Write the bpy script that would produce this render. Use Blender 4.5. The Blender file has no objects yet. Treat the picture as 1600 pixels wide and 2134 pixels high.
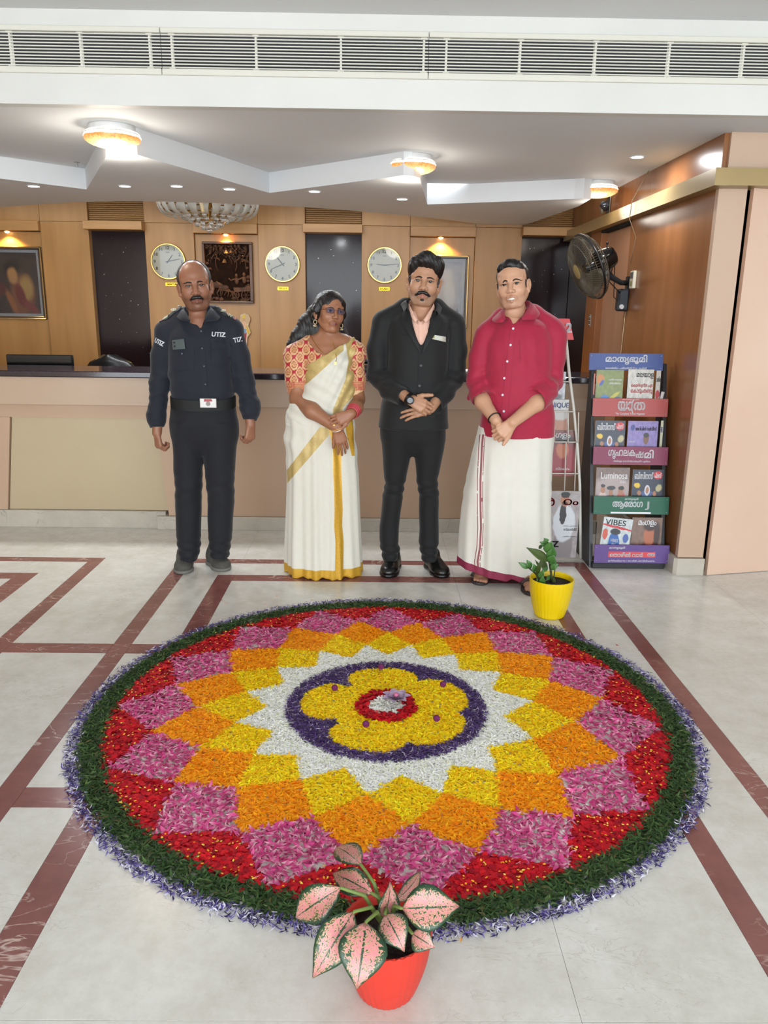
import bpy, math, random
import numpy as np
from mathutils import Vector, Matrix
random.seed(7); rng = np.random.default_rng(11)
S = bpy.context.scene; COL = S.collection
PI = math.pi

# ------------------------------------------------------------------ camera
FPX, CX, CY, CAMH = 1620.0, 800.0, 1067.0, 1.45
_vY = np.array([-13.0, -419.0, 1620.0]); _vY /= np.linalg.norm(_vY)
_vX = np.array([1.0, .0105, (13 + 419 * .0105) / 1620]); _vX /= np.linalg.norm(_vX)
_vZ = np.cross(_vX, _vY); _vZ = -_vZ if _vZ[1] > 0 else _vZ
RW = np.stack([_vX, _vY, _vZ]); CAMP = np.array([0, 0, CAMH])
cam = bpy.data.objects.new('camera', bpy.data.cameras.new('camera')); COL.objects.link(cam); S.camera = cam
cam.data.sensor_fit = 'VERTICAL'; cam.data.sensor_height = 36.0; cam.data.lens = FPX / 2134 * 36.0
cam.data.clip_start = .05
_M = Matrix.Identity(4)
for i in range(3):
    _M[i][0], _M[i][1], _M[i][2] = RW[i, 0], -RW[i, 1], -RW[i, 2]
_M[2][3] = CAMH
cam.matrix_world = _M

# ------------------------------------------------------------------ world, daylight, exposure
W = bpy.data.worlds.new('daylight'); S.world = W; W.use_nodes = True
bg = W.node_tree.nodes['Background']; bg.inputs[0].default_value = (.89, .955, 1.0, 1); bg.inputs[1].default_value = 5.1
def area(name, loc, rot, sx, sy, energy, color=(1, 1, 1), portal=False):
    l = bpy.data.lights.new(name, 'AREA'); l.shape = 'RECTANGLE'; l.size = sx; l.size_y = sy; l.energy = energy; l.color = color
    if portal: l.cycles.is_portal = True
    o = bpy.data.objects.new(name, l); COL.objects.link(o); o.location = loc; o.rotation_euler = rot
    return o
area('entrance_portal', (0, -3.95, 1.5), (-PI / 2 + PI, 0, 0), 9.6, 3.0, 1, portal=True)
S.view_settings.view_transform = 'Standard'; S.view_settings.look = 'None'
S.view_settings.exposure = 0.70; S.view_settings.gamma = 1.0; S.view_settings.use_curve_mapping = False

# ------------------------------------------------------------------ helpers
ALB = .76
def lin(c, k=ALB):
    c = np.array(c[:3], float) / 255.0
    return tuple(k * np.where(c <= .04045, c / 12.92, ((c + .055) / 1.055) ** 2.4)) + (1.0,)
def ray(u, v): return RW @ np.array([u - CX, v - CY, FPX])
def ony(u, v, y): d = ray(u, v); return CAMP + d * (y / d[1])
def onz(u, v, z=0.0): d = ray(u, v); return CAMP + d * ((z - CAMH) / d[2])

MATS = {}
def mat(name, rgb, rough=.5, metal=0.0, spec=.5, rgb2=None, nscale=4.0, nstretch=(1, 1, 1), ndetail=4.0, ramp=(.35, .65), bump=0.0, bscale=None, emit=0.0, trans=0.0, coat=0.0, attr=None, sheen=0.0, ior=1.45, bstretch=None):
    if name in MATS: return MATS[name]
    m = bpy.data.materials.new(name); m.use_nodes = True; nt = m.node_tree; b = nt.nodes['Principled BSDF']
    I = b.inputs
    I['Base Color'].default_value = lin(rgb); I['Roughness'].default_value = rough; I['Metallic'].default_value = metal
    I['Specular IOR Level'].default_value = spec; I['Transmission Weight'].default_value = trans; I['Coat Weight'].default_value = coat; I['IOR'].default_value = ior
    if coat: I['Coat Roughness'].default_value = .08
    if sheen: I['Sheen Weight'].default_value = sheen
    if emit:
        I['Emission Color'].default_value = lin(rgb); I['Emission Strength'].default_value = emit
    tc = nt.nodes.new('ShaderNodeTexCoord')
    def noise(scale, stretch, detail):
        mp = nt.nodes.new('ShaderNodeMapping'); mp.inputs['Scale'].default_value = stretch
        nt.links.new(tc.outputs['Object'], mp.inputs[0])
        n = nt.nodes.new('ShaderNodeTexNoise'); n.inputs['Scale'].default_value = scale; n.inputs['Detail'].default_value = detail
        nt.links.new(mp.outputs[0], n.inputs['Vector']); return n
    src = None
    if attr:
        a = nt.nodes.new('ShaderNodeAttribute'); a.attribute_name = attr; src = a.outputs['Color']
    if rgb2 is not None:
        n = noise(nscale, nstretch, ndetail); r = nt.nodes.new('ShaderNodeValToRGB')
        r.color_ramp.elements[0].position = ramp[0]; r.color_ramp.elements[1].position = ramp[1]
        r.color_ramp.elements[0].color = lin(rgb); r.color_ramp.elements[1].color = lin(rgb2)
        nt.links.new(n.outputs['Fac'], r.inputs[0])
        if src is not None:
            mx = nt.nodes.new('ShaderNodeMix'); mx.data_type = 'RGBA'; mx.blend_type = 'MULTIPLY'; mx.inputs[0].default_value = 1.0
            nt.links.new(src, mx.inputs[6]); nt.links.new(r.outputs[0], mx.inputs[7]); src = mx.outputs[2]
        else: src = r.outputs[0]
    if src is not None:
        nt.links.new(src, I['Base Color'])
        if emit: nt.links.new(src, I['Emission Color'])
    if bump:
        n = noise(bscale or nscale, bstretch or nstretch, 5.0); bp = nt.nodes.new('ShaderNodeBump'); bp.inputs['Strength'].default_value = bump; bp.inputs['Distance'].default_value = .01
        nt.links.new(n.outputs['Fac'], bp.inputs['Height']); nt.links.new(bp.outputs[0], I['Normal'])
    MATS[name] = m
    return m

class MB:
    "collects plain geometry; build() links it as ONE mesh object"
    def __init__(s): s.v = []; s.f = []; s.n = 0
    def add(s, v, f):
        v = np.asarray(v, float).reshape(-1, 3); s.v.append(v); s.f += [tuple(int(i) + s.n for i in q) for q in f]; s.n += len(v); return s
    def box(s, lo, hi, bev=0.0):
        lo = np.minimum(lo, hi).astype(float); hi2 = np.maximum(lo, hi).astype(float)
        lo, hi = np.array(lo), np.array(hi2)
        b = min(bev, (hi - lo).min() * .49)
        if b <= 0:
            v = [(x, y, z) for x in (lo[0], hi[0]) for y in (lo[1], hi[1]) for z in (lo[2], hi[2])]
            return s.add(v, [(0, 1, 3, 2), (4, 6, 7, 5), (0, 4, 5, 1), (2, 3, 7, 6), (0, 2, 6, 4), (1, 5, 7, 3)])
        v = []; idx = {}
        for sx in (0, 1):
            for sy in (0, 1):
                for sz in (0, 1):
                    c = [hi[0] if sx else lo[0], hi[1] if sy else lo[1], hi[2] if sz else lo[2]]
                    for a in range(3):
                        p = list(c)
                        for k in range(3):
                            if k != a: p[k] += -b if (sx, sy, sz)[k] else b
                        idx[(sx, sy, sz, a)] = len(v); v.append(p)
        f = []
        for a in range(3):
            o = [k for k in range(3) if k != a]
            for sa in (0, 1):
                q = []
                for (i, j) in ((0, 0), (1, 0), (1, 1), (0, 1)):
                    c = [0, 0, 0]; c[a] = sa; c[o[0]] = i; c[o[1]] = j; q.append(idx[(*c, a)])
                f.append(q if (sa == 1) != (a == 1) else q[::-1])
            for i in (0, 1):
                for j in (0, 1):
                    q = []
                    for sa in (0, 1):
                        c = [0, 0, 0]; c[a] = sa; c[o[0]] = i; c[o[1]] = j
                        q.append((idx[(*c, o[0])], idx[(*c, o[1])]))
                    f.append((q[0][0], q[0][1], q[1][1], q[1][0]))
        for sx in (0, 1):
            for sy in (0, 1):
                for sz in (0, 1): f.append(tuple(idx[(sx, sy, sz, a)] for a in range(3)))
        return s.add(v, f)
    def quadbox(s, base, off):
        "prism: polygon base (list of 3-D points) extruded by vector off"
        b = np.asarray(base, float); n = len(b); v = np.vstack([b, b + np.asarray(off, float)])
        return s.add(v, [tuple(range(n)), tuple(range(2 * n - 1, n - 1, -1))] + [(i, (i + 1) % n, n + (i + 1) % n, n + i) for i in range(n)])
    def rings(s, R, closed=True, cap=True):
        R = [np.asarray(r, float) for r in R]; n = len(R[0]); m = len(R); v = np.vstack(R); f = []
        for i in range(m - 1):
            for j in range(n if closed else n - 1):
                k = (j + 1) % n; f.append((i * n + j, i * n + k, (i + 1) * n + k, (i + 1) * n + j))
        if cap and closed: f.append(tuple(range(n - 1, -1, -1))); f.append(tuple((m - 1) * n + j for j in range(n)))
        return s.add(v, f)
    def lathe(s, prof, c=(0, 0, 0), n=32, axis=(0, 0, 1), cap=True):
        ax = np.array(axis, float); ax /= np.linalg.norm(ax); t = np.array([1, 0, 0]) if abs(ax[0]) < .9 else np.array([0, 1, 0])
        u = np.cross(ax, t); u /= np.linalg.norm(u); w = np.cross(ax, u); a = np.arange(n) * 2 * PI / n
        return s.rings([np.array(c) + ax * z + r * (np.cos(a)[:, None] * u + np.sin(a)[:, None] * w) for r, z in prof], cap=cap)
    def tube(s, P, r, n=8, cap=True):
        P = np.asarray(P, float); m = len(P); r = np.broadcast_to(r, (m,)); T = np.gradient(P, axis=0); T /= np.linalg.norm(T, axis=1)[:, None] + 1e-12
        u = np.cross(T[0], (0, 0, 1)); u = u if np.linalg.norm(u) > .1 else np.cross(T[0], (0, 1, 0)); R = []; a = np.arange(n) * 2 * PI / n
        for i in range(m):
            u = u - T[i] * (u @ T[i]); u /= np.linalg.norm(u) + 1e-12; w = np.cross(T[i], u)
            R.append(P[i] + r[i] * (np.cos(a)[:, None] * u + np.sin(a)[:, None] * w))
        return s.rings(R, cap=cap)
    def ball(s, c, r, n=12, m=8, scl=(1, 1, 1)):
        a = np.arange(n) * 2 * PI / n; R = []
        for i in range(1, m):
            t = PI * i / m; R.append(np.array(c) + r * np.array(scl) * np.stack([np.sin(t) * np.cos(a), np.sin(t) * np.sin(a), np.full(n, math.cos(t))], 1))
        k = s.n; s.rings(R, cap=False); f = [(k + j, k + (j + 1) % n, s.n) for j in range(n)]
        s.v.append(np.array([np.array(c) + r * np.array(scl) * (0, 0, 1), np.array(c) - r * np.array(scl) * (0, 0, 1)])); b = k + (m - 2) * n
        s.f += [(q[1], q[0], q[2]) for q in f] + [(b + j, b + (j + 1) % n, s.n + 1) for j in range(n)]; s.n += 2; return s
    def grid(s, P):
        "P: (m,n,3) array of points"
        P = np.asarray(P, float); m, n = P.shape[:2]
        return s.add(P.reshape(-1, 3), [(i * n + j, i * n + j + 1, (i + 1) * n + j + 1, (i + 1) * n + j) for i in range(m - 1) for j in range(n - 1)])
    def build(s, name, material, parent=None, smooth=False, loc=None, sharp=None):
        return link(name, np.vstack(s.v), s.f, material, parent, smooth, loc, sharp)

def link(name, v, f, material, parent=None, smooth=False, loc=None, sharp=None, attr=None):
    v = np.asarray(v, float)
    if parent is not None: v = v - np.array(parent.get('_org', (0, 0, 0)))
    if loc is not None: v = v - np.array(loc)
    me = bpy.data.meshes.new(name)
    if isinstance(f, np.ndarray):
        k = f.shape[1]; nf = len(f); me.vertices.add(len(v)); me.vertices.foreach_set('co', v.astype(np.float32).ravel())
        me.loops.add(nf * k); me.loops.foreach_set('vertex_index', f.astype(np.int32).ravel())
        me.polygons.add(nf); me.polygons.foreach_set('loop_start', np.arange(0, nf * k, k, dtype=np.int32)); me.update(calc_edges=True); me.validate()
    else:
        me.from_pydata(v.tolist(), [], f)
        import bmesh
        bm = bmesh.new(); bm.from_mesh(me); bmesh.ops.recalc_face_normals(bm, faces=bm.faces); bm.to_mesh(me); bm.free()
    if smooth:
        me.polygons.foreach_set('use_smooth', np.ones(len(me.polygons), dtype=bool))
        if sharp is not None: me.set_sharp_from_angle(angle=math.radians(sharp))
    if attr is not None:
        a = me.color_attributes.new('Col', 'FLOAT_COLOR', 'POINT'); c = np.ones((len(v), 4), np.float32); c[:, :3] = attr; a.data.foreach_set('color', c.ravel())
    me.materials.append(material)
    o = bpy.data.objects.new(name, me); COL.objects.link(o)
    if parent is not None: o.parent = parent
    if loc is not None: o.location = loc
    return o
def tag(o, label=None, cat=None, group=None, kind=None):
    for k, x in (('label', label), ('category', cat), ('group', group), ('kind', kind)):
        if x: o[k] = x
    return o
def thing(name, label, cat, loc=(0, 0, 0), group=None, kind=None):
    o = bpy.data.objects.new(name, None); COL.objects.link(o); o.location = loc; o.empty_display_size = .1
    o['_org'] = [float(x) for x in loc]
    return tag(o, label, cat, group, kind)
def box(name, lo, hi, m, parent=None, bev=0.0):
    if parent is None:      # top-level box: origin at its base
        c = ((lo[0] + hi[0]) / 2, (lo[1] + hi[1]) / 2, min(lo[2], hi[2])); return MB().box(lo, hi, bev).build(name, m, None, loc=c)
    return MB().box(lo, hi, bev).build(name, m, parent)
def struct(o): o['kind'] = 'structure'; return o
def copytree(o, parent=None):
    c = o.copy(); COL.objects.link(c); c.parent = parent
    for ch in o.children: copytree(ch, c)
    return c

# ---- flat lettering: outlines of the default font filled by scan lines (robust for overlapping strokes)
_tc = {}
def glyph_runs(body, rows=44):
    if (body, rows) in _tc: return _tc[(body, rows)]
    cu = bpy.data.curves.new('lettering', 'FONT'); cu.body = body; cu.fill_mode = 'NONE'; cu.resolution_u = 4
    ob = bpy.data.objects.new('lettering', cu); COL.objects.link(ob)
    me = ob.to_mesh(); n = len(me.vertices); v = np.zeros(n * 3); me.vertices.foreach_get('co', v); v = v.reshape(-1, 3)[:, :2]
    e = np.zeros(len(me.edges) * 2, int); me.edges.foreach_get('vertices', e); e = e.reshape(-1, 2)
    ob.to_mesh_clear(); bpy.data.objects.remove(ob); bpy.data.curves.remove(cu)
    lo, hi = v.min(0), v.max(0); H = hi[1] - lo[1]; runs = []
    # orient edges along each loop
    a, b = v[e[:, 0]], v[e[:, 1]]
    for r in range(rows):
        y = lo[1] + (r + .5) * H / rows
        m = (a[:, 1] <= y) != (b[:, 1] <= y)
        aa, bb = a[m], b[m]; t = (y - aa[:, 1]) / (bb[:, 1] - aa[:, 1]); xs = aa[:, 0] + t * (bb[:, 0] - aa[:, 0]); w = np.where(bb[:, 1] > aa[:, 1], 1, -1)
        o = np.argsort(xs); k = 0; st = None
        for i in o:
            if k == 0: st = xs[i]
            k += w[i]
            if k == 0: runs.append((r, st, xs[i]))
    _tc[(body, rows)] = (np.array(runs), lo, hi, rows)
    return _tc[(body, rows)]
def text_geo(body, height=None, width=None, bold=0.0, rows=44):
    "returns verts (x,z in 0-centred box) and faces"
    runs, lo, hi, rows = glyph_runs(body, rows); w0, h0 = hi - lo
    sy = height / h0 if height else width / w0; sx = width / w0 if width else sy
    V = []; F = []; dy = (hi[1] - lo[1]) / rows * sy
    for r, x0, x1 in runs:
        X0 = (x0 - (lo[0] + hi[0]) / 2) * sx - bold; X1 = (x1 - (lo[0] + hi[0]) / 2) * sx + bold; Z = -h0 * sy / 2 + r * dy
        k = len(V); V += [(X0, Z - bold * .6), (X1, Z - bold * .6), (X1, Z + dy * 1.02 + bold * .6), (X0, Z + dy * 1.02 + bold * .6)]; F.append((k, k + 1, k + 2, k + 3))
    return np.array(V), F
def text(name, body, c, ux, uz, material, parent, height=None, width=None, bold=0.0, lift=.0006, wrap=None, rows=44):
    "flat print centred at c with right vector ux, up vector uz"
    V, F = text_geo(body, height, width, bold, rows); ux = np.array(ux, float); uz = np.array(uz, float); ux /= np.linalg.norm(ux); uz /= np.linalg.norm(uz)
    n = np.cross(ux, uz)
    P = np.array(c) + V[:, :1] * ux + V[:, 1:] * uz + n * lift
    if wrap is not None: P = wrap(P)
    return link(name, P, np.array(F), material, parent)

# ------------------------------------------------------------------ materials of the place
M_white = mat('white_paint', (236, 235, 230), .6, rgb2=(228, 227, 222), nscale=1.5)
M_ceil = mat('ceiling_paint', (242, 244, 246), .7, rgb2=(236, 238, 240), nscale=.8)
M_alu = mat('cream_aluminium', (233, 230, 218), .35, metal=.0)
M_black = mat('black_void', (10, 9, 12), .9)
def marble(name, c1, c2, vein, rough, scale):
    if name in MATS: return MATS[name]
    m = bpy.data.materials.new(name); m.use_nodes = True; nt = m.node_tree; b = nt.nodes['Principled BSDF']; b.inputs['Roughness'].default_value = rough; b.inputs['Specular IOR Level'].default_value = .5
    tc = nt.nodes.new('ShaderNodeTexCoord'); L = nt.links
    n1 = nt.nodes.new('ShaderNodeTexNoise'); n1.inputs['Scale'].default_value = scale; n1.inputs['Detail'].default_value = 10; n1.inputs['Roughness'].default_value = .72; L.new(tc.outputs['Object'], n1.inputs['Vector'])
    r1 = nt.nodes.new('ShaderNodeValToRGB'); r1.color_ramp.elements[0].position = .36; r1.color_ramp.elements[1].position = .64; r1.color_ramp.elements[0].color = lin(c1); r1.color_ramp.elements[1].color = lin(c2); L.new(n1.outputs[0], r1.inputs[0])
    mp = nt.nodes.new('ShaderNodeMapping'); mp.inputs['Scale'].default_value = (1, 2.2, 1); mp.inputs['Rotation'].default_value = (0, 0, .5); L.new(tc.outputs['Object'], mp.inputs[0])
    n2 = nt.nodes.new('ShaderNodeTexNoise'); n2.inputs['Scale'].default_value = scale * 1.1; n2.inputs['Detail'].default_value = 5; n2.inputs['Distortion'].default_value = 1.2; L.new(mp.outputs[0], n2.inputs['Vector'])
    r2 = nt.nodes.new('ShaderNodeValToRGB'); e = r2.color_ramp.elements; e[0].position = .488; e[0].color = (0, 0, 0, 1); e[1].position = .5; e[1].color = (1, 1, 1, 1); x = e.new(.512); x.color = (0, 0, 0, 1); L.new(n2.outputs[0], r2.inputs[0])
    mx = nt.nodes.new('ShaderNodeMix'); mx.data_type = 'RGBA'; mx.inputs[7].default_value = lin(vein); L.new(r1.outputs[0], mx.inputs[6])
    n3 = nt.nodes.new('ShaderNodeTexNoise'); n3.inputs['Scale'].default_value = scale * .6; L.new(tc.outputs['Object'], n3.inputs['Vector'])
    mm = nt.nodes.new('ShaderNodeMath'); mm.operation = 'MULTIPLY'; L.new(r2.outputs[0], mm.inputs[0]); r3 = nt.nodes.new('ShaderNodeValToRGB'); r3.color_ramp.elements[0].position = .45; r3.color_ramp.elements[1].position = .6; L.new(n3.outputs[0], r3.inputs[0]); L.new(r3.outputs[0], mm.inputs[1]); L.new(mm.outputs[0], mx.inputs[0]); L.new(mx.outputs[2], b.inputs['Base Color'])
    MATS[name] = m; return m
M_cream = marble('cream_marble', (234, 233, 226), (216, 212, 202), (206, 200, 190), .22, 8.0)
M_maroon = marble('maroon_marble', (150, 94, 88), (126, 78, 74), (214, 190, 180), .22, 4.0)
M_plinth = marble('plinth_marble', (206, 198, 184), (190, 182, 168), (165, 156, 145), .3, 4.0)
M_grout = mat('grout', (140, 132, 122), .8)
M_wood = mat('honey_veneer', (190, 140, 80), .38, rgb2=(174, 124, 66), nscale=2.2, nstretch=(5, 5, .5), ramp=(.3, .7))
M_wood2 = mat('honey_veneer_trim', (196, 146, 88), .4, rgb2=(180, 130, 74), nscale=3, nstretch=(.5, 5, 5))
M_groove = mat('grooved_veneer', (172, 124, 64), .5, rgb2=(150, 106, 54), nscale=3, nstretch=(.5, 5, 8))
M_brown = mat('brown_veneer', (158, 104, 64), .24, rgb2=(138, 88, 52), nscale=1.6, nstretch=(4, 4, .5), ramp=(.3, .7))
M_brown2 = mat('brown_veneer_pale', (190, 146, 116), .35, rgb2=(178, 132, 102), nscale=1.6, nstretch=(4, 4, .5))
M_peach = mat('peach_laminate', (212, 182, 158), .42, rgb2=(205, 173, 148), nscale=1.2)
M_peachm = mat('peach_sheen_panel', (242, 210, 188), .28, metal=.1, rgb2=(236, 200, 176), nscale=1.1)
M_fascia = mat('fascia_laminate', (205, 180, 156), .35, rgb2=(200, 172, 147), nscale=.9)
M_cpan = mat('cream_laminate', (202, 184, 150), .33, rgb2=(195, 174, 140), nscale=.8)
M_desk = mat('desk_front_laminate', (206, 174, 146), .4, rgb2=(198, 164, 136), nscale=.9)
M_olive = mat('brass_band', (176, 152, 104), .32, metal=.35, rgb2=(164, 140, 94), nscale=1.2)
M_gran = mat('dark_granite', (40, 26, 29), .12, spec=.3, rgb2=(34, 22, 26), nscale=60)
M_ctop = mat('purple_granite', (52, 42, 52), .1, spec=.6, rgb2=(40, 32, 40), nscale=90)
# ------------------------------------------------------------------ floor: grout bed, cream slabs, maroon strips
flo = struct(box('floor', (-5, -4, -.06), (5, 7.6, -.0105), M_grout)); flo['_org'] = [0, 1.8, -.06]; flo['label'] = 'cream marble floor with maroon inlaid strips'
XC = [-5, -4.3, -3.2, -2.6, -2.0, -1.89, -1.69, -1.61, -1.16, -1.08, -.885, -.79, .447, .90, .975, 1.18, 1.255, 1.9, 2.7, 3.6, 4.4, 5]
YC = [-4, -3.2, -2.4, -1.6, -.8, 0, .7, 1.318, 2.037, 2.138, 3.115, 3.215, 4.06, 4.16, 4.365, 4.445, 5.1, 5.9, 6.8, 7.6]
def is_maroon(x, y):
    if -1.69 < x < -1.61 and y < 4.445: return True
    if -1.16 < x < -1.08 and y < 4.445: return True
    if -.885 < x < -.79 and y < 4.16: return True
    if .90 < x < .975 and y < 4.16: return True
    if 1.18 < x < 1.255 and y < 4.445: return True
    if -2.0 < x < -1.89 and y < 4.16: return True
    if 4.365 < y < 4.445 and (x < -1.61 or -1.16 < x < 1.255): return True
    if 4.06 < y < 4.16 and (x < -1.89 or -.885 < x < .975): return True
    if 3.115 < y < 3.215 and -1.69 < x < -.79: return True
    if 2.037 < y < 2.138 and -1.16 < x < -.79: return True
    return False
nx, ny = len(XC) - 1, len(YC) - 1
G = np.array([[is_maroon((XC[i] + XC[i + 1]) / 2, (YC[j] + YC[j + 1]) / 2) for j in range(ny)] for i in range(nx)]); used = np.zeros_like(G)
for i in range(nx):
    for j in range(ny):
        if used[i, j]: continue
        i2 = i + 1; j2 = j + 1
        if G[i, j]:
            while j2 < ny and G[i, j2] and not used[i, j2] and YC[j2 + 1] - YC[j] < 2.2: j2 += 1
            if j2 == j + 1:
                while i2 < nx and G[i2, j] and not used[i2, j] and XC[i2 + 1] - XC[i] < 1.6 and not (j + 1 < ny and G[i2, j + 1]): i2 += 1
        else:
            while i2 < nx and not G[i2, j] and not used[i2, j] and XC[i2 + 1] - XC[i] < 1.3: i2 += 1
            while j2 < ny and not G[i:i2, j2].any() and not used[i:i2, j2].any() and YC[j2 + 1] - YC[j] < 1.3: j2 += 1
        used[i:i2, j:j2] = True; g = .0004
        c = ((XC[i] + XC[i2]) / 2, (YC[j] + YC[j2]) / 2, 0)
        o = MB().box((XC[i] + g, YC[j] + g, -.0105), (XC[i2] - g, YC[j2] - g, 0), .0003).build('marble_strip' if G[i, j] else 'marble_slab', M_maroon if G[i, j] else M_cream, flo)

# ------------------------------------------------------------------ ceilings
YB, ZS, ZL, ZM, YW, XR = 3.91, 2.344, 2.215, 2.73, 7.4, 1.74
struct(box('ceiling', (-5, -4, ZM), (5, YB + .02, ZM + .1), M_ceil))
# bulkhead beam: white face above and below the air grille
bk = struct(thing('trim_1', 'white bulkhead beam across the lobby ceiling', None, (0, YB, ZS)))
box('beam_face', (-5, YB, ZS), (5, YB + .06, 2.486), M_white, bk)
box('beam_face', (-5, YB, 2.655), (5, YB + .06, ZM), M_white, bk)
box('beam_back', (-4.99, YB + .3, ZS + .03), (4.99, YB + .34, ZM + .1), M_black, bk)
# soffits: upper one, lower one with zigzag front edge and curved back edge, recess ceiling
rec = [(-3.034, 6.664), (-2.6, 6.42), (-2.274, 6.27), (-1.95, 6.19), (-1.636, 6.174), (-1.216, 6.207), (-.88, 6.28), (-.551, 6.382), (-.3, 6.5), (-.035, 6.651), (.25, 6.84), (.537, 7.052), (.75, 7.24), (.912, YW)]
zig = [(-5, 4.9), (-2.35, 5.203), (-1.963, 5.61), (-1.43, 4.42), (-1.36, 4.36), (-1.25, 4.36), (-.742, 5.65), (.07, 4.93), (.14, 4.86), (.2, 4.88), (.24, 4.95), (.358, 6.12), (1.345, 5.72), (1.40, 5.68), (1.46, 5.72), (1.47, 6.1), (1.314, YW)]
back = [(-5, 7.0), (-3.6, 6.85)] + rec
lowpoly = zig + [(.912, YW)] + back[::-1][1:]
def slab(name, poly, z0, z1, m):
    c = np.mean(np.array(poly), 0); return MB().quadbox([(x, y, z0) for x, y in poly], (0, 0, z1 - z0)).build(name, m, None, loc=(c[0], c[1], z0))
struct(slab('ceiling', lowpoly, ZL, ZS + .02, M_ceil))
struct(slab('ceiling', [(-5, YB + .059), (5, YB + .059), (5, 4.3), (XR + .06, 4.3), (XR + .06, 6.05), (1.0, 6.0), (-5, 6.0)], ZS, ZS + .018, M_ceil))
struct(slab('ceiling', [(-5, 6.0), (1.0, 6.0), (XR + .06, 6.0), (XR + .06, YW + .1), (-5, YW + .1)], 2.66, 2.70, M_ceil))

# ------------------------------------------------------------------ air grille in the bulkhead
ag = thing('air_grille', 'long cream louvred air conditioning grille in the white bulkhead', 'vent', (0, YB - .012, 2.486))
xs_sec = [-5.0, -2.55, -.985, .217, 2.6, 5.0]
box('duct_back', (-5, YB + .22, 2.47), (5, YB + .24, 2.68), M_black, ag)
for k in range(len(xs_sec) - 1):
    x0, x1 = xs_sec[k] + .0015, xs_sec[k + 1] - .0015
    f = MB(); f.box((x0, YB - .012, 2.470), (x1, YB + .02, 2.496), .002); f.box((x0, YB - .012, 2.640), (x1, YB + .02, 2.662), .002)
    fr = f.build('grille_frame', M_alu, ag)
    for j in range(11):
        z = 2.5035 + j * .0131; box('louvre', (x0, YB - .002, z - .0022), (x1, YB + .003, z + .0022), M_alu, ag)
def mull(u, v): return ony(u, v, YB)[0]
for u in (22, 168, 312, 358, 533, 710, 883, 930, 1084, 1241, 1395, 1550): 
    x = mull(u, 115); box('mullion', (x - .0045, YB + .004, 2.496), (x + .0045, YB + .03, 2.640), M_alu, ag); 
    for z in (2.499, 2.637): box('clip', (x - .014, YB + .001, z - .004), (x + .014, YB + .01, z + .004), M_alu, ag)

# ------------------------------------------------------------------ back wall: plain shell with wood panels, dark panels, headers
wb = struct(thing('wall_back', 'honey veneer reception wall with dark glossy panels', None, (0, YW, 0)))
box('wall_core', (-5, YW + .12, 0), (2.4, YW + .2, 2.75), mat('core', (120, 90, 60), .8), wb)
def wp(name, x0, x1, z0, z1, y0, m, bev=.0015, th=.0): return box(name, (x0, y0, z0), (x1, YW + .125, z1), m, wb, bev)
bays = [(-5.0, -3.62, 0), (-3.03, -2.60, 0), (-2.10, -1.66, 0), (-1.085, -.66, 0), (-.152, .284, 0), (.874, 1.296, 0)]
for x0, x1, _ in bays:
    g = .0012
    wp('veneer_panel', x0 + g, x1 - g, 0, 2.188, YW, M_wood); wp('veneer_panel', x0 + g, x1 - g, 2.1905, 2.75, YW + .004, M_wood)
for x0, x1 in [(-3.62, -3.03), (-1.66, -1.085), (.284, .874)]:           # picture niches
    g = .001
    wp('niche_panel', x0 + g, x1 - g, 0, 2.10, YW + .035, M_wood); wp('veneer_panel', x0 + g, x1 - g, 2.1905, 2.75, YW + .004, M_wood)
    box('niche_header', (x0 + g, YW - .045, 2.104), (x1 - g, YW + .06, 2.188), M_wood2, wb, .003)
for x0, x1 in [(-2.60, -2.10), (-.66, -.152), (1.296, 1.80)]:            # dark glossy panels under grooved veneer
    wp('dark_panel', x0, x1, 0, 2.125, YW + .075, M_gran, 0)
    box('panel_header', (x0 - .012, YW - .11, 2.118), (x1 + .008, YW + .1, 2.19), M_wood2, wb, .003)
    wp('groove_back', x0, x1, 2.19, 2.75, YW + .05, M_groove, 0)
    z = 2.195
    while z < 2.74:
        box('groove_slat', (x0 + .002, YW + .03, z), (x1 - .002, YW + .06, z + .013), M_groove, wb, .003); z += .0175
# sparkling mica flecks set in the dark panels
fm = mat('mica_fleck', (225, 215, 205), .3, metal=.4)
for x0, x1 in [(-2.60, -2.10), (-.66, -.152), (1.296, 1.72)]:
    b = MB()
    for _ in range(26):
        x, z, r = random.uniform(x0 + .06, x1 - .03), random.uniform(.95, 2.08), random.choice([.0018, .0022, .003, .0045])
        b.add([(x - r, YW + .0742, z - r * .6), (x + r, YW + .0742, z - r * .5), (x + r * .2, YW + .0742, z + r)], [(0, 1, 2)])
    o = b.build('mica_flecks', fm, wb); o['kind'] = 'stuff'

# ------------------------------------------------------------------ right side wall, alcove, column, band, door panel
wr = struct(thing('wall_right', 'brown veneer side wall with brass band and recessed door', None, (XR, 5.6, 0)))
box('veneer_panel', (XR, 4.27, .1), (XR + .06, 5.66, 2.10), M_brown, wr, .002)
box('veneer_panel', (XR + .005, 4.27, 2.10), (XR + .06, 5.35, ZS + .01), M_brown, wr, .001)
box('veneer_panel', (XR + .005, 5.352, 2.10), (XR + .06, YW + .08, ZS + .2), M_brown, wr, .001)
box('alcove_panel', (XR + .05, 5.66, 0), (XR + .13, 6.42, 2.06), M_brown2, wr)
box('alcove_return', (XR + .0, 5.655, 0), (XR + .13, 5.665, 2.1), M_brown, wr)
box('alcove_soffit', (XR + .0, 5.66, 2.06), (XR + .13, 6.42, 2.10), M_black, wr)
fp = mat('door_frame_veneer', (168, 108, 62), .4, rgb2=(150, 94, 52), nscale=3, nstretch=(4, 4, .5))
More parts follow.
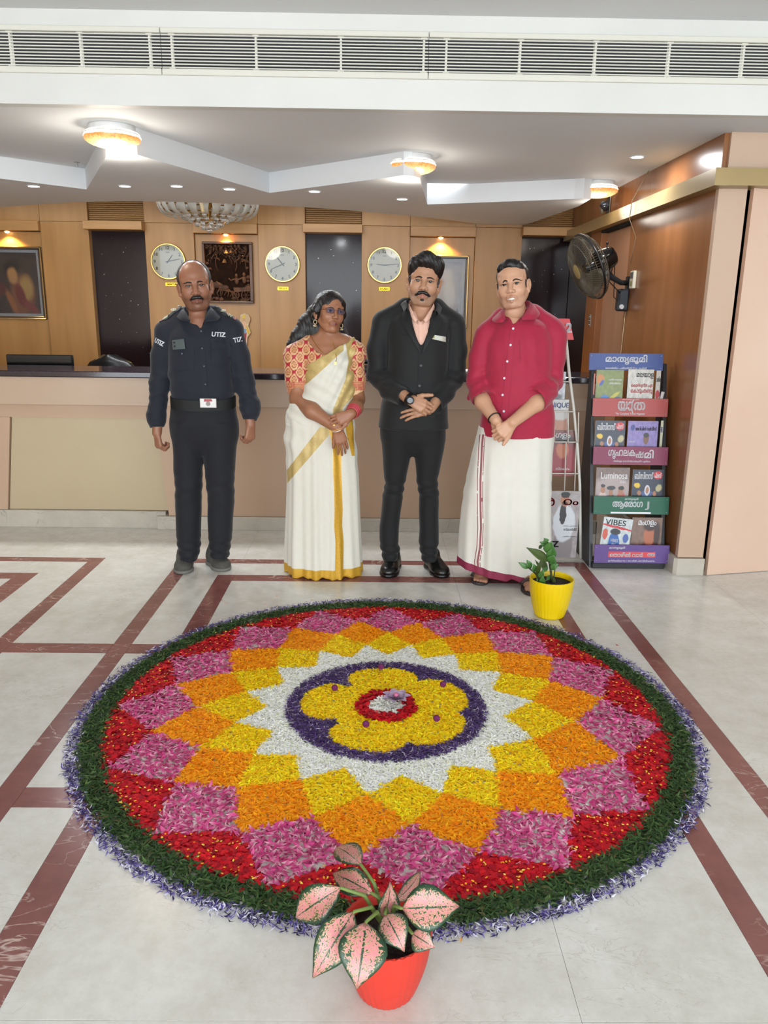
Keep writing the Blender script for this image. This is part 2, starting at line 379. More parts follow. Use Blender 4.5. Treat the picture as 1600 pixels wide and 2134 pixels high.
box('door_post', (XR - .0, 6.40, 0), (XR + .1, 6.72, 2.08), fp, wr, .003)
box('wall_core', (XR + .13, 4.3, 0), (XR + .2, YW + .1, 2.75), M_brown, wr)
dr = struct(thing('door_1', 'dark glossy door in the side wall', None, (XR + .03, 7.0, 0)))
box('door_leaf', (XR + .02, 6.72, 0), (XR + .06, YW + .06, 2.06), mat('dark_door', (58, 42, 38), .2, rgb2=(48, 34, 30), nscale=2, nstretch=(4, 4, .4)), dr, .002)
hg = mat('steel', (200, 198, 194), .3, metal=1.0)
hb = MB(); hp = onxp = None
def onx(u, v, x): d = ray(u, v); return CAMP + d * (x / d[0])
p = onx(1229, 668, XR); hb.box((XR - .004, p[1] - .02, p[2] - .05), (XR, p[1] + .02, p[2] + .05), .001)
for s in (-1, 1):
    for zz in (-.03, 0, .03): hb.ball((XR - .004, p[1] + s * .011, p[2] + zz), .004, 8, 5)
hb.build('door_hinge', hg, dr)
# column face, plinth, door panel
box('column_face', (XR - .002, 4.25, .1), (1.886, 4.29, 2.09), M_peach, wr, .002)
box('column_face_upper', (1.772, 4.25, 2.12), (5, 4.30, ZS + .01), M_peach, wr, .001)
box('wall_shadow_gap', (1.886, 4.30, 0), (1.93, 4.34, 2.10), fp, wr)
wdoor = struct(thing('door_2', 'tall peach sheen door panel beside the column', None, (2.3, 4.3, 0)))
MB().quadbox([(1.906, 4.222, .004), (4.9, 4.90, .004), (4.9, 4.94, .004), (1.906, 4.262, .004)], (0, 0, 2.08)).build('door_leaf', M_peachm, wdoor)
struct(box('wall_right_front', (4.98, -4, 0), (5.1, 5.2, 2.8), M_white)); 
struct(box('wall_left', (-5.1, -4, 0), (-5, YW + .2, 2.8), M_wood))
bp_ = struct(thing('baseboard_right', 'marble plinth around the column foot', None, (1.8, 4.23, 0)))
MB().quadbox([(1.716, 5.64, 0), (1.716, 4.245, 0), (1.733, 4.228, 0), (1.888, 4.228, 0), (1.888, 4.262, 0), (1.745, 4.262, 0), (1.745, 5.64, 0)], (0, 0, .098)).build('plinth_stone', M_plinth, bp_)
bd = struct(thing('trim_2', 'brass coloured band running along the side wall', None, (1.68, 5, 2.08)))
MB().quadbox([(1.67, YW, 2.078), (1.67, 4.145, 2.078), (1.74, 4.145, 2.078), (1.76, 4.31, 2.078), (1.76, YW, 2.078)], (0, 0, .082)).build('band_side', M_olive, bd)
MB().quadbox([(1.6705, 4.1445, 2.079), (4.9, 4.1445, 2.079), (4.9, 4.31, 2.079), (1.6705, 4.31, 2.079)], (0, 0, .0815)).build('band_front', M_olive, bd)

# ------------------------------------------------------------------ reception desk
YD = 5.10
ds = thing('reception_desk', 'long reception desk with peach fascia and cream recessed front panel', 'desk', (-.5, YD + .3, 0))
box('plinth', (-4.97, YD + .002, 0), (-1.42, YD + .1, .118), M_plinth, ds, .002)
box('plinth', (-1.475, YD - .03, 0), (1.5, YD + .1, .092), M_plinth, ds, .002)
box('fascia', (-4.97, YD - .02, .832), (-1.47, YD + .05, 1.012), M_fascia, ds, .002)
box('fascia', (-1.468, YD - .02, .832), (1.5, YD + .05, 1.012), M_fascia, ds, .002)
box('reveal_strip', (-4.97, YD + .02, .745), (-1.43, YD + .1, .832), M_desk, ds)
MB().quadbox([(-2.48, YD + .03, .12), (-1.4, YD + .03, .12), (-1.45, YD + .03, .745), (-2.40, YD + .03, .745)], (0, .05, 0)).build('recess_panel', M_cpan, ds)
MB().quadbox([(-4.97, YD + .01, .12), (-2.485, YD + .01, .12), (-2.405, YD + .01, .745), (-4.97, YD + .01, .745)], (0, .06, 0)).build('side_panel', M_desk, ds)
MB().quadbox([(-1.395, YD - .012, .094), (1.5, YD - .012, .094), (1.5, YD - .012, .832), (-1.448, YD - .012, .832)], (0, .07, 0)).build('front_panel', M_desk, ds)
box('desk_carcass', (-4.97, YD + .08, 0), (1.5, YD + .43, 1.0), M_brown2, ds)
box('staff_shelf', (-4.97, YD + .43, .72), (1.4, YD + .85, .745), M_brown2, ds)
for x in (-4.9, -3.2, -1.5, .2, 1.36): box('shelf_leg', (x, YD + .8, 0), (x + .03, YD + .84, .72), M_brown2, ds)
ct = thing('countertop', 'polished dark purple granite countertop along the reception desk', 'countertop', (-.5, YD + .3, 1.012))
box('slab', (-4.97, YD - .04, 1.012), (1.52, YD + .45, 1.052), M_ctop, ct, .006)
# ------------------------------------------------------------------ ceiling lamps, downlights, picture lights, chandelier
M_gw = mat('lamp_base_white', (228, 228, 228), .4)
def lamp_glass():
    m = bpy.data.materials.new('amber_lamp_glass'); m.use_nodes = True; nt = m.node_tree; b = nt.nodes['Principled BSDF']; L = nt.links
    tc = nt.nodes.new('ShaderNodeTexCoord'); sp = nt.nodes.new('ShaderNodeSeparateXYZ'); L.new(tc.outputs['Object'], sp.inputs[0])
    n = nt.nodes.new('ShaderNodeTexNoise'); n.inputs['Scale'].default_value = 90; L.new(tc.outputs['Object'], n.inputs['Vector'])
    wv = nt.nodes.new('ShaderNodeTexNoise'); wv.inputs['Scale'].default_value = 14; L.new(tc.outputs['Object'], wv.inputs['Vector'])
    ad = nt.nodes.new('ShaderNodeMath'); ad.operation = 'MULTIPLY_ADD'; L.new(wv.outputs[0], ad.inputs[0]); ad.inputs[1].default_value = .012; L.new(sp.outputs[2], ad.inputs[2])
    r = nt.nodes.new('ShaderNodeValToRGB'); mr = nt.nodes.new('ShaderNodeMapRange'); mr.inputs[1].default_value = -.09; mr.inputs[2].default_value = 0.0; L.new(ad.outputs[0], mr.inputs[0]); L.new(mr.outputs[0], r.inputs[0])
    e = r.color_ramp.elements; e[0].position = 0; e[0].color = lin((250, 200, 140)); e[1].position = .40; e[1].color = lin((214, 120, 50))
    for p, c in ((.46, (255, 248, 232)), (.56, (250, 250, 240)), (.60, (120, 118, 110)), (.63, (255, 252, 240)), (.74, (255, 255, 248)), (.78, (130, 130, 120)), (.81, (250, 250, 240))): x = e.new(p); x.color = lin(c)
    mx = nt.nodes.new('ShaderNodeMix'); mx.data_type = 'RGBA'; mx.blend_type = 'MULTIPLY'; mx.inputs[0].default_value = .6; L.new(r.outputs[0], mx.inputs[6])
    r2 = nt.nodes.new('ShaderNodeValToRGB'); r2.color_ramp.elements[0].position = .35; r2.color_ramp.elements[1].position = .6; r2.color_ramp.elements[0].color = (.45, .4, .35, 1); L.new(n.outputs[0], r2.inputs[0]); L.new(r2.outputs[0], mx.inputs[7])
    L.new(mx.outputs[2], b.inputs['Base Color']); L.new(mx.outputs[2], b.inputs['Emission Color']); b.inputs['Emission Strength'].default_value = 1.25; b.inputs['Roughness'].default_value = .25
    return m
M_lamp = lamp_glass()
M_em = mat('downlight_diffuser', (245, 250, 255), .5, emit=9.0)
def light(name, kind, loc, energy, color, size=.05, spot=None, parent=None, rot=None):
    l = bpy.data.lights.new(name, kind); l.energy = energy; l.color = color
    if kind != 'AREA': l.shadow_soft_size = size
    else: l.shape = 'DISK'; l.size = size
    if spot: l.spot_size = spot; l.spot_blend = .6
    o = bpy.data.objects.new(name, l); COL.objects.link(o); o.location = loc
    if rot: o.rotation_euler = rot
    if parent is not None: o.parent = parent; o.location = np.array(loc) - np.array(parent['_org'])
    return o
def ceiling_lamp(x, y, label, e):
    t = thing('ceiling_lamp', label, 'lamp', (x, y, ZS), 'round amber glass ceiling lamps')
    MB().lathe([(.0, 0), (.112, 0), (.115, -.003), (.115, -.026), (.0, -.026)], (x, y, ZS), 40).build('base_ring', M_gw, t, True, sharp=35)
    prof = [(.108, -.024), (.126, -.03), (.137, -.038), (.133, -.043), (.139, -.047), (.143, -.054), (.138, -.060), (.140, -.064), (.136, -.072), (.124, -.081), (.106, -.090), (.08, -.098), (.045, -.104), (.012, -.106)]
    MB().lathe(prof, (x, y, ZS), 48).build('glass_bowl', M_lamp, t, True).location = (0, 0, 0)
    light('bulb', 'POINT', (x, y, ZS - .16), e, (1, .93, .82), .12, parent=t)
    return t
ceiling_lamp(-1.363, 4.33, 'round amber glass ceiling lamp, the brightest one, nearest the white bulkhead beam', 7)
ceiling_lamp(.196, 4.99, 'round amber glass ceiling lamp hanging at the middle zigzag corner', 4.5)
ceiling_lamp(1.53, 5.83, 'round amber glass ceiling lamp nearest the brown side wall', 2.4)
M_trim = mat('downlight_trim', (235, 235, 235), .35)
for i, (x, y, z) in enumerate([(-2.261, 5.481, ZL), (-1.648, 5.422, ZL), (-1.305, 5.389, ZL), (-.982, 5.479, ZL), (-.428, 5.529, ZL), (.163, 5.831, ZL), (1.508, 4.909, ZS)]):
    lab = ('small round downlight ahead of the framed portrait of a woman', 'small round downlight above the dark panel beside the portrait', 'small round downlight above the NEWYORK clock', 'small round downlight between the chandelier and the DELHI clock', 'small round downlight above the dark panel between the DELHI and DUBAI clocks', 'small round downlight above the gap between the DUBAI clock and the pale picture', 'small round downlight in the upper ceiling beside the brown wall')[i]
    t = thing('downlight', lab, 'downlight', (x, y, z), 'recessed downlights in the ceiling')
    MB().lathe([(.030, 0), (.046, -.001), (.047, -.004), (.036, -.006), (.032, -.003)], (x, y, z), 28, cap=False).build('trim_ring', M_trim, t, True)
    MB().lathe([(.0, -.0055), (.037, -.0055), (.037, -.0035), (.0, -.003)], (x, y, z), 28).build('diffuser', M_em, t)
    light('bulb', 'AREA', (x, y, z - .012), 6.0, (.93, .97, 1), .06, parent=t)
M_warm = mat('warm_bulb', (255, 222, 150), .5, emit=14.0)
for x, lab in ((-3.326, 'warm picture lamp glowing above the framed portrait of a woman'), (-1.372, 'warm picture lamp glowing above the carved wooden panel'), (.562, 'warm picture lamp glowing above the pale framed picture')):
    t = thing('picture_light', lab, 'lamp', (x, YW - .005, 2.104))
    MB().lathe([(.0, 0), (.036, 0), (.036, -.006), (.028, -.008), (.0, -.008)], (x, YW - .005, 2.104), 24).build('lamp_ring', mat('brass', (190, 150, 80), .3, metal=1), t, True, sharp=40)
    MB().ball((x, YW - .005, 2.098), .022, 16, 10, (1, 1, .7)).build('bulb_glass', M_warm, t, True)
    light('bulb', 'SPOT', (x, YW - .015, 2.075), 20.0, (1, .66, .2), .02, 2.3, t)

ch = thing('chandelier', 'crystal bowl chandelier hanging in the ceiling recess above the clocks', 'chandelier', (-1.385, 6.75, 2.07))
M_cry = mat('crystal', (245, 242, 235), .04, trans=.85, spec=.8, ior=1.5)
M_slat = mat('frosted_crystal', (232, 232, 222), .12, trans=.45, spec=.8, ior=1.45)
M_gold = mat('gold_metal', (206, 160, 80), .25, metal=1.0)
cx, cy = -1.385, 6.75
for k in range(26):
    a = 2 * PI * k / 26; wd = .036; P = []
    for r, z in ((.395, 2.47), (.405, 2.38), (.402, 2.29), (.39, 2.235), (.365, 2.195), (.33, 2.172), (.29, 2.165)):
        w = wd * (1 if z > 2.2 else .75); d = np.array([math.cos(a), math.sin(a), 0]); e = np.array([-math.sin(a), math.cos(a), 0])
        P.append([np.array([cx, cy, z]) + d * (r + .012 * (1 - (s / 2.0) ** 2)) + e * w * s / 2.0 for s in (-2, -1, 0, 1, 2)])
    MB().grid(P).build('crystal_slat', M_slat, ch, True)
tr = MB()
for z, r in ((2.47, .395), (2.24, .385), (2.30, .30), (2.20, .22), (2.14, .13)):
    a = np.linspace(0, 2 * PI, 49); tr.tube(np.stack([cx + r * np.cos(a), cy + r * np.sin(a), np.full(49, z)], 1), .006, 6, False)
tr.lathe([(.0, 2.64), (.14, 2.64), (.12, 2.6), (.03, 2.58), (.02, 2.3), (.05, 2.28), (.02, 2.2), (.0, 2.1)], (cx, cy, 0), 24)
for k in range(8):
    a = k * PI / 4; tr.tube([(cx, cy, 2.47), (cx + .39 * math.cos(a), cy + .39 * math.sin(a), 2.47)], .006, 6)
tr.build('gold_frame', M_gold, ch, True, sharp=50)
for z, r, n, s in ((2.20, .26, 20, .018), (2.17, .20, 17, .019), (2.145, .15, 13, .02), (2.115, .10, 9, .02), (2.092, .055, 5, .02), (2.07, .0, 1, .022)):
    for k in range(n):
        a = 2 * PI * k / n + z * 9; MB().ball((cx + r * math.cos(a), cy + r * math.sin(a), z), s, 10, 6).build('crystal_ball', M_cry, ch, True)

# ------------------------------------------------------------------ clocks and city plates
M_dial = mat('clock_dial', (228, 224, 200), .5); M_rim = mat('clock_gold_rim', (212, 178, 100), .2, metal=.9); M_ink = mat('black_ink', (22, 22, 22), .5); M_grey = mat('grey_ink', (120, 120, 112), .5)
M_glass = mat('clock_glass', (255, 255, 255), .02, trans=1.0, spec=.5, ior=1.3)
def hand(t, c, ang, L, w, tail, dy, m):
    d = np.array([math.sin(ang), 0, math.cos(ang)]); n = np.array([d[2], 0, -d[0]]); c = np.array(c) + (0, dy, 0)
    p = [c - d * tail + n * w * .7, c - d * tail - n * w * .7, c - n * w, c + d * L * .9 - n * w * .8, c + d * L, c + d * L * .9 + n * w * .8, c + n * w]
    MB().quadbox(p, (0, -.0012, 0)).build('clock_hand', m, t)
def clock(x, z, h, m, s, label, pale=0):
    y = YW; t = thing('wall_clock', label, 'clock', (x, y, z), 'round wall clocks in a row')
    R = .158
    MB().lathe([(.0, 0), (R - .004, 0), (R, -.006), (R, -.026), (R - .004, -.032), (R - .012, -.032), (R - .0135, -.022)], (x, y, z), 56, (0, 1, 0), cap=False).build('gold_rim', M_rim, t, True, sharp=40)
    MB().lathe([(.0, -.0205), (R - .012, -.0205), (R - .012, -.018), (.0, -.018)], (x, y, z), 56, (0, 1, 0)).build('dial', M_dial, t)
    for k in range(1, 13):
        a = k * PI / 6; r = .121 if k != 12 else .118
        text('numeral', str(k), (x + r * math.sin(a), y - .0209, z + r * math.cos(a)), (1, 0, 0), (0, 0, 1), M_ink, t, height=.026, bold=.0009, rows=22)
    lg = MB(); lg.quadbox([(x - .02, y - .0212, z + .083), (x + .02, y - .0212, z + .083), (x + .014, y - .0212, z + .075), (x - .014, y - .0212, z + .075)], (0, -.0002, 0)); lg.build('dial_mark', M_grey, t)
    tk = MB()
    for k in range(60):
        a = k * PI / 30; d = np.array([math.sin(a), 0, math.cos(a)]); n = np.array([d[2], 0, -d[0]]); c = np.array([x, y - .0210, z]); w = .0009 if k % 5 else .0016
        tk.add([c + d * .138 - n * w, c + d * .138 + n * w, c + d * .143 + n * w, c + d * .143 - n * w], [(0, 1, 2, 3)])
    tk.build('minute_marks', M_grey, t)
    hand(t, (x, y, z), (h + m / 60) * PI / 6, .075, .0052, .02, -.0225, M_ink); hand(t, (x, y, z), m * PI / 30, .115, .004, .025, -.0242, M_ink); hand(t, (x, y, z), s * PI / 30, .125, .001, .03, -.0258, M_grey)
    MB().lathe([(.0, -.028), (.006, -.028), (.006, -.02), (.0, -.02)], (x, y, z), 12, (0, 1, 0)).build('pin', M_ink, t)
    MB().lathe([(.0, -.0305), (R - .013, -.0305), (R - .013, -.0295), (.0, -.0295)], (x, y, z), 48, (0, 1, 0)).build('glass_cover', M_glass, t)
clock(-1.897, 1.858, 1, 13, 13, 'round gold rimmed wall clock showing ten past one, above the NEWYORK plate')
clock(-.866, 1.848, 10, 41, 38, 'round gold rimmed wall clock showing twenty to eleven, above the DELHI plate')
clock(.057, 1.852, 9, 14, 46, 'round gold rimmed wall clock near the pale framed picture, above the DUBAI plate')
M_plate = mat('brass_plate', (224, 176, 44), .22, metal=.75)
for x, z, w, tx in ((-1.872, 1.661, .135, 'NEWYORK'), (-.868, 1.638, .105, 'DELHI'), (.058, 1.646, .1, 'DUBAI')):
    t = thing('city_plate', 'small brass plate reading %s under a wall clock' % tx, 'sign', (x, YW, z - .016), 'brass city plates')
    MB().box((x - w / 2, YW - .004, z - .017), (x + w / 2, YW, z + .017), .002).build('plate', M_plate, t)
    text('lettering', tx, (x, YW - .0042, z), (1, 0, 0), (0, 0, 1), M_ink, t, height=.0155, width=w * .72, bold=.0008, rows=20)

# ------------------------------------------------------------------ framed pictures (generic stand-ins) and carved panel
M_frame = mat('dark_gilt_frame', (48, 34, 26), .3, rgb2=(70, 50, 32), nscale=30); M_gilt = mat('gilt_line', (176, 142, 88), .25, metal=.8); M_mat = mat('picture_mount', (196, 198, 204), .7)
def blotch(name, base, spots):
    "soft painted colour patches: list of (x,z,rx,rz,rot,rgb,soft) in picture units 0..1"
    m = bpy.data.materials.new(name); m.use_nodes = True; nt = m.node_tree; b = nt.nodes['Principled BSDF']; L = nt.links; b.inputs['Roughness'].default_value = .35
    a = nt.nodes.new('ShaderNodeUVMap'); cur = None
    n = nt.nodes.new('ShaderNodeTexNoise'); n.inputs['Scale'].default_value = 9; L.new(a.outputs[0], n.inputs['Vector'])
    r = nt.nodes.new('ShaderNodeValToRGB'); r.color_ramp.elements[0].color = lin([x * .75 for x in base]); r.color_ramp.elements[1].color = lin([min(255, x * 1.2) for x in base]); L.new(n.outputs[0], r.inputs[0]); cur = r.outputs[0]
    wob = nt.nodes.new('ShaderNodeVectorMath'); wob.operation = 'MULTIPLY_ADD'; wob.inputs[1].default_value = (.05, .05, 0); L.new(n.outputs['Color'], wob.inputs[0]); L.new(a.outputs[0], wob.inputs[2])
    for (x, z, rx, rz, rot, rgb, soft) in spots:
        mp = nt.nodes.new('ShaderNodeMapping'); mp.vector_type = 'TEXTURE'; mp.inputs['Location'].default_value = (x + .025, z + .025, 0); mp.inputs['Rotation'].default_value = (0, 0, rot); mp.inputs['Scale'].default_value = (rx, rz, 1); L.new(wob.outputs[0], mp.inputs[0])
        ln = nt.nodes.new('ShaderNodeVectorMath'); ln.operation = 'LENGTH'; L.new(mp.outputs[0], ln.inputs[0])
        mr = nt.nodes.new('ShaderNodeMapRange'); mr.inputs[1].default_value = 1 + soft; mr.inputs[2].default_value = 1 - soft; L.new(ln.outputs['Value'], mr.inputs[0])
        mx = nt.nodes.new('ShaderNodeMix'); mx.data_type = 'RGBA'; mx.inputs[7].default_value = lin(rgb); L.new(mr.outputs[0], mx.inputs[0]); L.new(cur, mx.inputs[6]); cur = mx.outputs[2]
    L.new(cur, b.inputs['Base Color']); return m
def uvquad(name, P, m, parent):
    "P: four corners bl, br, tr, tl"
    o = link(name, P, np.array([[0, 1, 2, 3]]), m, parent); uv = o.data.uv_layers.new(name='UVMap'); uv.data.foreach_set('uv', np.array([0, 0, 1, 0, 1, 1, 0, 1], np.float32)); return o
def picture(x0, x1, z0, z1, m, label, mw):
    y = YW + .034; t = thing('framed_picture', label, 'picture', ((x0 + x1) / 2, y, z0))
    fw = .026
    for lo, hi in (((x0, z0), (x1, z0 + fw)), ((x0, z1 - fw), (x1, z1)), ((x0, z0 + fw), (x0 + fw, z1 - fw)), ((x1 - fw, z0 + fw), (x1, z1 - fw))):
        box('frame_bar', (lo[0], y - .03, lo[1]), (hi[0], y, hi[1]), M_frame, t, .004)
    g = .008
    for lo, hi in (((x0, z0), (x1, z0 + g)), ((x0, z1 - g), (x1, z1)), ((x0, z0), (x0 + g, z1)), ((x1 - g, z0), (x1, z1))): box('gilt_edge', (lo[0] - .002, y - .033, lo[1] - .002), (hi[0] + .002, y - .024, hi[1] + .002), M_gilt, t, .003)
    box('mount', (x0 + fw, y - .012, z0 + fw), (x1 - fw, y - .002, z1 - fw), M_mat, t)
    a = fw + mw; uvquad('painting', [(x0 + a, y - .0125, z0 + a), (x1 - a, y - .0125, z0 + a), (x1 - a, y - .0125, z1 - a), (x0 + a, y - .0125, z1 - a)], m, t)
    MB().box((x0 + fw, y - .016, z0 + fw), (x1 - fw, y - .015, z1 - fw)).build('glazing', mat('picture_glass', (255, 255, 255), .03, trans=1, ior=1.2), t)
picture(-3.56, -3.05, 1.335, 1.97, blotch('warm_painting', (78, 62, 56), [(.62, .28, .26, .34, -.3, (150, 92, 62), .25), (.72, .42, .15, .2, 0, (196, 156, 92), .3), (.58, .3, .1, .2, .4, (128, 50, 44), .25), (.45, .78, .2, .12, .3, (40, 34, 34), .3), (.44, .62, .11, .13, .4, (200, 150, 98), .25), (.36, .2, .06, .25, .5, (176, 112, 66), .3), (.8, .1, .2, .07, -.6, (150, 70, 66), .3), (.15, .4, .12, .1, .3, (110, 56, 48), .3)]), 'dark framed warm toned painting of a woman hanging under a picture lamp', .024)
picture(.36, .822, 1.30, 1.945, blotch('pale_painting', (172, 168, 176), [(.55, .4, .3, .36, 0, (205, 190, 182), .3), (.5, .72, .14, .1, .2, (196, 150, 120), .3), (.6, .78, .16, .1, 0, (216, 206, 206), .3), (.5, .16, .3, .1, .3, (150, 110, 108), .4), (.68, .5, .14, .24, .2, (224, 214, 204), .3), (.9, .1, .06, .12, 0, (70, 70, 80), .3)]), 'dark framed pale painting half hidden behind the man in the black suit', .028)

cp = thing('carved_panel', 'dark wooden panel carved with foliage, bells and a chariot wheel', 'carving', (-1.363, YW + .03, 1.504))
M_carve = mat('dark_carved_wood', (112, 70, 42), .7, rgb2=(76, 47, 29), nscale=14, bump=.4, bscale=50)
M_cframe = mat('carving_frame', (104, 62, 34), .4, rgb2=(82, 48, 28), nscale=6); M_cback = mat('carving_back', (50, 31, 20), .95, spec=.1, rgb2=(36, 22, 15), nscale=20, bump=.5)
x0, x1, z0, z1, yy = -1.588, -1.138, 1.502, 2.035, YW + .034
for lo, hi in (((x0, z0), (x1, z0 + .02)), ((x0, z1 - .02), (x1, z1)), ((x0, z0 + .02), (x0 + .02, z1 - .02)), ((x1 - .028, z0 + .02), (x1, z1 - .02))): box('frame_bar', (lo[0], yy - .055, lo[1]), (hi[0], yy, hi[1]), M_cframe, cp, .003)
box('back_board', (x0 + .015, yy - .012, z0 + .015), (x1 - .015, yy - .002, z1 - .015), M_cback, cp)
R_ = random.Random(3)
for k in range(120):      # leaves of the canopy along the top
    x = R_.uniform(x0 + .03, x1 - .04); z = z1 - .03 - abs(R_.gauss(0, .075)); a = R_.uniform(0, 2 * PI); l = R_.uniform(.018, .032); w = l * .38
    d = np.array([math.cos(a), 0, math.sin(a)]); n = np.array([-d[2], 0, d[0]]); c = np.array([x, yy - R_.uniform(.018, .04), z]); up = np.array([0, -.008, 0])
    MB().add([c - d * l, c - n * w + up * .3, c + up, c + n * w + up * .3, c + d * l, c - up * .4], [(0, 1, 2), (0, 2, 3), (1, 4, 2), (2, 4, 3), (0, 5, 1), (1, 5, 4), (0, 3, 5), (3, 4, 5)]).build('carved_leaf', M_carve, cp, True)
for k in range(34):      # rocky ground, bushes and side tendrils
    side = R_.random() < .45; x = R_.choice([x0 + .035, x1 - .05]) + R_.uniform(-.012, .012) if side else R_.uniform(x0 + .03, x1 - .04); z = R_.uniform(z0 + .05, z1 - .15) if side else z0 + .028 + R_.uniform(0, .018); MB().ball((x, yy - .022, z), R_.uniform(.010, .02), 8, 6, (1.2, .5, .8)).build('carved_rock', M_carve, cp, True)
br = MB()
for k in range(9):
    x = x0 + .05 + k * .045; a = np.linspace(0, 1, 7); br.tube(np.stack([x + .03 * np.sin(a * 4 + k), np.full(7, yy - .024), z1 - .03 - a * (.1 + .06 * (k % 3))], 1), np.linspace(.007, .003, 7), 6)
br.build('carved_branches', M_carve, cp, True)
for x, z, s in ((-1.375, 1.945, 1.0), (-1.395, 1.865, .9), (-1.335, 1.95, .7)): MB().lathe([(.001, .026 * s), (.012 * s, .024 * s), (.017 * s, .008 * s), (.022 * s, -.006 * s), (.028 * s, -.012 * s), (.0, -.012 * s)], (x, yy - .03, z), 16).build('carved_bell', mat('bell_wood', (150, 104, 60), .4), cp, True)
for x, r in ((-1.205, .044), (-1.30, .03)):
    wb_ = MB(); a = np.linspace(0, 2 * PI, 25); wb_.tube(np.stack([x + r * np.cos(a), np.full(25, yy - .035), 1.575 + r * np.sin(a)], 1), .006, 6, False)
    for k in range(6): wb_.tube([(x, yy - .035, 1.575), (x + r * math.cos(k * PI / 3), yy - .035, 1.575 + r * math.sin(k * PI / 3))], .0035, 5)
    wb_.ball((x, yy - .037, 1.575), .009, 10, 6); wb_.build('carved_wheel', M_carve, cp, True)
cb = MB(); cb.quadbox([(-1.31, yy - .03, 1.60), (-1.17, yy - .03, 1.61), (-1.16, yy - .03, 1.65), (-1.25, yy - .03, 1.64), (-1.32, yy - .03, 1.64)], (0, -.02, 0)); cb.tube([(-1.31, yy - .035, 1.6), (-1.45, yy - .035, 1.62)], .006, 6); cb.tube([(-1.33, yy - .035, 1.61), (-1.28, yy - .035, 1.53)], .006, 6); cb.build('carved_chariot', M_carve, cp)
for x, z, s, tl in ((-1.47, 1.66, 1.0, .4), (-1.41, 1.64, .9, .2)):      # horses
    h = MB(); h.ball((x, yy - .032, z), .045 * s, 14, 8, (1.25, .4, .6)); h.tube([(x - .04 * s, yy - .034, z + .01), (x - .07 * s, yy - .034, z + .05 * s), (x - .095 * s, yy - .034, z + .035 * s)], [.02 * s, .014 * s, .007 * s], 8)
    for dx, e in ((-.04, -.03), (-.025, -.01), (.03, .02), (.045, .04)): h.tube([(x + dx * s, yy - .032, z - .015 * s), (x + (dx + e) * s, yy - .032, z - .055 * s), (x + (dx + e * .4) * s, yy - .032, z - .09 * s)], [.01 * s, .006 * s, .005 * s], 6)
    h.build('carved_horse', M_carve, cp, True)
for x, z in ((-1.22, 1.71), (-1.29, 1.70)):
    h = MB(); h.ball((x, yy - .03, z), .03, 10, 8, (.7, .5, 1.2)); h.ball((x, yy - .034, z + .045), .015, 10, 7, (1, .8, 1.2)); h.tube([(x - .015, yy - .035, z + .015), (x - .05, yy - .036, z - .0), (x - .07, yy - .036, z + .02)], [.009, .007, .005], 6); h.build('carved_figure', M_carve, cp, True)

# ------------------------------------------------------------------ cut-out sticker, kept generic
st = thing('wall_sticker', 'small cut-out sticker of a robed figure on the veneer wall', 'sticker', (-1.226, YW, 1.12))
def disc(cx, cz, rx, rz, n=20): a = np.arange(n) * 2 * PI / n; return [(cx + rx * math.cos(t), cz + rx * 0 + rz * math.sin(t)) for t in a]
def flat(name, poly, m, dy): MB().quadbox([(x, YW - dy, z) for x, z in poly], (0, -.0008, 0)).build(name, m, st)
X = -1.226
flat('sticker_backing', [(X - .035, 1.12), (X + .012, 1.12), (X + .02, 1.2), (X + .052, 1.24), (X + .03, 1.3), (X + .05, 1.36), (X + .035, 1.40), (X, 1.412), (X - .035, 1.40), (X - .045, 1.35), (X - .04, 1.25)], mat('sticker_white', (222, 200, 170), .5), .0002)
flat('halo', disc(X + .005, 1.36, .046, .046), mat('sticker_halo', (206, 172, 128), .5), .0012)
flat('robe_lower', [(X - .028, 1.13), (X + .004, 1.13), (X + .014, 1.24), (X - .03, 1.25)], mat('sticker_red', (176, 40, 34), .5), .0012)
flat('robe_upper', [(X - .03, 1.24), (X + .016, 1.24), (X + .02, 1.32), (X - .01, 1.345), (X - .036, 1.32)], mat('sticker_pink', (226, 178, 140), .5), .0022)
flat('shawl', [(X + .01, 1.31), (X + .024, 1.30), (X + .046, 1.24), (X + .028, 1.22), (X + .012, 1.26)], mat('sticker_yellow', (222, 178, 60), .5), .0032)
flat('sash', [(X - .012, 1.235), (X + .008, 1.23), (X + .01, 1.27), (X - .01, 1.275)], mat('sticker_blue', (110, 160, 190), .5), .0032)
flat('face', disc(X - .008, 1.358, .014, .018), mat('sticker_skin', (214, 158, 112), .5), .0032); flat('headdress', [(X - .024, 1.37), (X + .008, 1.37), (X + .004, 1.395), (X - .008, 1.404), (X - .02, 1.394)], mat('sticker_gold', (226, 190, 60), .5), .0042)

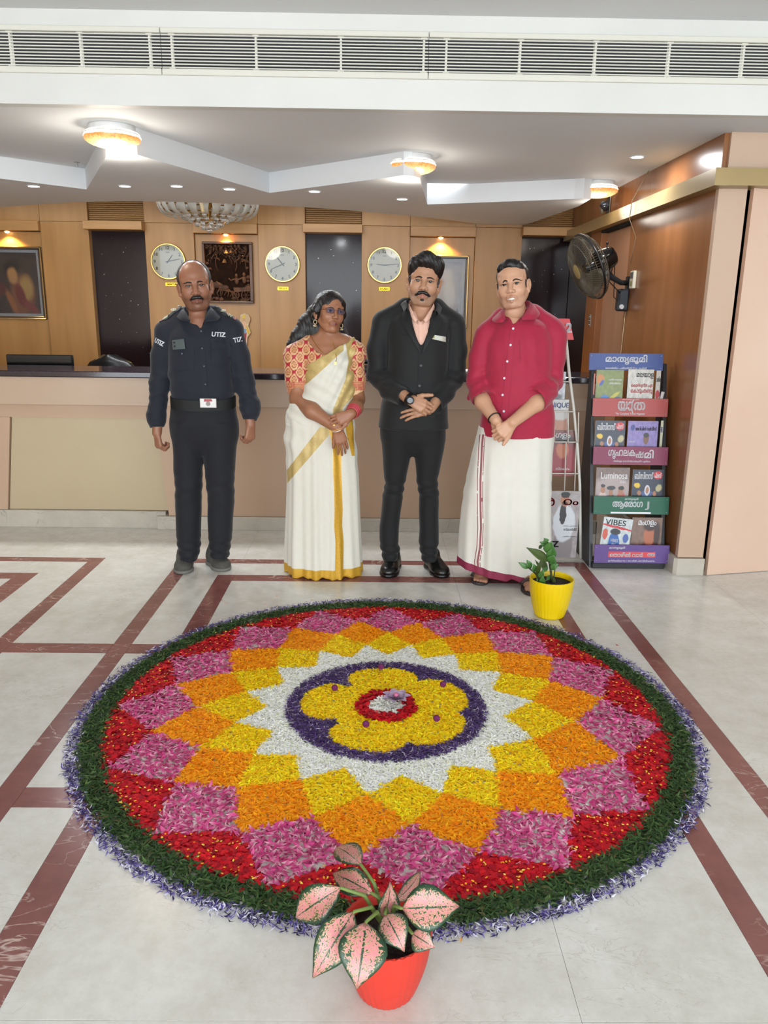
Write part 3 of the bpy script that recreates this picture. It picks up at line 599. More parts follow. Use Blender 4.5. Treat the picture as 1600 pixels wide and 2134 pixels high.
# ------------------------------------------------------------------ things on and behind the desk
M_blk = mat('black_plastic', (20, 20, 22), .35); M_blk2 = mat('black_gloss', (14, 16, 18), .12, spec=.6)
mo = thing('desk_monitor', 'black monitor seen from behind at the end of the dark countertop', 'monitor', (-2.36, 5.72, .745))
box('housing', (-2.66, 5.69, .80), (-2.19, 5.73, 1.115), M_blk2, mo, .006); box('rear_bulge', (-2.55, 5.675, .86), (-2.3, 5.695, 1.02), M_blk, mo, .006); box('stand_neck', (-2.45, 5.70, .757), (-2.38, 5.72, .83), M_blk, mo, .002); box('stand_base', (-2.52, 5.66, .7455), (-2.31, 5.80, .758), M_blk, mo, .004)
oc = thing('office_chair', 'black office chair whose curved back shows above the countertop', 'chair', (-2.02, 6.1, 0))
P = []
for z in np.linspace(.62, 1.10, 9):
    t = (z - .62) / .48; w = .24 * math.sqrt(max(.02, 1 - max(0, (t - .45) / .56) ** 2.2)); P.append([(-2.06 + w * s, 6.10 + .05 * s * s - .03 * t, z - .0 * s) for s in np.linspace(-1, 1, 11)])
MB().grid(P).build('backrest', M_blk, oc, True).modifiers.new('thickness', 'SOLIDIFY').thickness = .04
box('seat', (-2.28, 6.14, .42), (-1.82, 6.6, .5), M_blk, oc, .03); MB().lathe([(.0, .42), (.03, .42), (.03, .1), (.0, .1)], (-2.05, 6.36, 0), 12).build('gas_lift', hg, oc, True, sharp=40)
for k in range(5): a = k * 2 * PI / 5; MB().tube([(-2.05, 6.36, .1), (-2.05 + .27 * math.cos(a), 6.36 + .27 * math.sin(a), .06)], [.022, .016], 8).build('base_leg', M_blk, oc, True); MB().lathe([(.0, -.012), (.025, -.012), (.025, .012), (.0, .012)], (-2.05 + .27 * math.cos(a), 6.36 + .27 * math.sin(a), .026), 12, (math.cos(a + 1.5), math.sin(a + 1.5), 0)).build('castor', M_blk, oc, True, sharp=40)
bar = MB(); bar.tube([(-2.05, 6.4, .44), (-2.05, 6.18, .46), (-2.06, 6.13, .7)], .016, 8); bar.build('back_bar', M_blk, oc, True)
tel = thing('desk_telephone', 'black desk telephone behind the counter beside the woman in the sari', 'telephone', (-.1, 5.42, 1.05))
MB().quadbox([(-.2, 5.33, 1.05), (-.2, 5.47, 1.05), (-.2, 5.47, 1.09), (-.2, 5.40, 1.075), (-.2, 5.33, 1.06)], (.2, 0, 0)).build('base', M_blk, tel); MB().tube([(-.19, 5.42, 1.105), (-.19, 5.42, 1.112), (-.12, 5.42, 1.116), (-.03, 5.42, 1.112), (-.015, 5.42, 1.10)], [.016, .02, .014, .02, .016], 10).build('handset', M_blk2, tel, True)
pp = thing('paper_stack', 'small stack of white papers on the countertop', 'papers', (.72, 5.3, 1.05))
for k in range(5): MB().quadbox([(.52 + k * .004, 5.2 - k * .003, 1.0525 + k * .004), (.80, 5.2, 1.0525 + k * .004), (.80 - k * .002, 5.41, 1.0525 + k * .004), (.52, 5.41, 1.0525 + k * .004)], (0, 0, .0035)).build('sheet', mat('paper', (236, 236, 232), .6), pp)
# ------------------------------------------------------------------ flower carpet of loose petals
FC = np.array([.048, 2.658])
def petals(xy, L, Wd, z0, z1, cols, shape='petal', tilt=.14, base=None):
    "xy (n,2); returns verts, tris, colours. cols: list of (rgb, weight); base: rgb at the petal base"
    n = len(xy); L = L * rng.uniform(.75, 1.25, n); Wd = Wd * rng.uniform(.7, 1.3, n); th = rng.uniform(0, 2 * PI, n)
    d = np.stack([np.cos(th), np.sin(th), np.zeros(n)], 1); e = np.stack([-np.sin(th), np.cos(th), np.zeros(n)], 1)
    up = np.array([0, 0, 1.0]); pt = rng.normal(0, tilt, n); ro = rng.normal(0, tilt * 1.2, n)
    d = d * np.cos(pt)[:, None] + up * np.sin(pt)[:, None]; e = e * np.cos(ro)[:, None] + up * np.sin(ro)[:, None]; nrm = np.cross(d, e)
    c = np.concatenate([xy, rng.uniform(z0, z1, n)[:, None]], 1); Lh = (L / 2)[:, None]; W2 = (Wd / 2)[:, None]
    cu = (rng.uniform(.02, .14, n) * L)[:, None] * rng.choice([-1, 1], n)[:, None]; bend = e * (rng.normal(0, .16, n) * L)[:, None]
    if shape == 'round':
        pts = [c - d * Lh, c - e * W2 * .85 - d * Lh * .35, c - e * W2 * .9 + d * Lh * .45, c + d * Lh + nrm * cu * .4, c + e * W2 * .9 + d * Lh * .45, c + e * W2 * .85 - d * Lh * .35, c - nrm * cu * .5]
        tri = [(6, 0, 1), (6, 1, 2), (6, 2, 3), (6, 3, 4), (6, 4, 5), (6, 5, 0)]; wt = [.0, .7, 1, 1, 1, .7, .9]
    else:
        pts = [c - d * Lh + bend, c - e * W2 + d * Lh * .1 + nrm * cu * .25, c + d * Lh * .1 - nrm * cu * .35, c + e * W2 + d * Lh * .1 + nrm * cu * .25, c + d * Lh + nrm * cu + bend]
        tri = [(0, 1, 2), (0, 2, 3), (1, 4, 2), (2, 4, 3)]; wt = [.1, 1, .95, 1, 1]
    P = np.stack(pts, 1); k = P.shape[1]; T = (np.arange(n)[:, None, None] * k + np.array(tri)[None]).reshape(-1, 3)
    P[..., 2] = np.maximum(P[..., 2], .0006)
    w = np.array([x[1] for x in cols], float); ci = rng.choice(len(cols), n, p=w / w.sum()); cc = np.minimum(1, np.array([lin(x[0], 1)[:3] for x in cols])[ci] * rng.uniform(1.0, 1.35, n)[:, None])
    C = np.repeat(cc[:, None], k, 1)
    if base is not None:
        b = np.array(lin(base, 1)[:3]); wt = np.array(wt)[None, :, None]; C = C * wt + b * (1 - wt)
    return P.reshape(-1, 3), T, C.reshape(-1, 3)
def petal_mat():
    m = bpy.data.materials.new('flower_petals'); m.use_nodes = True; nt = m.node_tree; b = nt.nodes['Principled BSDF']; b.inputs['Roughness'].default_value = .6; b.inputs['Specular IOR Level'].default_value = .25
    a = nt.nodes.new('ShaderNodeAttribute'); a.attribute_name = 'Col'; nt.links.new(a.outputs['Color'], b.inputs['Base Color']); tr = nt.nodes.new('ShaderNodeBsdfTranslucent'); nt.links.new(a.outputs['Color'], tr.inputs['Color'])
    mx = nt.nodes.new('ShaderNodeMixShader'); mx.inputs[0].default_value = .3; nt.links.new(b.outputs[0], mx.inputs[1]); nt.links.new(tr.outputs[0], mx.inputs[2]); nt.links.new(mx.outputs[0], nt.nodes['Material Output'].inputs['Surface']); return m
M_petal = petal_mat()
fcp = thing('flower_carpet', 'large round floral carpet of loose petals laid on the marble floor', 'flower carpet', (FC[0], FC[1], 0))
def patch(name, xy, *a, **k):
    P, T, C = petals(xy, *a, **k); o = link(name, P, T, M_petal, fcp, attr=C); o['kind'] = 'stuff'; return o
def pol(r, deg): return FC + np.stack([r * np.cos(np.radians(deg)), r * np.sin(np.radians(deg))], -1)
def inpoly(q, poly):
    c = np.zeros(len(q), bool); n = len(poly)
    for i in range(n):
        a, b = poly[i], poly[(i + 1) % n]; m = (a[1] > q[:, 1]) != (b[1] > q[:, 1]); x = a[0] + (q[:, 1] - a[1]) / (b[1] - a[1] + 1e-12) * (b[0] - a[0]); c ^= m & (q[:, 0] < x)
    return c
def fill(poly, n, jit=.006):
    poly = np.array(poly); lo, hi = poly.min(0), poly.max(0); out = []
    while sum(map(len, out)) < n:
        q = rng.uniform(lo, hi, (n * 3, 2)); out.append(q[inpoly(q, poly)])
    return np.concatenate(out)[:n] + rng.normal(0, jit, (n, 2))
AY = np.array([108.5, 88.7, 68.2, 45.3, 18.6, -8.2, -38.5, -61.5, -84.5, -108.5, -132, -155.2, -179, -203.5, -228])    # measured angles of the yellow diamonds
AO = (AY + np.roll(AY, -1)) / 2; AO[-1] = (AY[-1] + AY[0] - 360) / 2
RI = rng.normal(0, .007, (4, 15)); r1, r2, r3, r4, r5, r6 = .445, .567, .70, .85, 1.012, 1.09
YEL = [((252, 208, 14), 5), ((254, 218, 30), 3), ((250, 190, 8), 2)]; ORA = [((252, 158, 8), 5), ((250, 144, 4), 3), ((253, 174, 20), 2)]
PNK = [((200, 66, 132), 5), ((184, 50, 112), 3), ((216, 92, 150), 2)]; RED = [((186, 14, 32), 5), ((206, 24, 36), 3), ((150, 8, 30), 2)]
GRN = [((58, 84, 44), 5), ((44, 68, 36), 4), ((80, 104, 58), 2), ((88, 84, 50), .5)]; PUR = [((84, 70, 138), 4), ((112, 102, 164), 3), ((210, 208, 224), 4), ((54, 46, 92), 3), ((40, 38, 50), 1.6)]
PUR2 = [((88, 62, 120), 4), ((66, 46, 98), 4), ((120, 96, 150), 2), ((60, 58, 66), 1), ((180, 170, 190), 1)]; WHT = [((248, 250, 236), 5), ((242, 246, 226), 4), ((252, 252, 246), 3), ((220, 224, 190), .5)]
N = 15; io = lambda k: (k - 1) % N
for k in range(N):
    oa, ob = AO[io(k)], AO[k]; oa = oa if oa > AY[k] else oa + 360
    q = [pol(r1 + RI[0, k], AY[k]), pol(r2 + RI[1, io(k)], oa), pol(r3 + RI[2, k], AY[k]), pol(r2 + RI[1, k], ob)]
    patch('yellow_petal_patch', fill(q, 1250), .022, .0075, .001, .007, YEL)
    y2 = AY[(k + 1) % N]; y2 = y2 if y2 < AO[k] else y2 - 360
    q = [pol(r2 + RI[1, k], AO[k]), pol(r3 + RI[2, k], AY[k]), pol(r4 + RI[3, k], AO[k]), pol(r3 + RI[2, (k + 1) % N], y2)]
    patch('orange_petal_patch', fill(q, 1800), .023, .008, .001, .007, ORA)
    q = [pol(r3 + RI[2, k], AY[k]), pol(r4 + RI[3, io(k)], oa), pol(r5 - .008, AY[k]), pol(r4 + RI[3, k], ob)]
    patch('pink_petal_patch', fill(q, 480, .004), .037, .0125, .001, .010, PNK, tilt=.15, base=(246, 222, 226))
    am = np.linspace(AY[k], y2, 7); q = [pol(r4 + RI[3, k], AO[k])] + [pol(r5, a) for a in am]
    P1 = petals(fill(q, 900, .007), .021, .016, .001, .009, RED, 'round'); P2 = petals(fill(q, 55, .007), .009, .006, .008, .011, [((250, 170, 40), 3), ((252, 210, 90), 2)], 'round')
    o = link('red_petal_patch', np.vstack([P1[0], P2[0]]), np.vstack([P1[1], P2[1] + len(P1[0])]), M_petal, fcp, attr=np.vstack([P1[2], P2[2]])); o['kind'] = 'stuff'
def annulus(ra, rb, n, jr=.006):
    a = rng.uniform(0, 360, n); return pol(np.sqrt(rng.uniform(ra ** 2, rb ** 2, n)) + rng.normal(0, jr, n), a)
patch('green_leaf_ring', annulus(1.008, 1.086, 15500, .007), .030, .0072, .001, .012, GRN, tilt=.26)
patch('purple_shred_ring', annulus(1.092, 1.126, 7500, .008), .021, .0042, .001, .012, PUR, tilt=.26)
star = []
for k in range(N): star += [pol(r1 + RI[0, k], AY[k]), pol(r2 + RI[1, k], AO[k])]
q = annulus(.365, .58, 40000, 0); q = q[inpoly(q, star)]; patch('white_petal_star', q[:19000], .022, .0052, .001, .006, WHT)
# five-lobed yellow flower inside a purple ring
LT = np.radians([93, 22, -42, -107, 171]); LTs = np.sort(LT % (2 * PI))
def lobe_r(t):
    dd = np.min(np.abs((t[:, None] - LT[None] + PI) % (2 * PI) - PI), 1); x = np.clip(dd / np.radians(36), 0, 1); return .215 + .112 * np.sqrt(np.clip(1 - x ** 2.6, 0, 1))
q = annulus(0, .345, 34000, 0) - FC; t = np.arctan2(q[:, 1], q[:, 0]); r = np.hypot(q[:, 0], q[:, 1]); ins = (r < lobe_r(t)) & (r > .112)
patch('yellow_petal_flower', q[ins][:9500] + FC, .022, .0078, .001, .008, YEL)
q = annulus(.2, .375, 26000, .004) - FC; t = np.arctan2(q[:, 1], q[:, 0]); r = np.hypot(q[:, 0], q[:, 1]); patch('purple_petal_ring', q[r > lobe_r(t) - .002][:8500] + FC, .022, .0042, .001, .013, PUR2)
patch('red_petal_ring', annulus(.068, .115, 750, .003), .019, .014, .003, .02, RED, 'round'); patch('white_petal_centre', annulus(0, .068, 480, .002), .022, .006, .002, .018, WHT)
# globe flowers and the central pink bloom rest on the carpet
M_globe = mat('globe_flower', (140, 40, 110), .7, rgb2=(104, 24, 84), nscale=240, bump=.8)
for i, (r, a) in enumerate([(.287, 93.7), (.262, 31), (.222, -36), (.19, -113), (.222, 154)]):
    c = pol(r, a); b = MB()
    P = []; n, m = 18, 10
    for j in range(1, m):
        tt = PI * j / m; P.append(np.array([[c[0] + (.0125 + .0012 * math.sin(7 * s * 2 * PI / n * 2 + j * 2)) * math.sin(tt) * math.cos(2 * PI * s / n), c[1] + .0125 * math.sin(tt) * math.sin(2 * PI * s / n), .030 + .0125 * math.cos(tt)] for s in range(n)]))
    b.rings(P); o = b.build('globe_flower', M_globe, None, True, loc=(c[0], c[1], .0165)); tag(o, 'small purple globe flower on the yellow lobe ' + ('pointing at the reception desk', 'pointing at the yellow pot', 'pointing away from the guard', 'pointing at the red pot', 'pointing at the guard')[i], 'flower', 'purple globe flowers on the yellow petals')
oc_ = thing('water_lily', 'pale mauve and pink bloom lying on the white petals at the centre', 'flower', (.085, 2.672, .021))
M_lil = mat('mauve_petal', (176, 150, 184), .45, rgb2=(200, 176, 200), nscale=30); M_lil2 = mat('pink_petal', (220, 130, 170), .45, rgb2=(200, 90, 130), nscale=60)
def lily(n, L, w, z, el, m, name, off):
    for k in range(n):
        a = 2 * PI * k / n + off; d = np.array([math.cos(a), math.sin(a), 0]); e = np.array([-d[1], d[0], 0]); P = []
        for s in np.linspace(0, 1, 6):
            ww = w * math.sin(PI * min(.97, .12 + s * .86)) ** .8; c = np.array([.085, 2.672, z]) + d * L * s * math.cos(el) + np.array([0, 0, L * s * math.sin(el) - .012 * s * s]); P.append([c + e * ww * .93 * q + np.array([0, 0, .25 * ww * q * q]) for q in (-1, -.5, 0, .5, 1)])
        MB().grid(P).build(name, m, oc_, True)
lily(7, .062, .020, .028, .45, M_lil, 'outer_petal', 0); lily(6, .045, .017, .026, .85, M_lil, 'middle_petal', .4); lily(6, .026, .010, .034, 1.1, M_lil2, 'inner_petal', .2)
MB().ball((.085, 2.672, .045), .01, 12, 8).build('flower_heart', M_lil2, oc_, True)
# stray petals
P1 = petals(np.array([onz(*p)[:2] for p in [(470, 1257), (474, 1258), (577, 1242), (625, 1242), (650, 1251), (548, 1276), (553, 1260), (462, 1252), (1285, 1345), (1330, 1357), (700, 1975), (880, 1972), (960, 1962), (1330, 1780)]]), .018, .006, .001, .004, [((240, 150, 30), 3), ((170, 30, 40), 1), ((60, 50, 90), 2)])
o = link('stray_petals', P1[0], P1[1], M_petal, fcp, attr=P1[2]); o['kind'] = 'stuff'

# ------------------------------------------------------------------ potted plants
def pot(t, c, r0, r1_, h, m, rows=46, seg=132, inner=None, lip=.012):
    R = []; a = np.arange(seg) * 2 * PI / seg
    for j in range(rows + 1):
        s = j / rows; z = h * s; r = r0 + (r1_ - r0) * (1 - (1 - s) ** 1.9); r = r * (1 if s > .03 else .96 + 1.3 * s)
        if s < .33: mod = .0009 * np.sign(np.sin(a * 33)) * (s > .02)
        else: mod = .0013 * np.sin(a * 33 + j * PI * .5) * np.cos(j * PI * .5 + (0 if j % 2 else PI / 4)) * (s < .985)
        zz = z + (.0022 * np.cos(a * 33) if j == rows else 0 * a)
        R.append(np.stack([c[0] + (r + mod) * np.cos(a), c[1] + (r + mod) * np.sin(a), c[2] + zz], 1))
    for dr, dz in ((.004, .001), (.007, -.004), (.009, -.03), (.012, -.05)): R.append(np.stack([c[0] + (r1_ - dr) * np.cos(a), c[1] + (r1_ - dr) * np.sin(a), np.full(seg, c[2] + h + dz)], 1))
    MB().rings(R).build('pot_body', m, t, True, sharp=60)
    MB().lathe([(.0, h - .026), (.3 * r1_, h - .022), (.7 * r1_, h - .028), (r1_ - .008, h - .026), (r1_ - .012, h - .04), (.0, h - .04)], c, 32).build('soil', mat('dark_soil', (26, 20, 18), .95, rgb2=(46, 36, 30), nscale=120, bump=1.0), t, True)
def leafmesh(base, tip, w, nrm, sag=.0, fold=.15, n=9, name='leaf', m=None, t=None, peak=.42, wav=.0, tail=.0):
    base, tip, nrm = (np.array(x, float) for x in (base, tip, nrm)); d = tip - base; L = np.linalg.norm(d); d /= L; e = np.cross(d, nrm); e /= np.linalg.norm(e); nr = np.cross(e, d); P = []; UV = []
    for i in range(n + 1):
        s = i / n; x = s / peak if s < peak else (1 - s) / (1 - peak); ww = w / 2 * (math.sin(min(1, x) * PI / 2) ** .8 if s < peak else math.cos((s - peak) / (1 - peak) * PI / 2) ** 1.12); ww = max(ww, .0008)
        c = base + d * L * s + nr * sag * 4 * s * (1 - s); P.append([c + e * ww * .93 * q + nr * (abs(q) * ww * fold + wav * math.sin(s * 11 + q) * abs(q)) for q in (-1, -.66, -.33, 0, .33, .66, 1)]); UV.append([(s, .5 + .5 * q) for q in (-1, -.66, -.33, 0, .33, .66, 1)])
    P = np.array(P); mm, nn = P.shape[:2]; F = np.array([(i * nn + j, i * nn + j + 1, (i + 1) * nn + j + 1, (i + 1) * nn + j) for i in range(mm - 1) for j in range(nn - 1)])
    o = link(name, P.reshape(-1, 3), F, m, t, True); uv = o.data.uv_layers.new(name='UVMap'); U = np.array(UV, np.float32).reshape(-1, 2); uv.data.foreach_set('uv', U[F.ravel()].ravel())
    sd = o.modifiers.new('thickness', 'SOLIDIFY'); sd.thickness = .0012; return o
def mottled():
    m = bpy.data.materials.new('pink_mottled_leaf'); m.use_nodes = True; nt = m.node_tree; b = nt.nodes['Principled BSDF']; L = nt.links; b.inputs['Roughness'].default_value = .35
    uv = nt.nodes.new('ShaderNodeUVMap'); sp = nt.nodes.new('ShaderNodeSeparateXYZ'); L.new(uv.outputs[0], sp.inputs[0])
    oi = nt.nodes.new('ShaderNodeObjectInfo'); ad = nt.nodes.new('ShaderNodeVectorMath'); ad.operation = 'ADD'; L.new(uv.outputs[0], ad.inputs[0])
    cm = nt.nodes.new('ShaderNodeCombineXYZ'); L.new(oi.outputs['Random'], cm.inputs[2]); sc = nt.nodes.new('ShaderNodeVectorMath'); sc.operation = 'SCALE'; sc.inputs['Scale'].default_value = 20; L.new(cm.outputs[0], sc.inputs[0]); L.new(sc.outputs[0], ad.inputs[1])
    mp = nt.nodes.new('ShaderNodeMapping'); mp.inputs['Scale'].default_value = (8, 5, 1); L.new(ad.outputs[0], mp.inputs[0]); n = nt.nodes.new('ShaderNodeTexNoise'); n.inputs['Scale'].default_value = 1.9; n.inputs['Detail'].default_value = 2.5; n.inputs['Distortion'].default_value = 2.2; L.new(mp.outputs[0], n.inputs['Vector'])
    def M(op, a, c): x = nt.nodes.new('ShaderNodeMath'); x.operation = op; [L.new(v, x.inputs[i]) if not isinstance(v, (int, float)) else setattr(x.inputs[i], 'default_value', v) for i, v in enumerate((a, c))]; return x.outputs[0]
    ed = M('MULTIPLY', M('ABSOLUTE', M('SUBTRACT', sp.outputs[1], .5), 0), 2.0); edge = M('POWER', ed, 4.0)
    rib = M('MULTIPLY', M('LESS_THAN', ed, .05), .2); tot = M('ADD', M('ADD', n.outputs[0], M('MULTIPLY', edge, .42)), rib)
    r = nt.nodes.new('ShaderNodeValToRGB'); e = r.color_ramp.elements; L.new(tot, r.inputs[0]); e[0].position = 0; e[0].color = lin((226, 134, 138)); e[1].position = 1; e[1].color = lin((34, 66, 48))
    for p, c in ((.52, (224, 138, 140)), (.565, (214, 170, 136)), (.595, (160, 166, 90)), (.62, (44, 76, 46))): x = e.new(p); x.color = lin(c)
    L.new(r.outputs[0], b.inputs['Base Color']); return m
M_leafp = mottled(); M_stem = mat('green_stem', (120, 140, 70), .5); M_redpot = mat('red_pot_plastic', (216, 58, 42), .45); M_yelpot = mat('yellow_pot_plastic', (248, 212, 0), .4)
rp = np.array([.034, 1.405, 0]); t = thing('potted_plant', 'pink and green mottled foliage plant in a red woven plastic pot', 'potted plant', tuple(rp))
pot(t, rp, .062, .098, .165, M_redpot)
zc = lambda x, y: (590 + x / 4, 1740 + y / 4)
def lf(bx, by, tx, ty, yb, yt, w, nrm=(0, -.55, .85), **k):
    b = ony(*zc(bx, by), yb); e = ony(*zc(tx, ty), yt); o = leafmesh(b, e, w, nrm, m=M_leafp, t=t, **k)
    stem = np.array([[rp[0] + .005, rp[1], .14], (np.array([rp[0], rp[1], .18]) + b) / 2 + (0, 0, .02), b, b + (e - b) * .12]); MB().tube(stem, [.0055, .0045, .0035, .002], 8).build('petiole', M_stem, t, True)
lf(650, 250, 440, 105, 1.47, 1.60, .066, (0, -.5, .9), sag=.01)
lf(745, 490, 412, 318, 1.41, 1.50, .064, (-.1, -.6, .8), sag=.012)
lf(480, 440, 103, 690, 1.40, 1.42, .082, (-.2, -.8, .6), sag=.02)
lf(930, 555, 1140, 305, 1.44, 1.52, .042, (.3, -.8, .4), sag=.01, fold=.4)
lf(815, 700, 890, 390, 1.39, 1.42, .056, (.4, -.85, .2), sag=.012, fold=.35)
lf(985, 612, 1468, 595, 1.36, 1.36, .096, (.0, -.75, .66), sag=.02)
lf(850, 660, 1010, 975, 1.36, 1.30, .072, (.2, -.85, .4), sag=.02)
lf(1075, 820, 1262, 940, 1.33, 1.30, .056, (.2, -.8, .5), sag=.01)
lf(590, 640, 245, 1195, 1.34, 1.27, .086, (-.25, -.9, .35), sag=.025, peak=.38)
lf(690, 725, 612, 1285, 1.32, 1.235, .106, (.0, -.95, .3), sag=.02)
yp = np.array([.866, 3.60, 0]); t = thing('potted_plant', 'small glossy green leafed plant in a yellow woven plastic pot', 'potted plant', tuple(yp))
pot(t, yp, .07, .107, .195, M_yelpot)
zy = lambda x, y: (1080 + x / 10.67, 1110 + y / 10.67)
M_zz = mat('glossy_leaf', (62, 110, 52), .3, rgb2=(84, 134, 66), nscale=14); M_zz2 = mat('olive_leaf', (78, 96, 40), .35, rgb2=(66, 84, 36), nscale=14); M_zs = mat('dark_stem', (52, 58, 34), .5)
def stem(pts, yy, r): P = [ony(*zy(*p), y) for p, y in zip(pts, yy)]; P[0][2] = .16; MB().tube(P, np.linspace(r, r * .6, len(P)), 8).build('stem', M_zs, t, True)
stem([(590, 1230), (480, 1060), (370, 900), (235, 790)], [3.58, 3.57, 3.56, 3.55], .006); stem([(725, 1250), (735, 960), (690, 680), (650, 520), (620, 250)], [3.6, 3.6, 3.6, 3.6, 3.6], .006); stem([(755, 1230), (790, 1000), (812, 810)], [3.62, 3.62, 3.62], .004); stem([(600, 1220), (560, 1000), (530, 830)], [3.6, 3.62, 3.64], .004)
for i, (bx, by, tx, ty, w, m, dy) in enumerate([(235, 790, 0, 665, .030, 0, 0), (280, 800, 185, 605, .032, 0, 0), (350, 880, 340, 690, .034, 0, -.02), (400, 940, 440, 660, .036, 1, -.02), (430, 960, 410, 780, .028, 0, .02), (470, 1020, 560, 830, .034, 0, -.02), (480, 1060, 420, 1000, .03, 0, 0), (500, 1120, 400, 980, .03, 0, 0), (540, 1180, 545, 960, .036, 0, -.02), (600, 1220, 620, 1040, .026, 0, .02), (540, 800, 530, 590, .05, 1, .03), (545, 880, 640, 700, .03, 0, .03), (500, 780, 370, 600, .014, 1, .0),
        (690, 640, 175, 330, .05, 1, -.02), (620, 240, 570, 120, .036, 0, 0), (630, 290, 475, 205, .028, 0, .0), (640, 330, 640, 190, .03, 0, .02), (650, 480, 740, 190, .06, 0, -.02), (670, 560, 800, 330, .055, 0, -.02), (690, 660, 800, 500, .05, 0, -.02), (710, 720, 830, 600, .04, 0, -.01), (720, 800, 900, 690, .03, 0, 0), (740, 830, 820, 690, .03, 0, -.01), (560, 330, 640, 340, .02, 0, .02), (545, 270, 450, 360, .018, 0, .04), (620, 1050, 720, 940, .024, 0, .02), (750, 1190, 780, 960, .03, 1, .02), (630, 1240, 710, 1160, .012, 0, -.02)]):
    b = ony(*zy(bx, by), 3.58 + dy); e = ony(*zy(tx, ty), 3.58 + dy * 2.2); leafmesh(b, e, w, (random.uniform(-.5, .5), -.9, random.uniform(.1, .6)), sag=.004, fold=.18, n=6, m=M_zz2 if m else M_zz, t=t)
# ------------------------------------------------------------------ wall fan, thermostat, camera, cables on the side wall
M_fan = mat('fan_black', (24, 25, 28), .3); M_fanw = mat('fan_wire', (96, 88, 74), .4, metal=.3); M_blade = mat('smoky_blade', (120, 110, 92), .25, trans=.35)
fn = thing('wall_fan', 'black wall mounted fan with round wire guard on the brown side wall', 'fan', (XR, 5.6, 1.5))
C0 = ony(1226, 556, 5.42); nf = np.array([-.90, -.12, -.40]); nf /= np.linalg.norm(nf); uf = np.cross(nf, (0, 0, 1)); uf /= np.linalg.norm(uf); wf = np.cross(uf, nf); Rf = .218
def FP(r, a, h): return C0 + nf * h + r * (math.cos(a) * uf + math.sin(a) * wf)
def guard(name, prof, nw, mm, off):
    b = MB()
    for k in range(nw):
        a = 2 * PI * k / nw + off; b.tube([FP(r, a, h) for r, h in prof], .0013, 4, False)
    for r, h in (prof[0], prof[len(prof) // 2], prof[-2]): b.tube([FP(r, a, h) for a in np.linspace(0, 2 * PI, 49)], .002, 5, False)
    b.build(name, mm, fn, True)
guard('front_guard', [(.05, .085), (.12, .08), (.175, .062), (.208, .03), (Rf, 0)], 84, M_fanw, 0); guard('rear_guard', [(.06, -.075), (.13, -.07), (.175, -.055), (.208, -.028), (Rf, 0)], 84, M_fanw, .03)
MB().tube([FP(Rf, a, 0) for a in np.linspace(0, 2 * PI, 65)], .008, 8, False).build('rim_ring', M_fan, fn, True)
MB().lathe([(.0, .09), (.045, .088), (.052, .082), (.052, .076), (.0, .076)], C0, 28, nf).build('badge_cap', mat('badge_gold', (178, 160, 110), .3, metal=.4), fn, True, sharp=40)
for k in range(3):
    P = []
    for r in np.linspace(.03, .185, 6):
        wd = (.35 + .5 * math.sin(PI * min(1, (r - .02) / .22))) ; P.append([FP(r, 2 * PI * k / 3 + wd * s * 1.05 + .4 * r, .012 + .03 * s) for s in np.linspace(-1, 1, 7)])
    MB().grid(P).build('fan_blade', M_blade, fn, True).modifiers.new('thickness', 'SOLIDIFY').thickness = .002
MB().lathe([(.0, .03), (.03, .03), (.036, .02), (.036, -.03), (.0, -.03)], C0, 20, nf).build('blade_hub', M_fan, fn, True, sharp=40)
MB().lathe([(.0, -.06), (.068, -.06), (.072, -.075), (.074, -.10), (.07, -.16), (.058, -.185), (.03, -.195), (.0, -.195)], C0, 32, nf).build('motor_housing', M_blk2, fn, True, sharp=50)
mt = C0 - nf * .13; kb = MB(); kb.tube([mt + np.array([0, 0, .06]), mt + np.array([0, 0, .095])], .005, 8); kb.ball(mt + np.array([0, 0, .1]), .009, 10, 6); kb.build('oscillation_knob', M_fan, fn, True)
br_ = onx(1310, 590, XR); jt = mt + np.array([.02, .02, -.085])
MB().tube([mt + np.array([0, 0, -.04]), jt + np.array([0, 0, .02]), jt, jt + np.array([.035, .01, -.03]), np.array([(jt[0] + br_[0]) / 2 + .02, (jt[1] + br_[1]) / 2, br_[2] + .0]), br_ + np.array([-.012, 0, 0])], [.026, .024, .022, .02, .018, .018], 10).build('support_arm', mat('arm_charcoal', (44, 47, 52), .4), fn, True)
MB().lathe([(.0, -.026), (.012, -.026), (.012, -.032), (.0, -.032)], jt, 12, (.3, .95, 0)).build('pivot_knob', mat('knob_grey', (196, 196, 196), .4), fn, True, sharp=40)
box('wall_bracket', (XR - .016, br_[1] - .03, br_[2] - .10), (XR - .0005, br_[1] + .03, br_[2] + .045), M_fan, fn, .004)
cbx = onx(1300, 626, XR); cbx[1] = br_[1] + .0
box('control_box', (XR - .075, cbx[1] - .045, cbx[2] - .075), (XR - .001, cbx[1] + .035, cbx[2] + .075), mat('control_charcoal', (46, 50, 56), .45), fn, .012)
MB().lathe([(.0, -.0), (.017, -.0), (.015, -.008), (.0, -.008)], (XR - .05, cbx[1] - .045, cbx[2] - .045), 16, (0, 1, 0)).build('speed_knob', mat('knob_pale', (214, 214, 214), .4), fn, True, sharp=40)
cd = MB(); cd.tube([mt - nf * .06, mt + np.array([.06, .03, -.02]), jt + np.array([.02, .0, -.06]), (XR - .03, br_[1], br_[2] - .09), (XR - .03, cbx[1], cbx[2] + .07)], .0035, 6); cd.tube([mt - nf * .06, mt + np.array([.07, .03, -.06]), (XR - .10, cbx[1], br_[2] - .04), (XR - .10, cbx[1] - .01, cbx[2] + .02), (XR - .06, cbx[1] - .03, cbx[2] - .02)], .003, 6); cd.build('fan_cable', M_fan, fn, True)
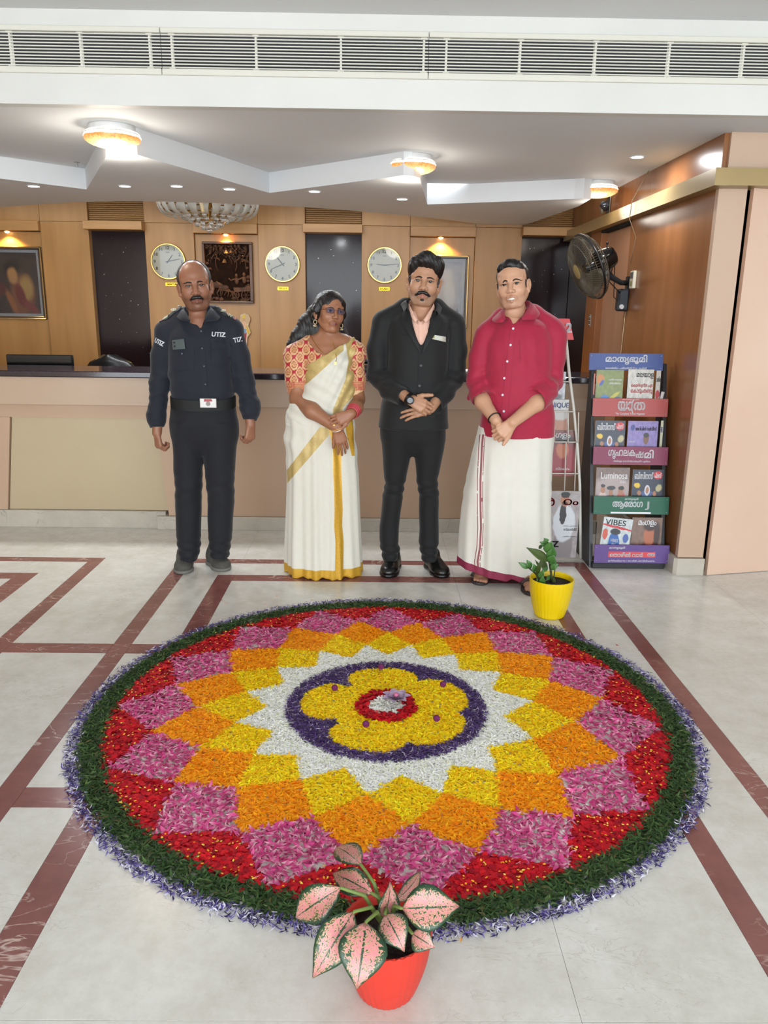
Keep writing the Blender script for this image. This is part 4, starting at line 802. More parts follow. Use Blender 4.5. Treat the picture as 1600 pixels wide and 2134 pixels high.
tp = onx(1322, 583, XR); th_ = thing('thermostat', 'cream wall thermostat with small grey display beside the fan bracket', 'thermostat', (XR, tp[1], tp[2] - .06))
box('case', (XR - .022, tp[1] - .04, tp[2] - .058), (XR, tp[1] + .04, tp[2] + .058), mat('cream_plastic', (232, 224, 200), .4), th_, .004); box('display', (XR - .0232, tp[1] - .03, tp[2] + .008), (XR - .021, tp[1] + .03, tp[2] + .048), mat('lcd_grey', (92, 100, 104), .3), th_); box('keypad', (XR - .0235, tp[1] - .022, tp[2] - .038), (XR - .021, tp[1] + .022, tp[2] - .01), mat('key_olive', (168, 166, 110), .4), th_, .001)
sp = onx(1268, 430, XR); sc_ = thing('security_camera', 'small silver dome security camera above the brass band', 'camera', (XR, sp[1], sp[2] - .06))
box('mount_plate', (XR - .006, sp[1] - .05, sp[2] - .065), (XR, sp[1] + .05, sp[2] + .065), hg, sc_, .003); MB().ball((XR - .03, sp[1], sp[2] + .0), .036, 18, 12).build('dome', mat('dome_smoke', (40, 40, 44), .1, spec=.8), sc_, True); MB().tube([(XR - .04, sp[1], sp[2] - .055), (XR - .05, sp[1], sp[2] - .01), (XR - .045, sp[1], sp[2] + .035)], [.012, .017, .013], 10).build('camera_body', hg, sc_, True)
cbl = MB(); cbl.tube([(XR - .012, 5.36, ZS), (XR - .085, 5.42, 2.17), (XR - .085, 5.44, 2.06), (XR - .012, 5.5, 1.95), (XR - .02, 5.55, 1.78)], .0028, 6); o = cbl.build('hanging_cable', mat('cable_tan', (168, 140, 108), .5), None, True, loc=(XR - .01, 5.5, 1.78)); tag(o, 'thin tan cable hanging over the brass band to the fan', 'cable')
cbl = MB(); cbl.tube([(XR - .006, cbx[1], cbx[2] - .08), (XR - .006, cbx[1] + .02, 1.2), (XR - .006, cbx[1] + .02, .6)], .003, 6); o = cbl.build('power_cable', mat('cable_cream', (206, 178, 138), .5), None, True, loc=(XR - .006, cbx[1], .6)); tag(o, 'thin cream cable running down the brown wall below the fan', 'cable')

p = onz(160, 338, ZS); sk_ = thing('ceiling_sprinkler', 'small metal sprinkler head under the upper ceiling', 'sprinkler', (p[0], p[1], ZS)); MB().lathe([(.0, 0), (.02, 0), (.018, -.004), (.006, -.006), (.006, -.02), (.0, -.02)], (p[0], p[1], ZS), 16).build('sprinkler_body', hg, sk_, True, sharp=40); MB().lathe([(.0, -.026), (.014, -.026), (.014, -.024), (.0, -.024)], (p[0], p[1], ZS), 12).build('deflector', hg, sk_); MB().tube([(p[0] - .006, p[1], ZS - .018), (p[0] - .008, p[1], ZS - .025)], .0015, 5).build('frame_arm', hg, sk_)
# ------------------------------------------------------------------ magazine racks
YK = 4.33
rk = thing('newspaper_rack', 'black metal newspaper rack with five coloured Malayalam sign boards', 'magazine rack', (1.49, YK + .12, 0))
M_rk = mat('rack_black', (34, 36, 42), .4); X0r, X1r = 1.275, 1.700
LEAN = (4.33, 4.40, 4.47, 4.54, 4.62)
for x in (X0r - .012, X1r - .012):
    MB().quadbox([(x, 4.355, 0), (x, 4.70, 0), (x, 4.68, 1.17), (x, 4.645, 1.17)], (.02, 0, 0)).build('side_post', M_rk, rk)
box('base_bar', (X0r, 4.335, 0), (X1r, 4.375, .034), M_rk, rk, .003); box('top_bar', (X0r, 4.65, 1.13), (X1r, 4.67, 1.16), M_rk, rk, .003)
M_lw = mat('white_lettering', (240, 240, 244), .4); M_lr = mat('red_lettering', (190, 40, 50), .5); M_lb = mat('blue_lettering', (40, 60, 140), .5); M_lk = mat('black_lettering', (30, 30, 34), .5)
M_riv = mat('rivet', (205, 205, 210), .3, metal=.8)
def board(u0, v0, u1, v1, rgb, yb, parts):
    a = ony(u0, v1, yb); b = ony(u1, v0, yb); w = b[0] - a[0]; h = b[2] - a[2]; xm = (a[0] + b[0]) / 2; zm = (a[2] + b[2]) / 2
    o = MB().quadbox([(a[0], yb, a[2]), (b[0], yb, a[2]), (b[0], yb + .012, b[2]), (a[0], yb + .012, b[2])], (0, .006, 0)).build('sign_board', mat('board_%d_%d_%d' % rgb, [int(x * .9) for x in rgb], .45), rk)
    o['_org'] = list(rk['_org'])
    uz = np.array([0, .012, h]); 
    for (body, fx, fz, hh, ww, m, bold) in parts: text('lettering', body, (xm + fx * w, yb + .012 * (.5 + fz), zm + fz * h), (1, 0, 0), uz, m, o, height=hh * h, width=ww * w if ww else None, bold=bold, lift=.0016)
    for sx in (-1, 1):
        for sz in (-1, 1): MB().ball((xm + sx * (w / 2 - .012), yb + .012 * (.5 + sz * .36) - .001, zm + sz * h * .36), .0028, 8, 5).build('rivet', M_riv, o, True)
    # shelf tray and wire backs
    if yb > 4.6: return a[2], b[2]
    box('shelf_tray', (X0r + .012, yb + .019, a[2] + .004), (X1r - .014, yb + .10, a[2] + .010), M_rk, rk)
    for k in range(9): x = X0r + .04 + k * .043; MB().tube([(x, yb + .10, a[2] + .01), (x, yb + .125, a[2] + .215)], .0022, 5).build('wire', M_rk, rk, True)
    return a[2], b[2]
board(1227, 738, 1384, 771, (84, 106, 176), LEAN[4], [('മാതൃഭൂമി', .0, .14, .58, .56, M_lw, .0012), ('യഥാർത്ഥ പത്രത്തിന്റെ ശക്തി', 0, -.36, .14, .56, M_lw, .0002)])
# 'yathra': consonant cluster drawn with its reph hook
zb2, zt2 = board(1234, 832, 1394, 867, (206, 96, 92), LEAN[3], [('യാ', -.07, .08, .5, .19, M_lw, .0015), ('ത', .12, .08, .44, .15, M_lw, .0015), ('(', .025, .06, .74, .028, M_lw, .0012), ('മാതൃഭൂമി', -.0, .44, .08, .22, M_lw, .0001), ('The Complete Travel Magazine', .0, -.36, .15, .39, M_lw, .0003)])
zb3, zt3 = board(1235, 933, 1394, 968, (158, 66, 100), LEAN[2], [('ഗൃഹലക', -.12, .08, .50, .36, M_lw, .0012), ('ഷ', .12, .08, .34, .1, M_lw, .0012), ('മി', .245, .12, .46, .12, M_lw, .0012), ('നിങ്ങളെ മനസ്സിലാക്കുന്ന എല്ലാം', .02, -.30, .13, .5, M_lw, .0002)])
zb4, zt4 = board(1236, 1037, 1396, 1071, (28, 110, 84), LEAN[1], [('മാതൃഭൂമി', .0, .36, .15, .18, M_lw, .0004), ('ആേരാഗ', -.05, .02, .40, .40, M_lw, .0012), ('J', .21, -.0, .46, .05, M_lw, .0012)])
zb5, zt5 = board(1237, 1138, 1397, 1173, (112, 76, 158), LEAN[0], [('മാതൃഭൂമി', -.2, .34, .17, .21, M_lw, .0004), ('ഇന്ത്യയിലെ No.1 തൊഴിൽ പ്രസിദ്ധീകരണം', 0, -.37, .13, .62, M_lw, .0002)])
def onb(u, v, y): return ony(u, v, y)
a = onb(1266, 1168, YK + .004); b = onb(1366, 1148, YK + .006)
xb0, xb1 = a[0], b[0]; zc_ = (zb5 + zt5) / 2 - .002
rb_ = MB().quadbox([(xb0, YK + .0048, zc_ - .017), (xb1, YK + .0048, zc_ - .017), (xb1, YK + .0075, zc_ + .017), (xb0, YK + .0075, zc_ + .017)], (0, -.0012, 0)).build('red_strip', mat('strip_red', (224, 76, 84), .4), rk); rb_['_org'] = list(rk['_org'])
text('lettering', 'െതാഴിൽ വാർ', ((xb0 * .62 + xb1 * .38), YK + .0045, zc_), (1, 0, 0), (0, .07, 1), M_lw, rb_, height=.026, width=(xb1 - xb0) * .70, bold=.0008, lift=.002); text('lettering', 'ത', (xb1 - .034, YK + .0045, zc_), (1, 0, 0), (0, .07, 1), M_lw, rb_, height=.018, width=.028, bold=.0008, lift=.002); text('lettering', 'ത', (xb1 - .016, YK + .0045, zc_), (1, 0, 0), (0, .07, 1), M_lw, rb_, height=.018, width=.026, bold=.0008, lift=.002)
a = onb(1272, 1070, LEAN[1]); b = onb(1356, 1066, LEAN[1]); box('white_strip', (a[0], LEAN[1] - .0012, zb4 + .004), (b[0], LEAN[1] + .0018, zb4 + .014), M_lw, rk)

zk = lambda x, y: (1130 + x / 3.743, 640 + y / 3.743)
def mag(label, rect, y, base, spots, titles, name='magazine', tilt=0.0, thick=.006, zbot=None, group=None, pos=zk, lean=.08):
    "rect: zoomed pixel box; leaning booklet with printed cover"
    u0, v0 = pos(rect[0], rect[1]); u1, v1 = pos(rect[2], rect[3]); a = ony(u0, v1, y); b = ony(u1, v0, y); zb = zbot if zbot is not None else a[2] - .02
    w = b[0] - a[0]; h = b[2] - zb; t = thing(name, label, 'magazine' if name == 'magazine' else 'newspaper', ((a[0] + b[0]) / 2, y, zb), group)
    up = np.array([math.sin(tilt), lean, math.cos(tilt)]); up /= np.linalg.norm(up); rt = np.array([math.cos(tilt), 0, -math.sin(tilt)]); o = np.array([a[0], y, zb]); nn = np.cross(rt, up)
    q = [o, o + rt * w, o + rt * w + up * h, o + up * h]; MB().quadbox(q, -nn * thick).build('pages', mat('page_white', (226, 222, 212), .7), t)
    cov = uvquad('cover', [p + nn * .0006 for p in q], blotch('magazine_cover', base, spots), t); cov['_org'] = list(t['_org'])
    for (body, fx, fz, hh, ww, m, bold) in titles: text('lettering', body, o + rt * w * fx + up * h * fz + nn * .0006, rt, up, m, cov, height=hh * h if hh else None, width=ww * w if ww else None, bold=bold, lift=.0008, rows=30)
    return t
SK = (176, 120, 90)
z1, z2, z3, z4 = zb2 + .0115, zb3 + .0115, zb4 + .0115, zb5 + .0115
mag('green and blue leaflet with a small blue laptop on the top rack shelf', (415, 492, 645, 715), LEAN[3] + .040, (128, 140, 74), [(.5, .1, .7, .28, .1, (60, 90, 170), .1), (.35, .33, .16, .1, -.2, (70, 130, 200), .15), (.62, .36, .3, .05, .5, (200, 190, 70), .2), (.15, .78, .14, .12, 0, (206, 130, 60), .2), (.2, .7, .1, .05, .6, (60, 90, 170), .2)], [('പുതിയ മലയാളം', .7, .78, .05, .5, M_lw, .0002), ('വിദ്യാഭ്യാസം', .7, .7, .05, .45, M_lw, .0002)], zbot=z1)
mag('folded newspaper with red Malayalam headline on the top rack shelf', (660, 488, 882, 715), LEAN[3] + .036, (206, 202, 194), [(.55, .12, .26, .16, 0, (92, 82, 74), .1)], [('മലയാള', .66, .86, .12, .66, M_lk, .0006), ('െകാല്ലുന്ന ചൂട', .56, .64, .1, .84, M_lr, .0005), ('െകാടുംതണു', .56, .5, .1, .84, M_lr, .0005)], 'newspaper', zbot=z1)
mag('red and yellow newspaper edge tucked beside the folded paper', (880, 496, 936, 715), LEAN[3] + .05, (206, 200, 190), [(.5, .45, .5, .1, 0, (190, 50, 60), .1), (.5, .28, .5, .08, 0, (220, 170, 60), .2), (.5, .1, .5, .1, 0, (190, 60, 60), .2)], [('ാത്ര', .5, .8, .12, .9, M_lk, .0004)], 'newspaper', zbot=z1)
mag('orange booklet edge showing behind the green leaflet', (395, 520, 420, 715), LEAN[3] + .052, (206, 92, 56), [(.5, .3, .3, .2, 0, (120, 40, 40), .2)], [], zbot=z1)
BZ = [(.5, .2, .36, .3, 0, (70, 92, 150), .06), (.5, .5, .09, .13, 0, (214, 214, 220), .05), (.5, .5, .05, .08, 0, SK, .1), (.25, .2, .11, .3, 0, (24, 28, 46), .1), (.24, .44, .06, .06, 0, SK, .15), (.74, .2, .12, .28, 0, (26, 26, 32), .1), (.74, .42, .06, .06, 0, SK, .15), (.16, .62, .1, .06, 0, (236, 196, 60), .15), (.87, .56, .1, .08, .4, (196, 186, 140), .2)]
BT = [('ബിസിനസ്', .36, .86, .17, .6, M_lw, .0008)]
def redbox(t, cov=None): pass
bm1 = mag('dark blue business magazine with a red tag on the second rack shelf', (408, 890, 658, 1095), LEAN[2] + .04, (36, 44, 66), BZ + [(.82, .87, .15, .1, 0, (206, 36, 50), .02)], BT + [('പ്ലസ്', .82, .87, .12, .22, M_lw, .0004)], zbot=z2)
mag('purple sports magazine with a cheering player in white and blue', (661, 893, 915, 1095), LEAN[2] + .036, (140, 124, 186), [(.66, .1, .32, .24, 0, (66, 72, 150), .1), (.6, .08, .16, .26, 0, (222, 226, 236), .1), (.72, .1, .1, .16, .3, (80, 160, 210), .1), (.62, .56, .09, .13, 0, (120, 78, 60), .1), (.62, .66, .09, .06, 0, (24, 20, 22), .1), (.16, .84, .08, .07, .7, (50, 56, 140), .2)], [('അറിവിൻ സർവീസ്', .6, .82, .1, .7, M_lk, .0005), ('സന്തോഷ്', .14, .5, .04, .22, M_lw, .0002), ('മത്സരം', .16, .22, .05, .25, M_lw, .0002)], zbot=z2)
mag('pale green and yellow magazine edge with a blue letter R', (915, 888, 955, 1095), LEAN[2] + .052, (216, 212, 182), [(.4, .14, .3, .1, 0, (60, 44, 40), .2), (.3, .3, .2, .06, 0, (170, 196, 120), .2)], [('R', .5, .78, .13, .7, M_lb, .0006)], zbot=z2)
mag('grey brown graduation magazine titled in white script on the third rack shelf', (413, 1258, 693, 1482), LEAN[1] + .04, (120, 98, 92), [(.5, .5, .6, .3, 0, (178, 160, 158), .2), (.22, .15, .16, .3, 0, (226, 196, 192), .1), (.22, .5, .07, .09, 0, SK, .1), (.22, .58, .07, .04, 0, (30, 24, 24), .1), (.48, .12, .15, .26, 0, (52, 48, 60), .1), (.47, .42, .06, .09, 0, SK, .1), (.47, .53, .13, .05, 0, (34, 34, 44), .1), (.78, .15, .16, .3, 0, (206, 92, 92), .1), (.76, .46, .08, .1, 0, SK, .1), (.77, .53, .09, .05, 0, (40, 28, 28), .1)], [('Luminosa', .54, .82, .15, .8, M_lw, .0003), ('2023', .8, .67, .05, .16, M_lw, .0002)], zbot=z3)
mag('dark blue business magazine with a red tag on the third rack shelf', (697, 1274, 957, 1485), LEAN[1] + .04, (36, 44, 66), BZ + [(.82, .87, .15, .1, 0, (206, 36, 50), .02)], BT + [('പ്ലസ്', .82, .87, .12, .22, M_lw, .0004)], zbot=z3)
mag('tilted white city magazine with a blue phone on the bottom rack shelf', (440, 1640, 690, 1865), LEAN[0] + .03, (206, 214, 220), [(.46, .28, .2, .36, .12, (40, 100, 176), .04), (.46, .64, .18, .08, 0, (30, 30, 36), .1), (.12, .56, .09, .14, 0, (210, 92, 70), .06), (.84, .5, .1, .12, 0, (70, 96, 170), .06), (.12, .1, .1, .14, 0, (90, 64, 110), .15), (.12, .2, .05, .06, 0, SK, .1), (.5, .76, .6, .03, -.1, (200, 40, 50), .1)], [('VIBES', .42, .88, .14, .7, M_lk, .0004), ('VIBES', .46, .42, .08, .26, M_lw, .0004), ('IN', .46, .32, .07, None, M_lw, .0004), ('YOUR', .46, .22, .07, .24, M_lw, .0004), ('CITY', .46, .12, .07, .22, M_lw, .0004)], tilt=.1, zbot=z4 + .028)
mag('brown magazine with a woman in profile on the bottom rack shelf', (692, 1650, 948, 1865), LEAN[0] + .045, (128, 100, 86), [(.62, .16, .34, .3, .2, (110, 34, 34), .15), (.58, .56, .17, .26, .1, (186, 108, 76), .12), (.6, .8, .22, .12, .1, (52, 26, 24), .2), (.84, .6, .1, .3, 0, (60, 30, 28), .2), (.2, .2, .1, .2, 0, (150, 110, 96), .2)], [('മംഗളം', .5, .86, .15, .6, M_lw, .0006)], zbot=z4)
roll = thing('rolled_paper', 'small rolled white paper poking out at the rack side', 'paper', (1.68, LEAN[3] + .05, z1)); MB().tube([(1.662, LEAN[3] + .05, z1), (1.682, LEAN[3] + .05, z1 + .13)], .010, 10).build('roll', mat('roll_white', (220, 218, 214), .6), roll, True, sharp=50)

wk = thing('wire_magazine_rack', 'white wire magazine rack with a red header board behind the man in red', 'magazine rack', (1.05, 4.55, 0)); M_ww = mat('white_wire', (226, 222, 212), .4)
YP = 4.5; post = [(1179, 706, YP + .06), (1186, 780, YP + .05), (1195, 850, YP + .04), (1203, 930, YP + .03), (1208, 1010, YP + .02), (1209, 1090, YP + .0), (1210, 1160, YP)]
PR = np.array([ony(u, v, y) for u, v, y in post]); PR[-1][2] = .01; PL = PR.copy(); PL[:, 0] = .86 + (1.25 - PR[:, 0]) * .6
for P in (PR, PL): MB().tube(P, .0085, 8).build('side_tube', M_ww, wk, True)
for P in (PR, PL): MB().tube([P[0], P[0] + np.array([0, .05, -.003]), (P[0][0], YP + .37, .008)], .0075, 8).build('rear_leg', M_ww, wk, True)
for v in (738, 796, 858, 921, 986, 1023, 1165):
    k = ony(1190, v, YP + .03); i = np.argmin(np.abs(PR[:, 2] - k[2])); xr = np.interp(-k[2], -PR[:, 2], PR[:, 0]); xl = np.interp(-k[2], -PL[:, 2], PL[:, 0]); yk = np.interp(-k[2], -PR[:, 2], PR[:, 1])
    MB().tube([(xl, yk - .006, k[2]), (xr, yk - .006, k[2])], .0042, 6).build('cross_wire', M_ww, wk, True)
for x in (.95, 1.035, 1.115, 1.175):
    for va, vb in ((858, 921), (921, 1023)): A_ = ony(1150, va, YP + .03); B_ = ony(1150, vb, YP + .02); MB().tube([(x, A_[1] - .012, A_[2]), (x + .008, B_[1] - .014, B_[2])], .0035, 6).build('upright_wire', M_ww, wk, True)
a = ony(1195, 708, YP + .05); b = ony(1187, 664, YP + .05); hbd = MB().quadbox([(.84, YP + .045, a[2]), (a[0], YP + .045, a[2]), (b[0], YP + .055, b[2]), (.86, YP + .055, b[2])], (0, .006, 0)).build('header_board', mat('header_red', (222, 34, 48), .35), wk); hbd['_org'] = list(wk['_org'])
text('lettering', 'മേനാരമ', (.95, YP + .05, (a[2] + b[2]) / 2 + .008), (1, 0, 0), (0, .1, 1), M_lw, hbd, height=.055, width=.18, bold=.0025, lift=.012)
text('lettering', '2', (1.088, YP + .05, (a[2] + b[2]) / 2 + .006), (1, 0, 0), (0, .1, 1), M_lw, hbd, height=.05, bold=.003, lift=.012)
pid = lambda x, y: (x, y)
mag('white magazine with blue letters on the upper wire shelf', (1120, 712, 1176, 800), YP + .075, (200, 204, 206), [(.7, .3, .2, .2, 0, (214, 190, 170), .2), (.95, .1, .1, .06, 0, (180, 110, 80), .2)], [('TIMES', .72, .84, .1, .46, M_lb, .0005)], pos=pid, lean=.02)
mag('white magazine with black script on the second wire shelf', (1132, 775, 1180, 832), YP + .068, (196, 200, 206), [(.6, .2, .3, .1, 0, (90, 92, 96), .3)], [('രിസാല', .78, .72, .16, .4, M_lk, .0006)], pos=pid, lean=.02)
mag('magazine with blue capital letters and a laughing face behind white wires', (1120, 833, 1186, 902), YP + .052, (206, 206, 204), [(.72, .24, .3, .44, 0, (190, 132, 108), .12), (.72, .6, .3, .16, 0, (206, 200, 196), .15), (.66, .1, .1, .05, 0, (220, 206, 200), .2)], [('UNIQUE', .62, .84, .15, .76, M_lb, .0006)], pos=pid, lean=.02)
mag('dark red magazine with a woman in profile behind white wires', (1100, 897, 1202, 984), YP + .044, (120, 60, 56), [(.75, .3, .3, .4, 0, (150, 36, 48), .15), (.72, .58, .13, .2, 0, (196, 116, 84), .12), (.75, .8, .2, .1, 0, (44, 24, 24), .2), (.3, .3, .2, .3, 0, (150, 50, 50), .2)], [('മംഗളം', .62, .87, .13, .5, M_lw, .0006), ('സ്നേഹം', .75, .16, .06, .3, M_lw, .0003)], pos=pid, lean=.02)
mag('large grey magazine with a white-jacketed man at the foot of the wire rack', (1085, 1024, 1210, 1164), YP - .02, (176, 166, 166), [(.3, .2, .2, .4, 0, (150, 136, 138), .1), (.32, .45, .15, .25, 0, (226, 222, 224), .08), (.32, .76, .08, .1, 0, (186, 130, 106), .1), (.3, .8, .1, .1, 0, (40, 28, 26), .2), (.32, .72, .07, .07, 0, (190, 134, 108), .1), (.74, .16, .18, .3, 0, (150, 140, 142), .08), (.74, .52, .2, .28, 0, (224, 226, 232), .06), (.71, .66, .06, .16, 0, (40, 36, 40), .06), (.73, .87, .08, .1, 0, (186, 130, 100), .1), (.73, .95, .08, .05, 0, (24, 20, 22), .1), (.73, .82, .05, .03, 0, (40, 26, 24), .1)], [('ര', .46, .84, .12, None, M_lr, .0012), ('ഠം', .84, .84, .09, .26, M_lr, .001), ('xyz', .48, .18, .14, .38, M_lk, .0012), ('േലാകം', .46, .06, .07, .36, M_lr, .0004), ('വിജയം എങ്ങനെ', .86, .48, .02, .26, M_lk, .0001), ('സ്മാർട്ട്', .86, .43, .04, .24, M_lk, .0003), ('പുതിയ ലക്കം', .86, .32, .02, .26, M_lk, .0001)], pos=pid, zbot=.02, lean=.0)
# ------------------------------------------------------------------ figures: signed-distance sculpting meshed with surface nets
def axis(lo, hi, c, fine=()):
    pts = [lo]
    while pts[-1] < hi:
        x = pts[-1]; st = c
        for a, b, f in fine:
            if a - 1e-9 <= x < b: st = min(st, f)
            elif x < a: st = min(st, max(f, a - x if a - x < c else c))
        pts.append(x + st)
    return np.array(pts, np.float32)
def vnoise(x, y, z, s, seed=0):
    return (np.sin(x * s * 1.0 + 1.7 * np.sin(y * s * .7 + seed) + 1.3 * np.sin(z * s * .9 + seed * 2)) + np.sin(z * s * 1.3 + 1.9 * np.sin(x * s * .8 + seed * 3) + seed)) * .5
class Sdf:
    def __init__(s, xs, ys, zs): s.x, s.y, s.z = xs, ys, zs; s.F = np.full((len(xs), len(ys), len(zs)), 9., np.float32); s.T = None
    def tf(s, c, R, sc): s.T = (np.array(c, float), np.array(R, float), sc) if c is not None else None; return s
    def _p(s, p): p = np.array(p, float); return p if s.T is None else s.T[0] + s.T[2] * (s.T[1] @ p)
    def _sub(s, lo, hi):
        i = [(int(np.searchsorted(a, l)), int(np.searchsorted(a, h, 'right'))) for a, l, h in zip((s.x, s.y, s.z), lo, hi)]
        sl = tuple(slice(a, b) for a, b in i); return sl, s.x[sl[0]][:, None, None], s.y[sl[1]][None, :, None], s.z[sl[2]][None, None, :]
    def _op(s, sl, d, op, k):
        f = s.F[sl]
        if f.size == 0: return
        if op == 'u': h = np.clip(.5 + .5 * (f - d) / k, 0, 1); s.F[sl] = f * (1 - h) + d * h - k * h * (1 - h)
        else: d = -d; h = np.clip(.5 + .5 * (d - f) / k, 0, 1); s.F[sl] = f * (1 - h) + d * h + k * h * (1 - h)
    def cap(s, a, b, ra, rb=None, k=.012, op='u'):
        rb = ra if rb is None else rb; sc = 1 if s.T is None else s.T[2]; a, b = s._p(a), s._p(b); ra, rb, k = ra * sc, rb * sc, k * sc
        m = max(ra, rb) + 2.2 * k + .012; sl, X, Y, Z = s._sub(np.minimum(a, b) - m, np.maximum(a, b) + m); ab = b - a; L = ab @ ab + 1e-12
        t = np.clip(((X - a[0]) * ab[0] + (Y - a[1]) * ab[1] + (Z - a[2]) * ab[2]) / L, 0, 1)
        d = np.sqrt((X - a[0] - t * ab[0]) ** 2 + (Y - a[1] - t * ab[1]) ** 2 + (Z - a[2] - t * ab[2]) ** 2) - (ra + t * (rb - ra)); s._op(sl, d.astype(np.float32), op, k); return s
    def chain(s, P, R, k=.012, op='u'):
        for i in range(len(P) - 1): s.cap(P[i], P[i + 1], R[i], R[i + 1], k, op)
        return s
    def ell(s, c, r, rot=None, k=.01, op='u'):
        sc = 1 if s.T is None else s.T[2]; c = s._p(c); r = np.array(r, float) * sc; k *= sc; R = np.eye(3) if rot is None else np.array(rot)
        if s.T is not None: R = s.T[1] @ R
        e = np.sqrt(((R * r) ** 2).sum(1)) + 2.2 * k + .012; sl, X, Y, Z = s._sub(c - e, c + e); q = [(X - c[0]) * R[0, j] + (Y - c[1]) * R[1, j] + (Z - c[2]) * R[2, j] for j in range(3)]
        k0 = np.sqrt(sum((q[j] / r[j]) ** 2 for j in range(3))); k1 = np.sqrt(sum((q[j] / r[j] ** 2) ** 2 for j in range(3))) + 1e-9; s._op(sl, (k0 * (k0 - 1) / k1).astype(np.float32), op, k); return s
    def stack(s, rows, k=.015, p=2.2, op='u'):
        "rows: (z, cx, a, cy, b) elliptical sections"
        R = np.array(sorted(rows, key=lambda r: r[0]), float); z0, z1 = R[0, 0], R[-1, 0]; m = 2.2 * k + .015
        lo = (min(R[:, 1] - R[:, 2]) - m, min(R[:, 3] - R[:, 4]) - m, z0 - m); hi = (max(R[:, 1] + R[:, 2]) + m, max(R[:, 3] + R[:, 4]) + m, z1 + m); sl, X, Y, Z = s._sub(lo, hi)
        zz = Z.ravel().clip(z0, z1); w = .018; f = lambda j: (np.interp(zz - w, R[:, 0], R[:, j]) + 2 * np.interp(zz, R[:, 0], R[:, j]) + np.interp(zz + w, R[:, 0], R[:, j]))[None, None, :] / 4
        cx, a, cy, b = f(1), f(2), f(3), f(4); q = (np.abs((X - cx) / a) ** p + np.abs((Y - cy) / b) ** p) ** (1 / p); d = (q - 1) * np.minimum(a, b); dz = np.maximum(z0 - Z, Z - z1); d = np.maximum(d, dz); s._op(sl, d.astype(np.float32), op, k); return s
    def join(s, o, k=.02):
        h = np.clip(.5 + .5 * (s.F - o.F) / k, 0, 1); s.F = s.F * (1 - h) + o.F * h - k * h * (1 - h); return s
    def like(s): return Sdf(s.x, s.y, s.z)
    def vcut(s, F, pts, ys, k=.005):
        "open a front: pts (u, v, radius) swept through depths ys"
        for y in ys: s.chain([F.J(u, v, y) for u, v, r in pts], [r for u, v, r in pts], k=k, op='s')
        return s
    def plane(s, n, c, k=.002):
        "keep the side where n.p < c"
        n = np.array(n, float); n /= np.linalg.norm(n); d = (s.x[:, None, None] * n[0] + s.y[None, :, None] * n[1] + s.z[None, None, :] * n[2] - c).astype(np.float32); h = np.clip(.5 + .5 * (d - s.F) / k, 0, 1); s.F = s.F * (1 - h) + d * h + k * h * (1 - h); return s
    def add(s, fn): s.F += fn(s.x[:, None, None], s.y[None, :, None], s.z[None, None, :]).astype(np.float32); return s
    def mesh(s):
        F = s.F; N = np.array(F.shape) - 1; sg = F < 0; c = sg[:-1, :-1, :-1].astype(np.int8)
        for i in (0, 1):
            for j in (0, 1):
                for k in (0, 1):
                    if i + j + k: c += sg[i:N[0] + i, j:N[1] + j, k:N[2] + k]
        act = np.argwhere((c > 0) & (c < 8)); idx = np.full(tuple(N), -1, np.int32); idx[tuple(act.T)] = np.arange(len(act))
        A = (s.x, s.y, s.z); cs = [(i, j, k) for i in (0, 1) for j in (0, 1) for k in (0, 1)]; val = {o: F[act[:, 0] + o[0], act[:, 1] + o[1], act[:, 2] + o[2]] for o in cs}; pos = {o: np.stack([A[d][act[:, d] + o[d]] for d in range(3)], 1) for o in cs}
        sm = np.zeros((len(act), 3)); ct = np.zeros(len(act))
        for o in cs:
            for d in range(3):
                if o[d] == 0:
                    q = list(o); q[d] = 1; q = tuple(q); m = (val[o] < 0) != (val[q] < 0); t = val[o] / np.where(m, val[o] - val[q], 1); sm += np.where(m[:, None], pos[o] + t[:, None] * (pos[q] - pos[o]), 0); ct += m
        V = sm / ct[:, None]; Q = []
        for d in range(3):
            a, b = [k for k in range(3) if k != d]; sl0 = [slice(None)] * 3; sl1 = [slice(None)] * 3; sl0[d] = slice(0, -1); sl1[d] = slice(1, None); ch = np.argwhere(sg[tuple(sl0)] != sg[tuple(sl1)]); ch = ch[(ch[:, a] > 0) & (ch[:, b] > 0) & (ch[:, a] < N[a]) & (ch[:, b] < N[b])]
            def cell(da, db): e = ch.copy(); e[:, a] -= da; e[:, b] -= db; return idx[tuple(e.T)]
            q = np.stack([cell(1, 1), cell(0, 1), cell(0, 0), cell(1, 0)], 1); inside = sg[tuple(ch.T)]; flip = inside if d == 1 else ~inside; q[flip] = q[flip][:, ::-1]; Q.append(q[(q >= 0).all(1)])
        return V, np.concatenate(Q)
    def front(s, x, z):
        "first surface met from the camera side (low y) at each (x,z); nan where there is none"
        x, z = np.broadcast_arrays(np.asarray(x, float), np.asarray(z, float)); sh = x.shape; x, z = x.ravel(), z.ravel(); i = np.clip(np.searchsorted(s.x, x) - 1, 0, len(s.x) - 2); k = np.clip(np.searchsorted(s.z, z) - 1, 0, len(s.z) - 2)
        tx = np.clip((x - s.x[i]) / (s.x[i + 1] - s.x[i]), 0, 1)[:, None]; tz = np.clip((z - s.z[k]) / (s.z[k + 1] - s.z[k]), 0, 1)[:, None]
        G = (s.F[i, :, k] * (1 - tx) + s.F[i + 1, :, k] * tx) * (1 - tz) + (s.F[i, :, k + 1] * (1 - tx) + s.F[i + 1, :, k + 1] * tx) * tz
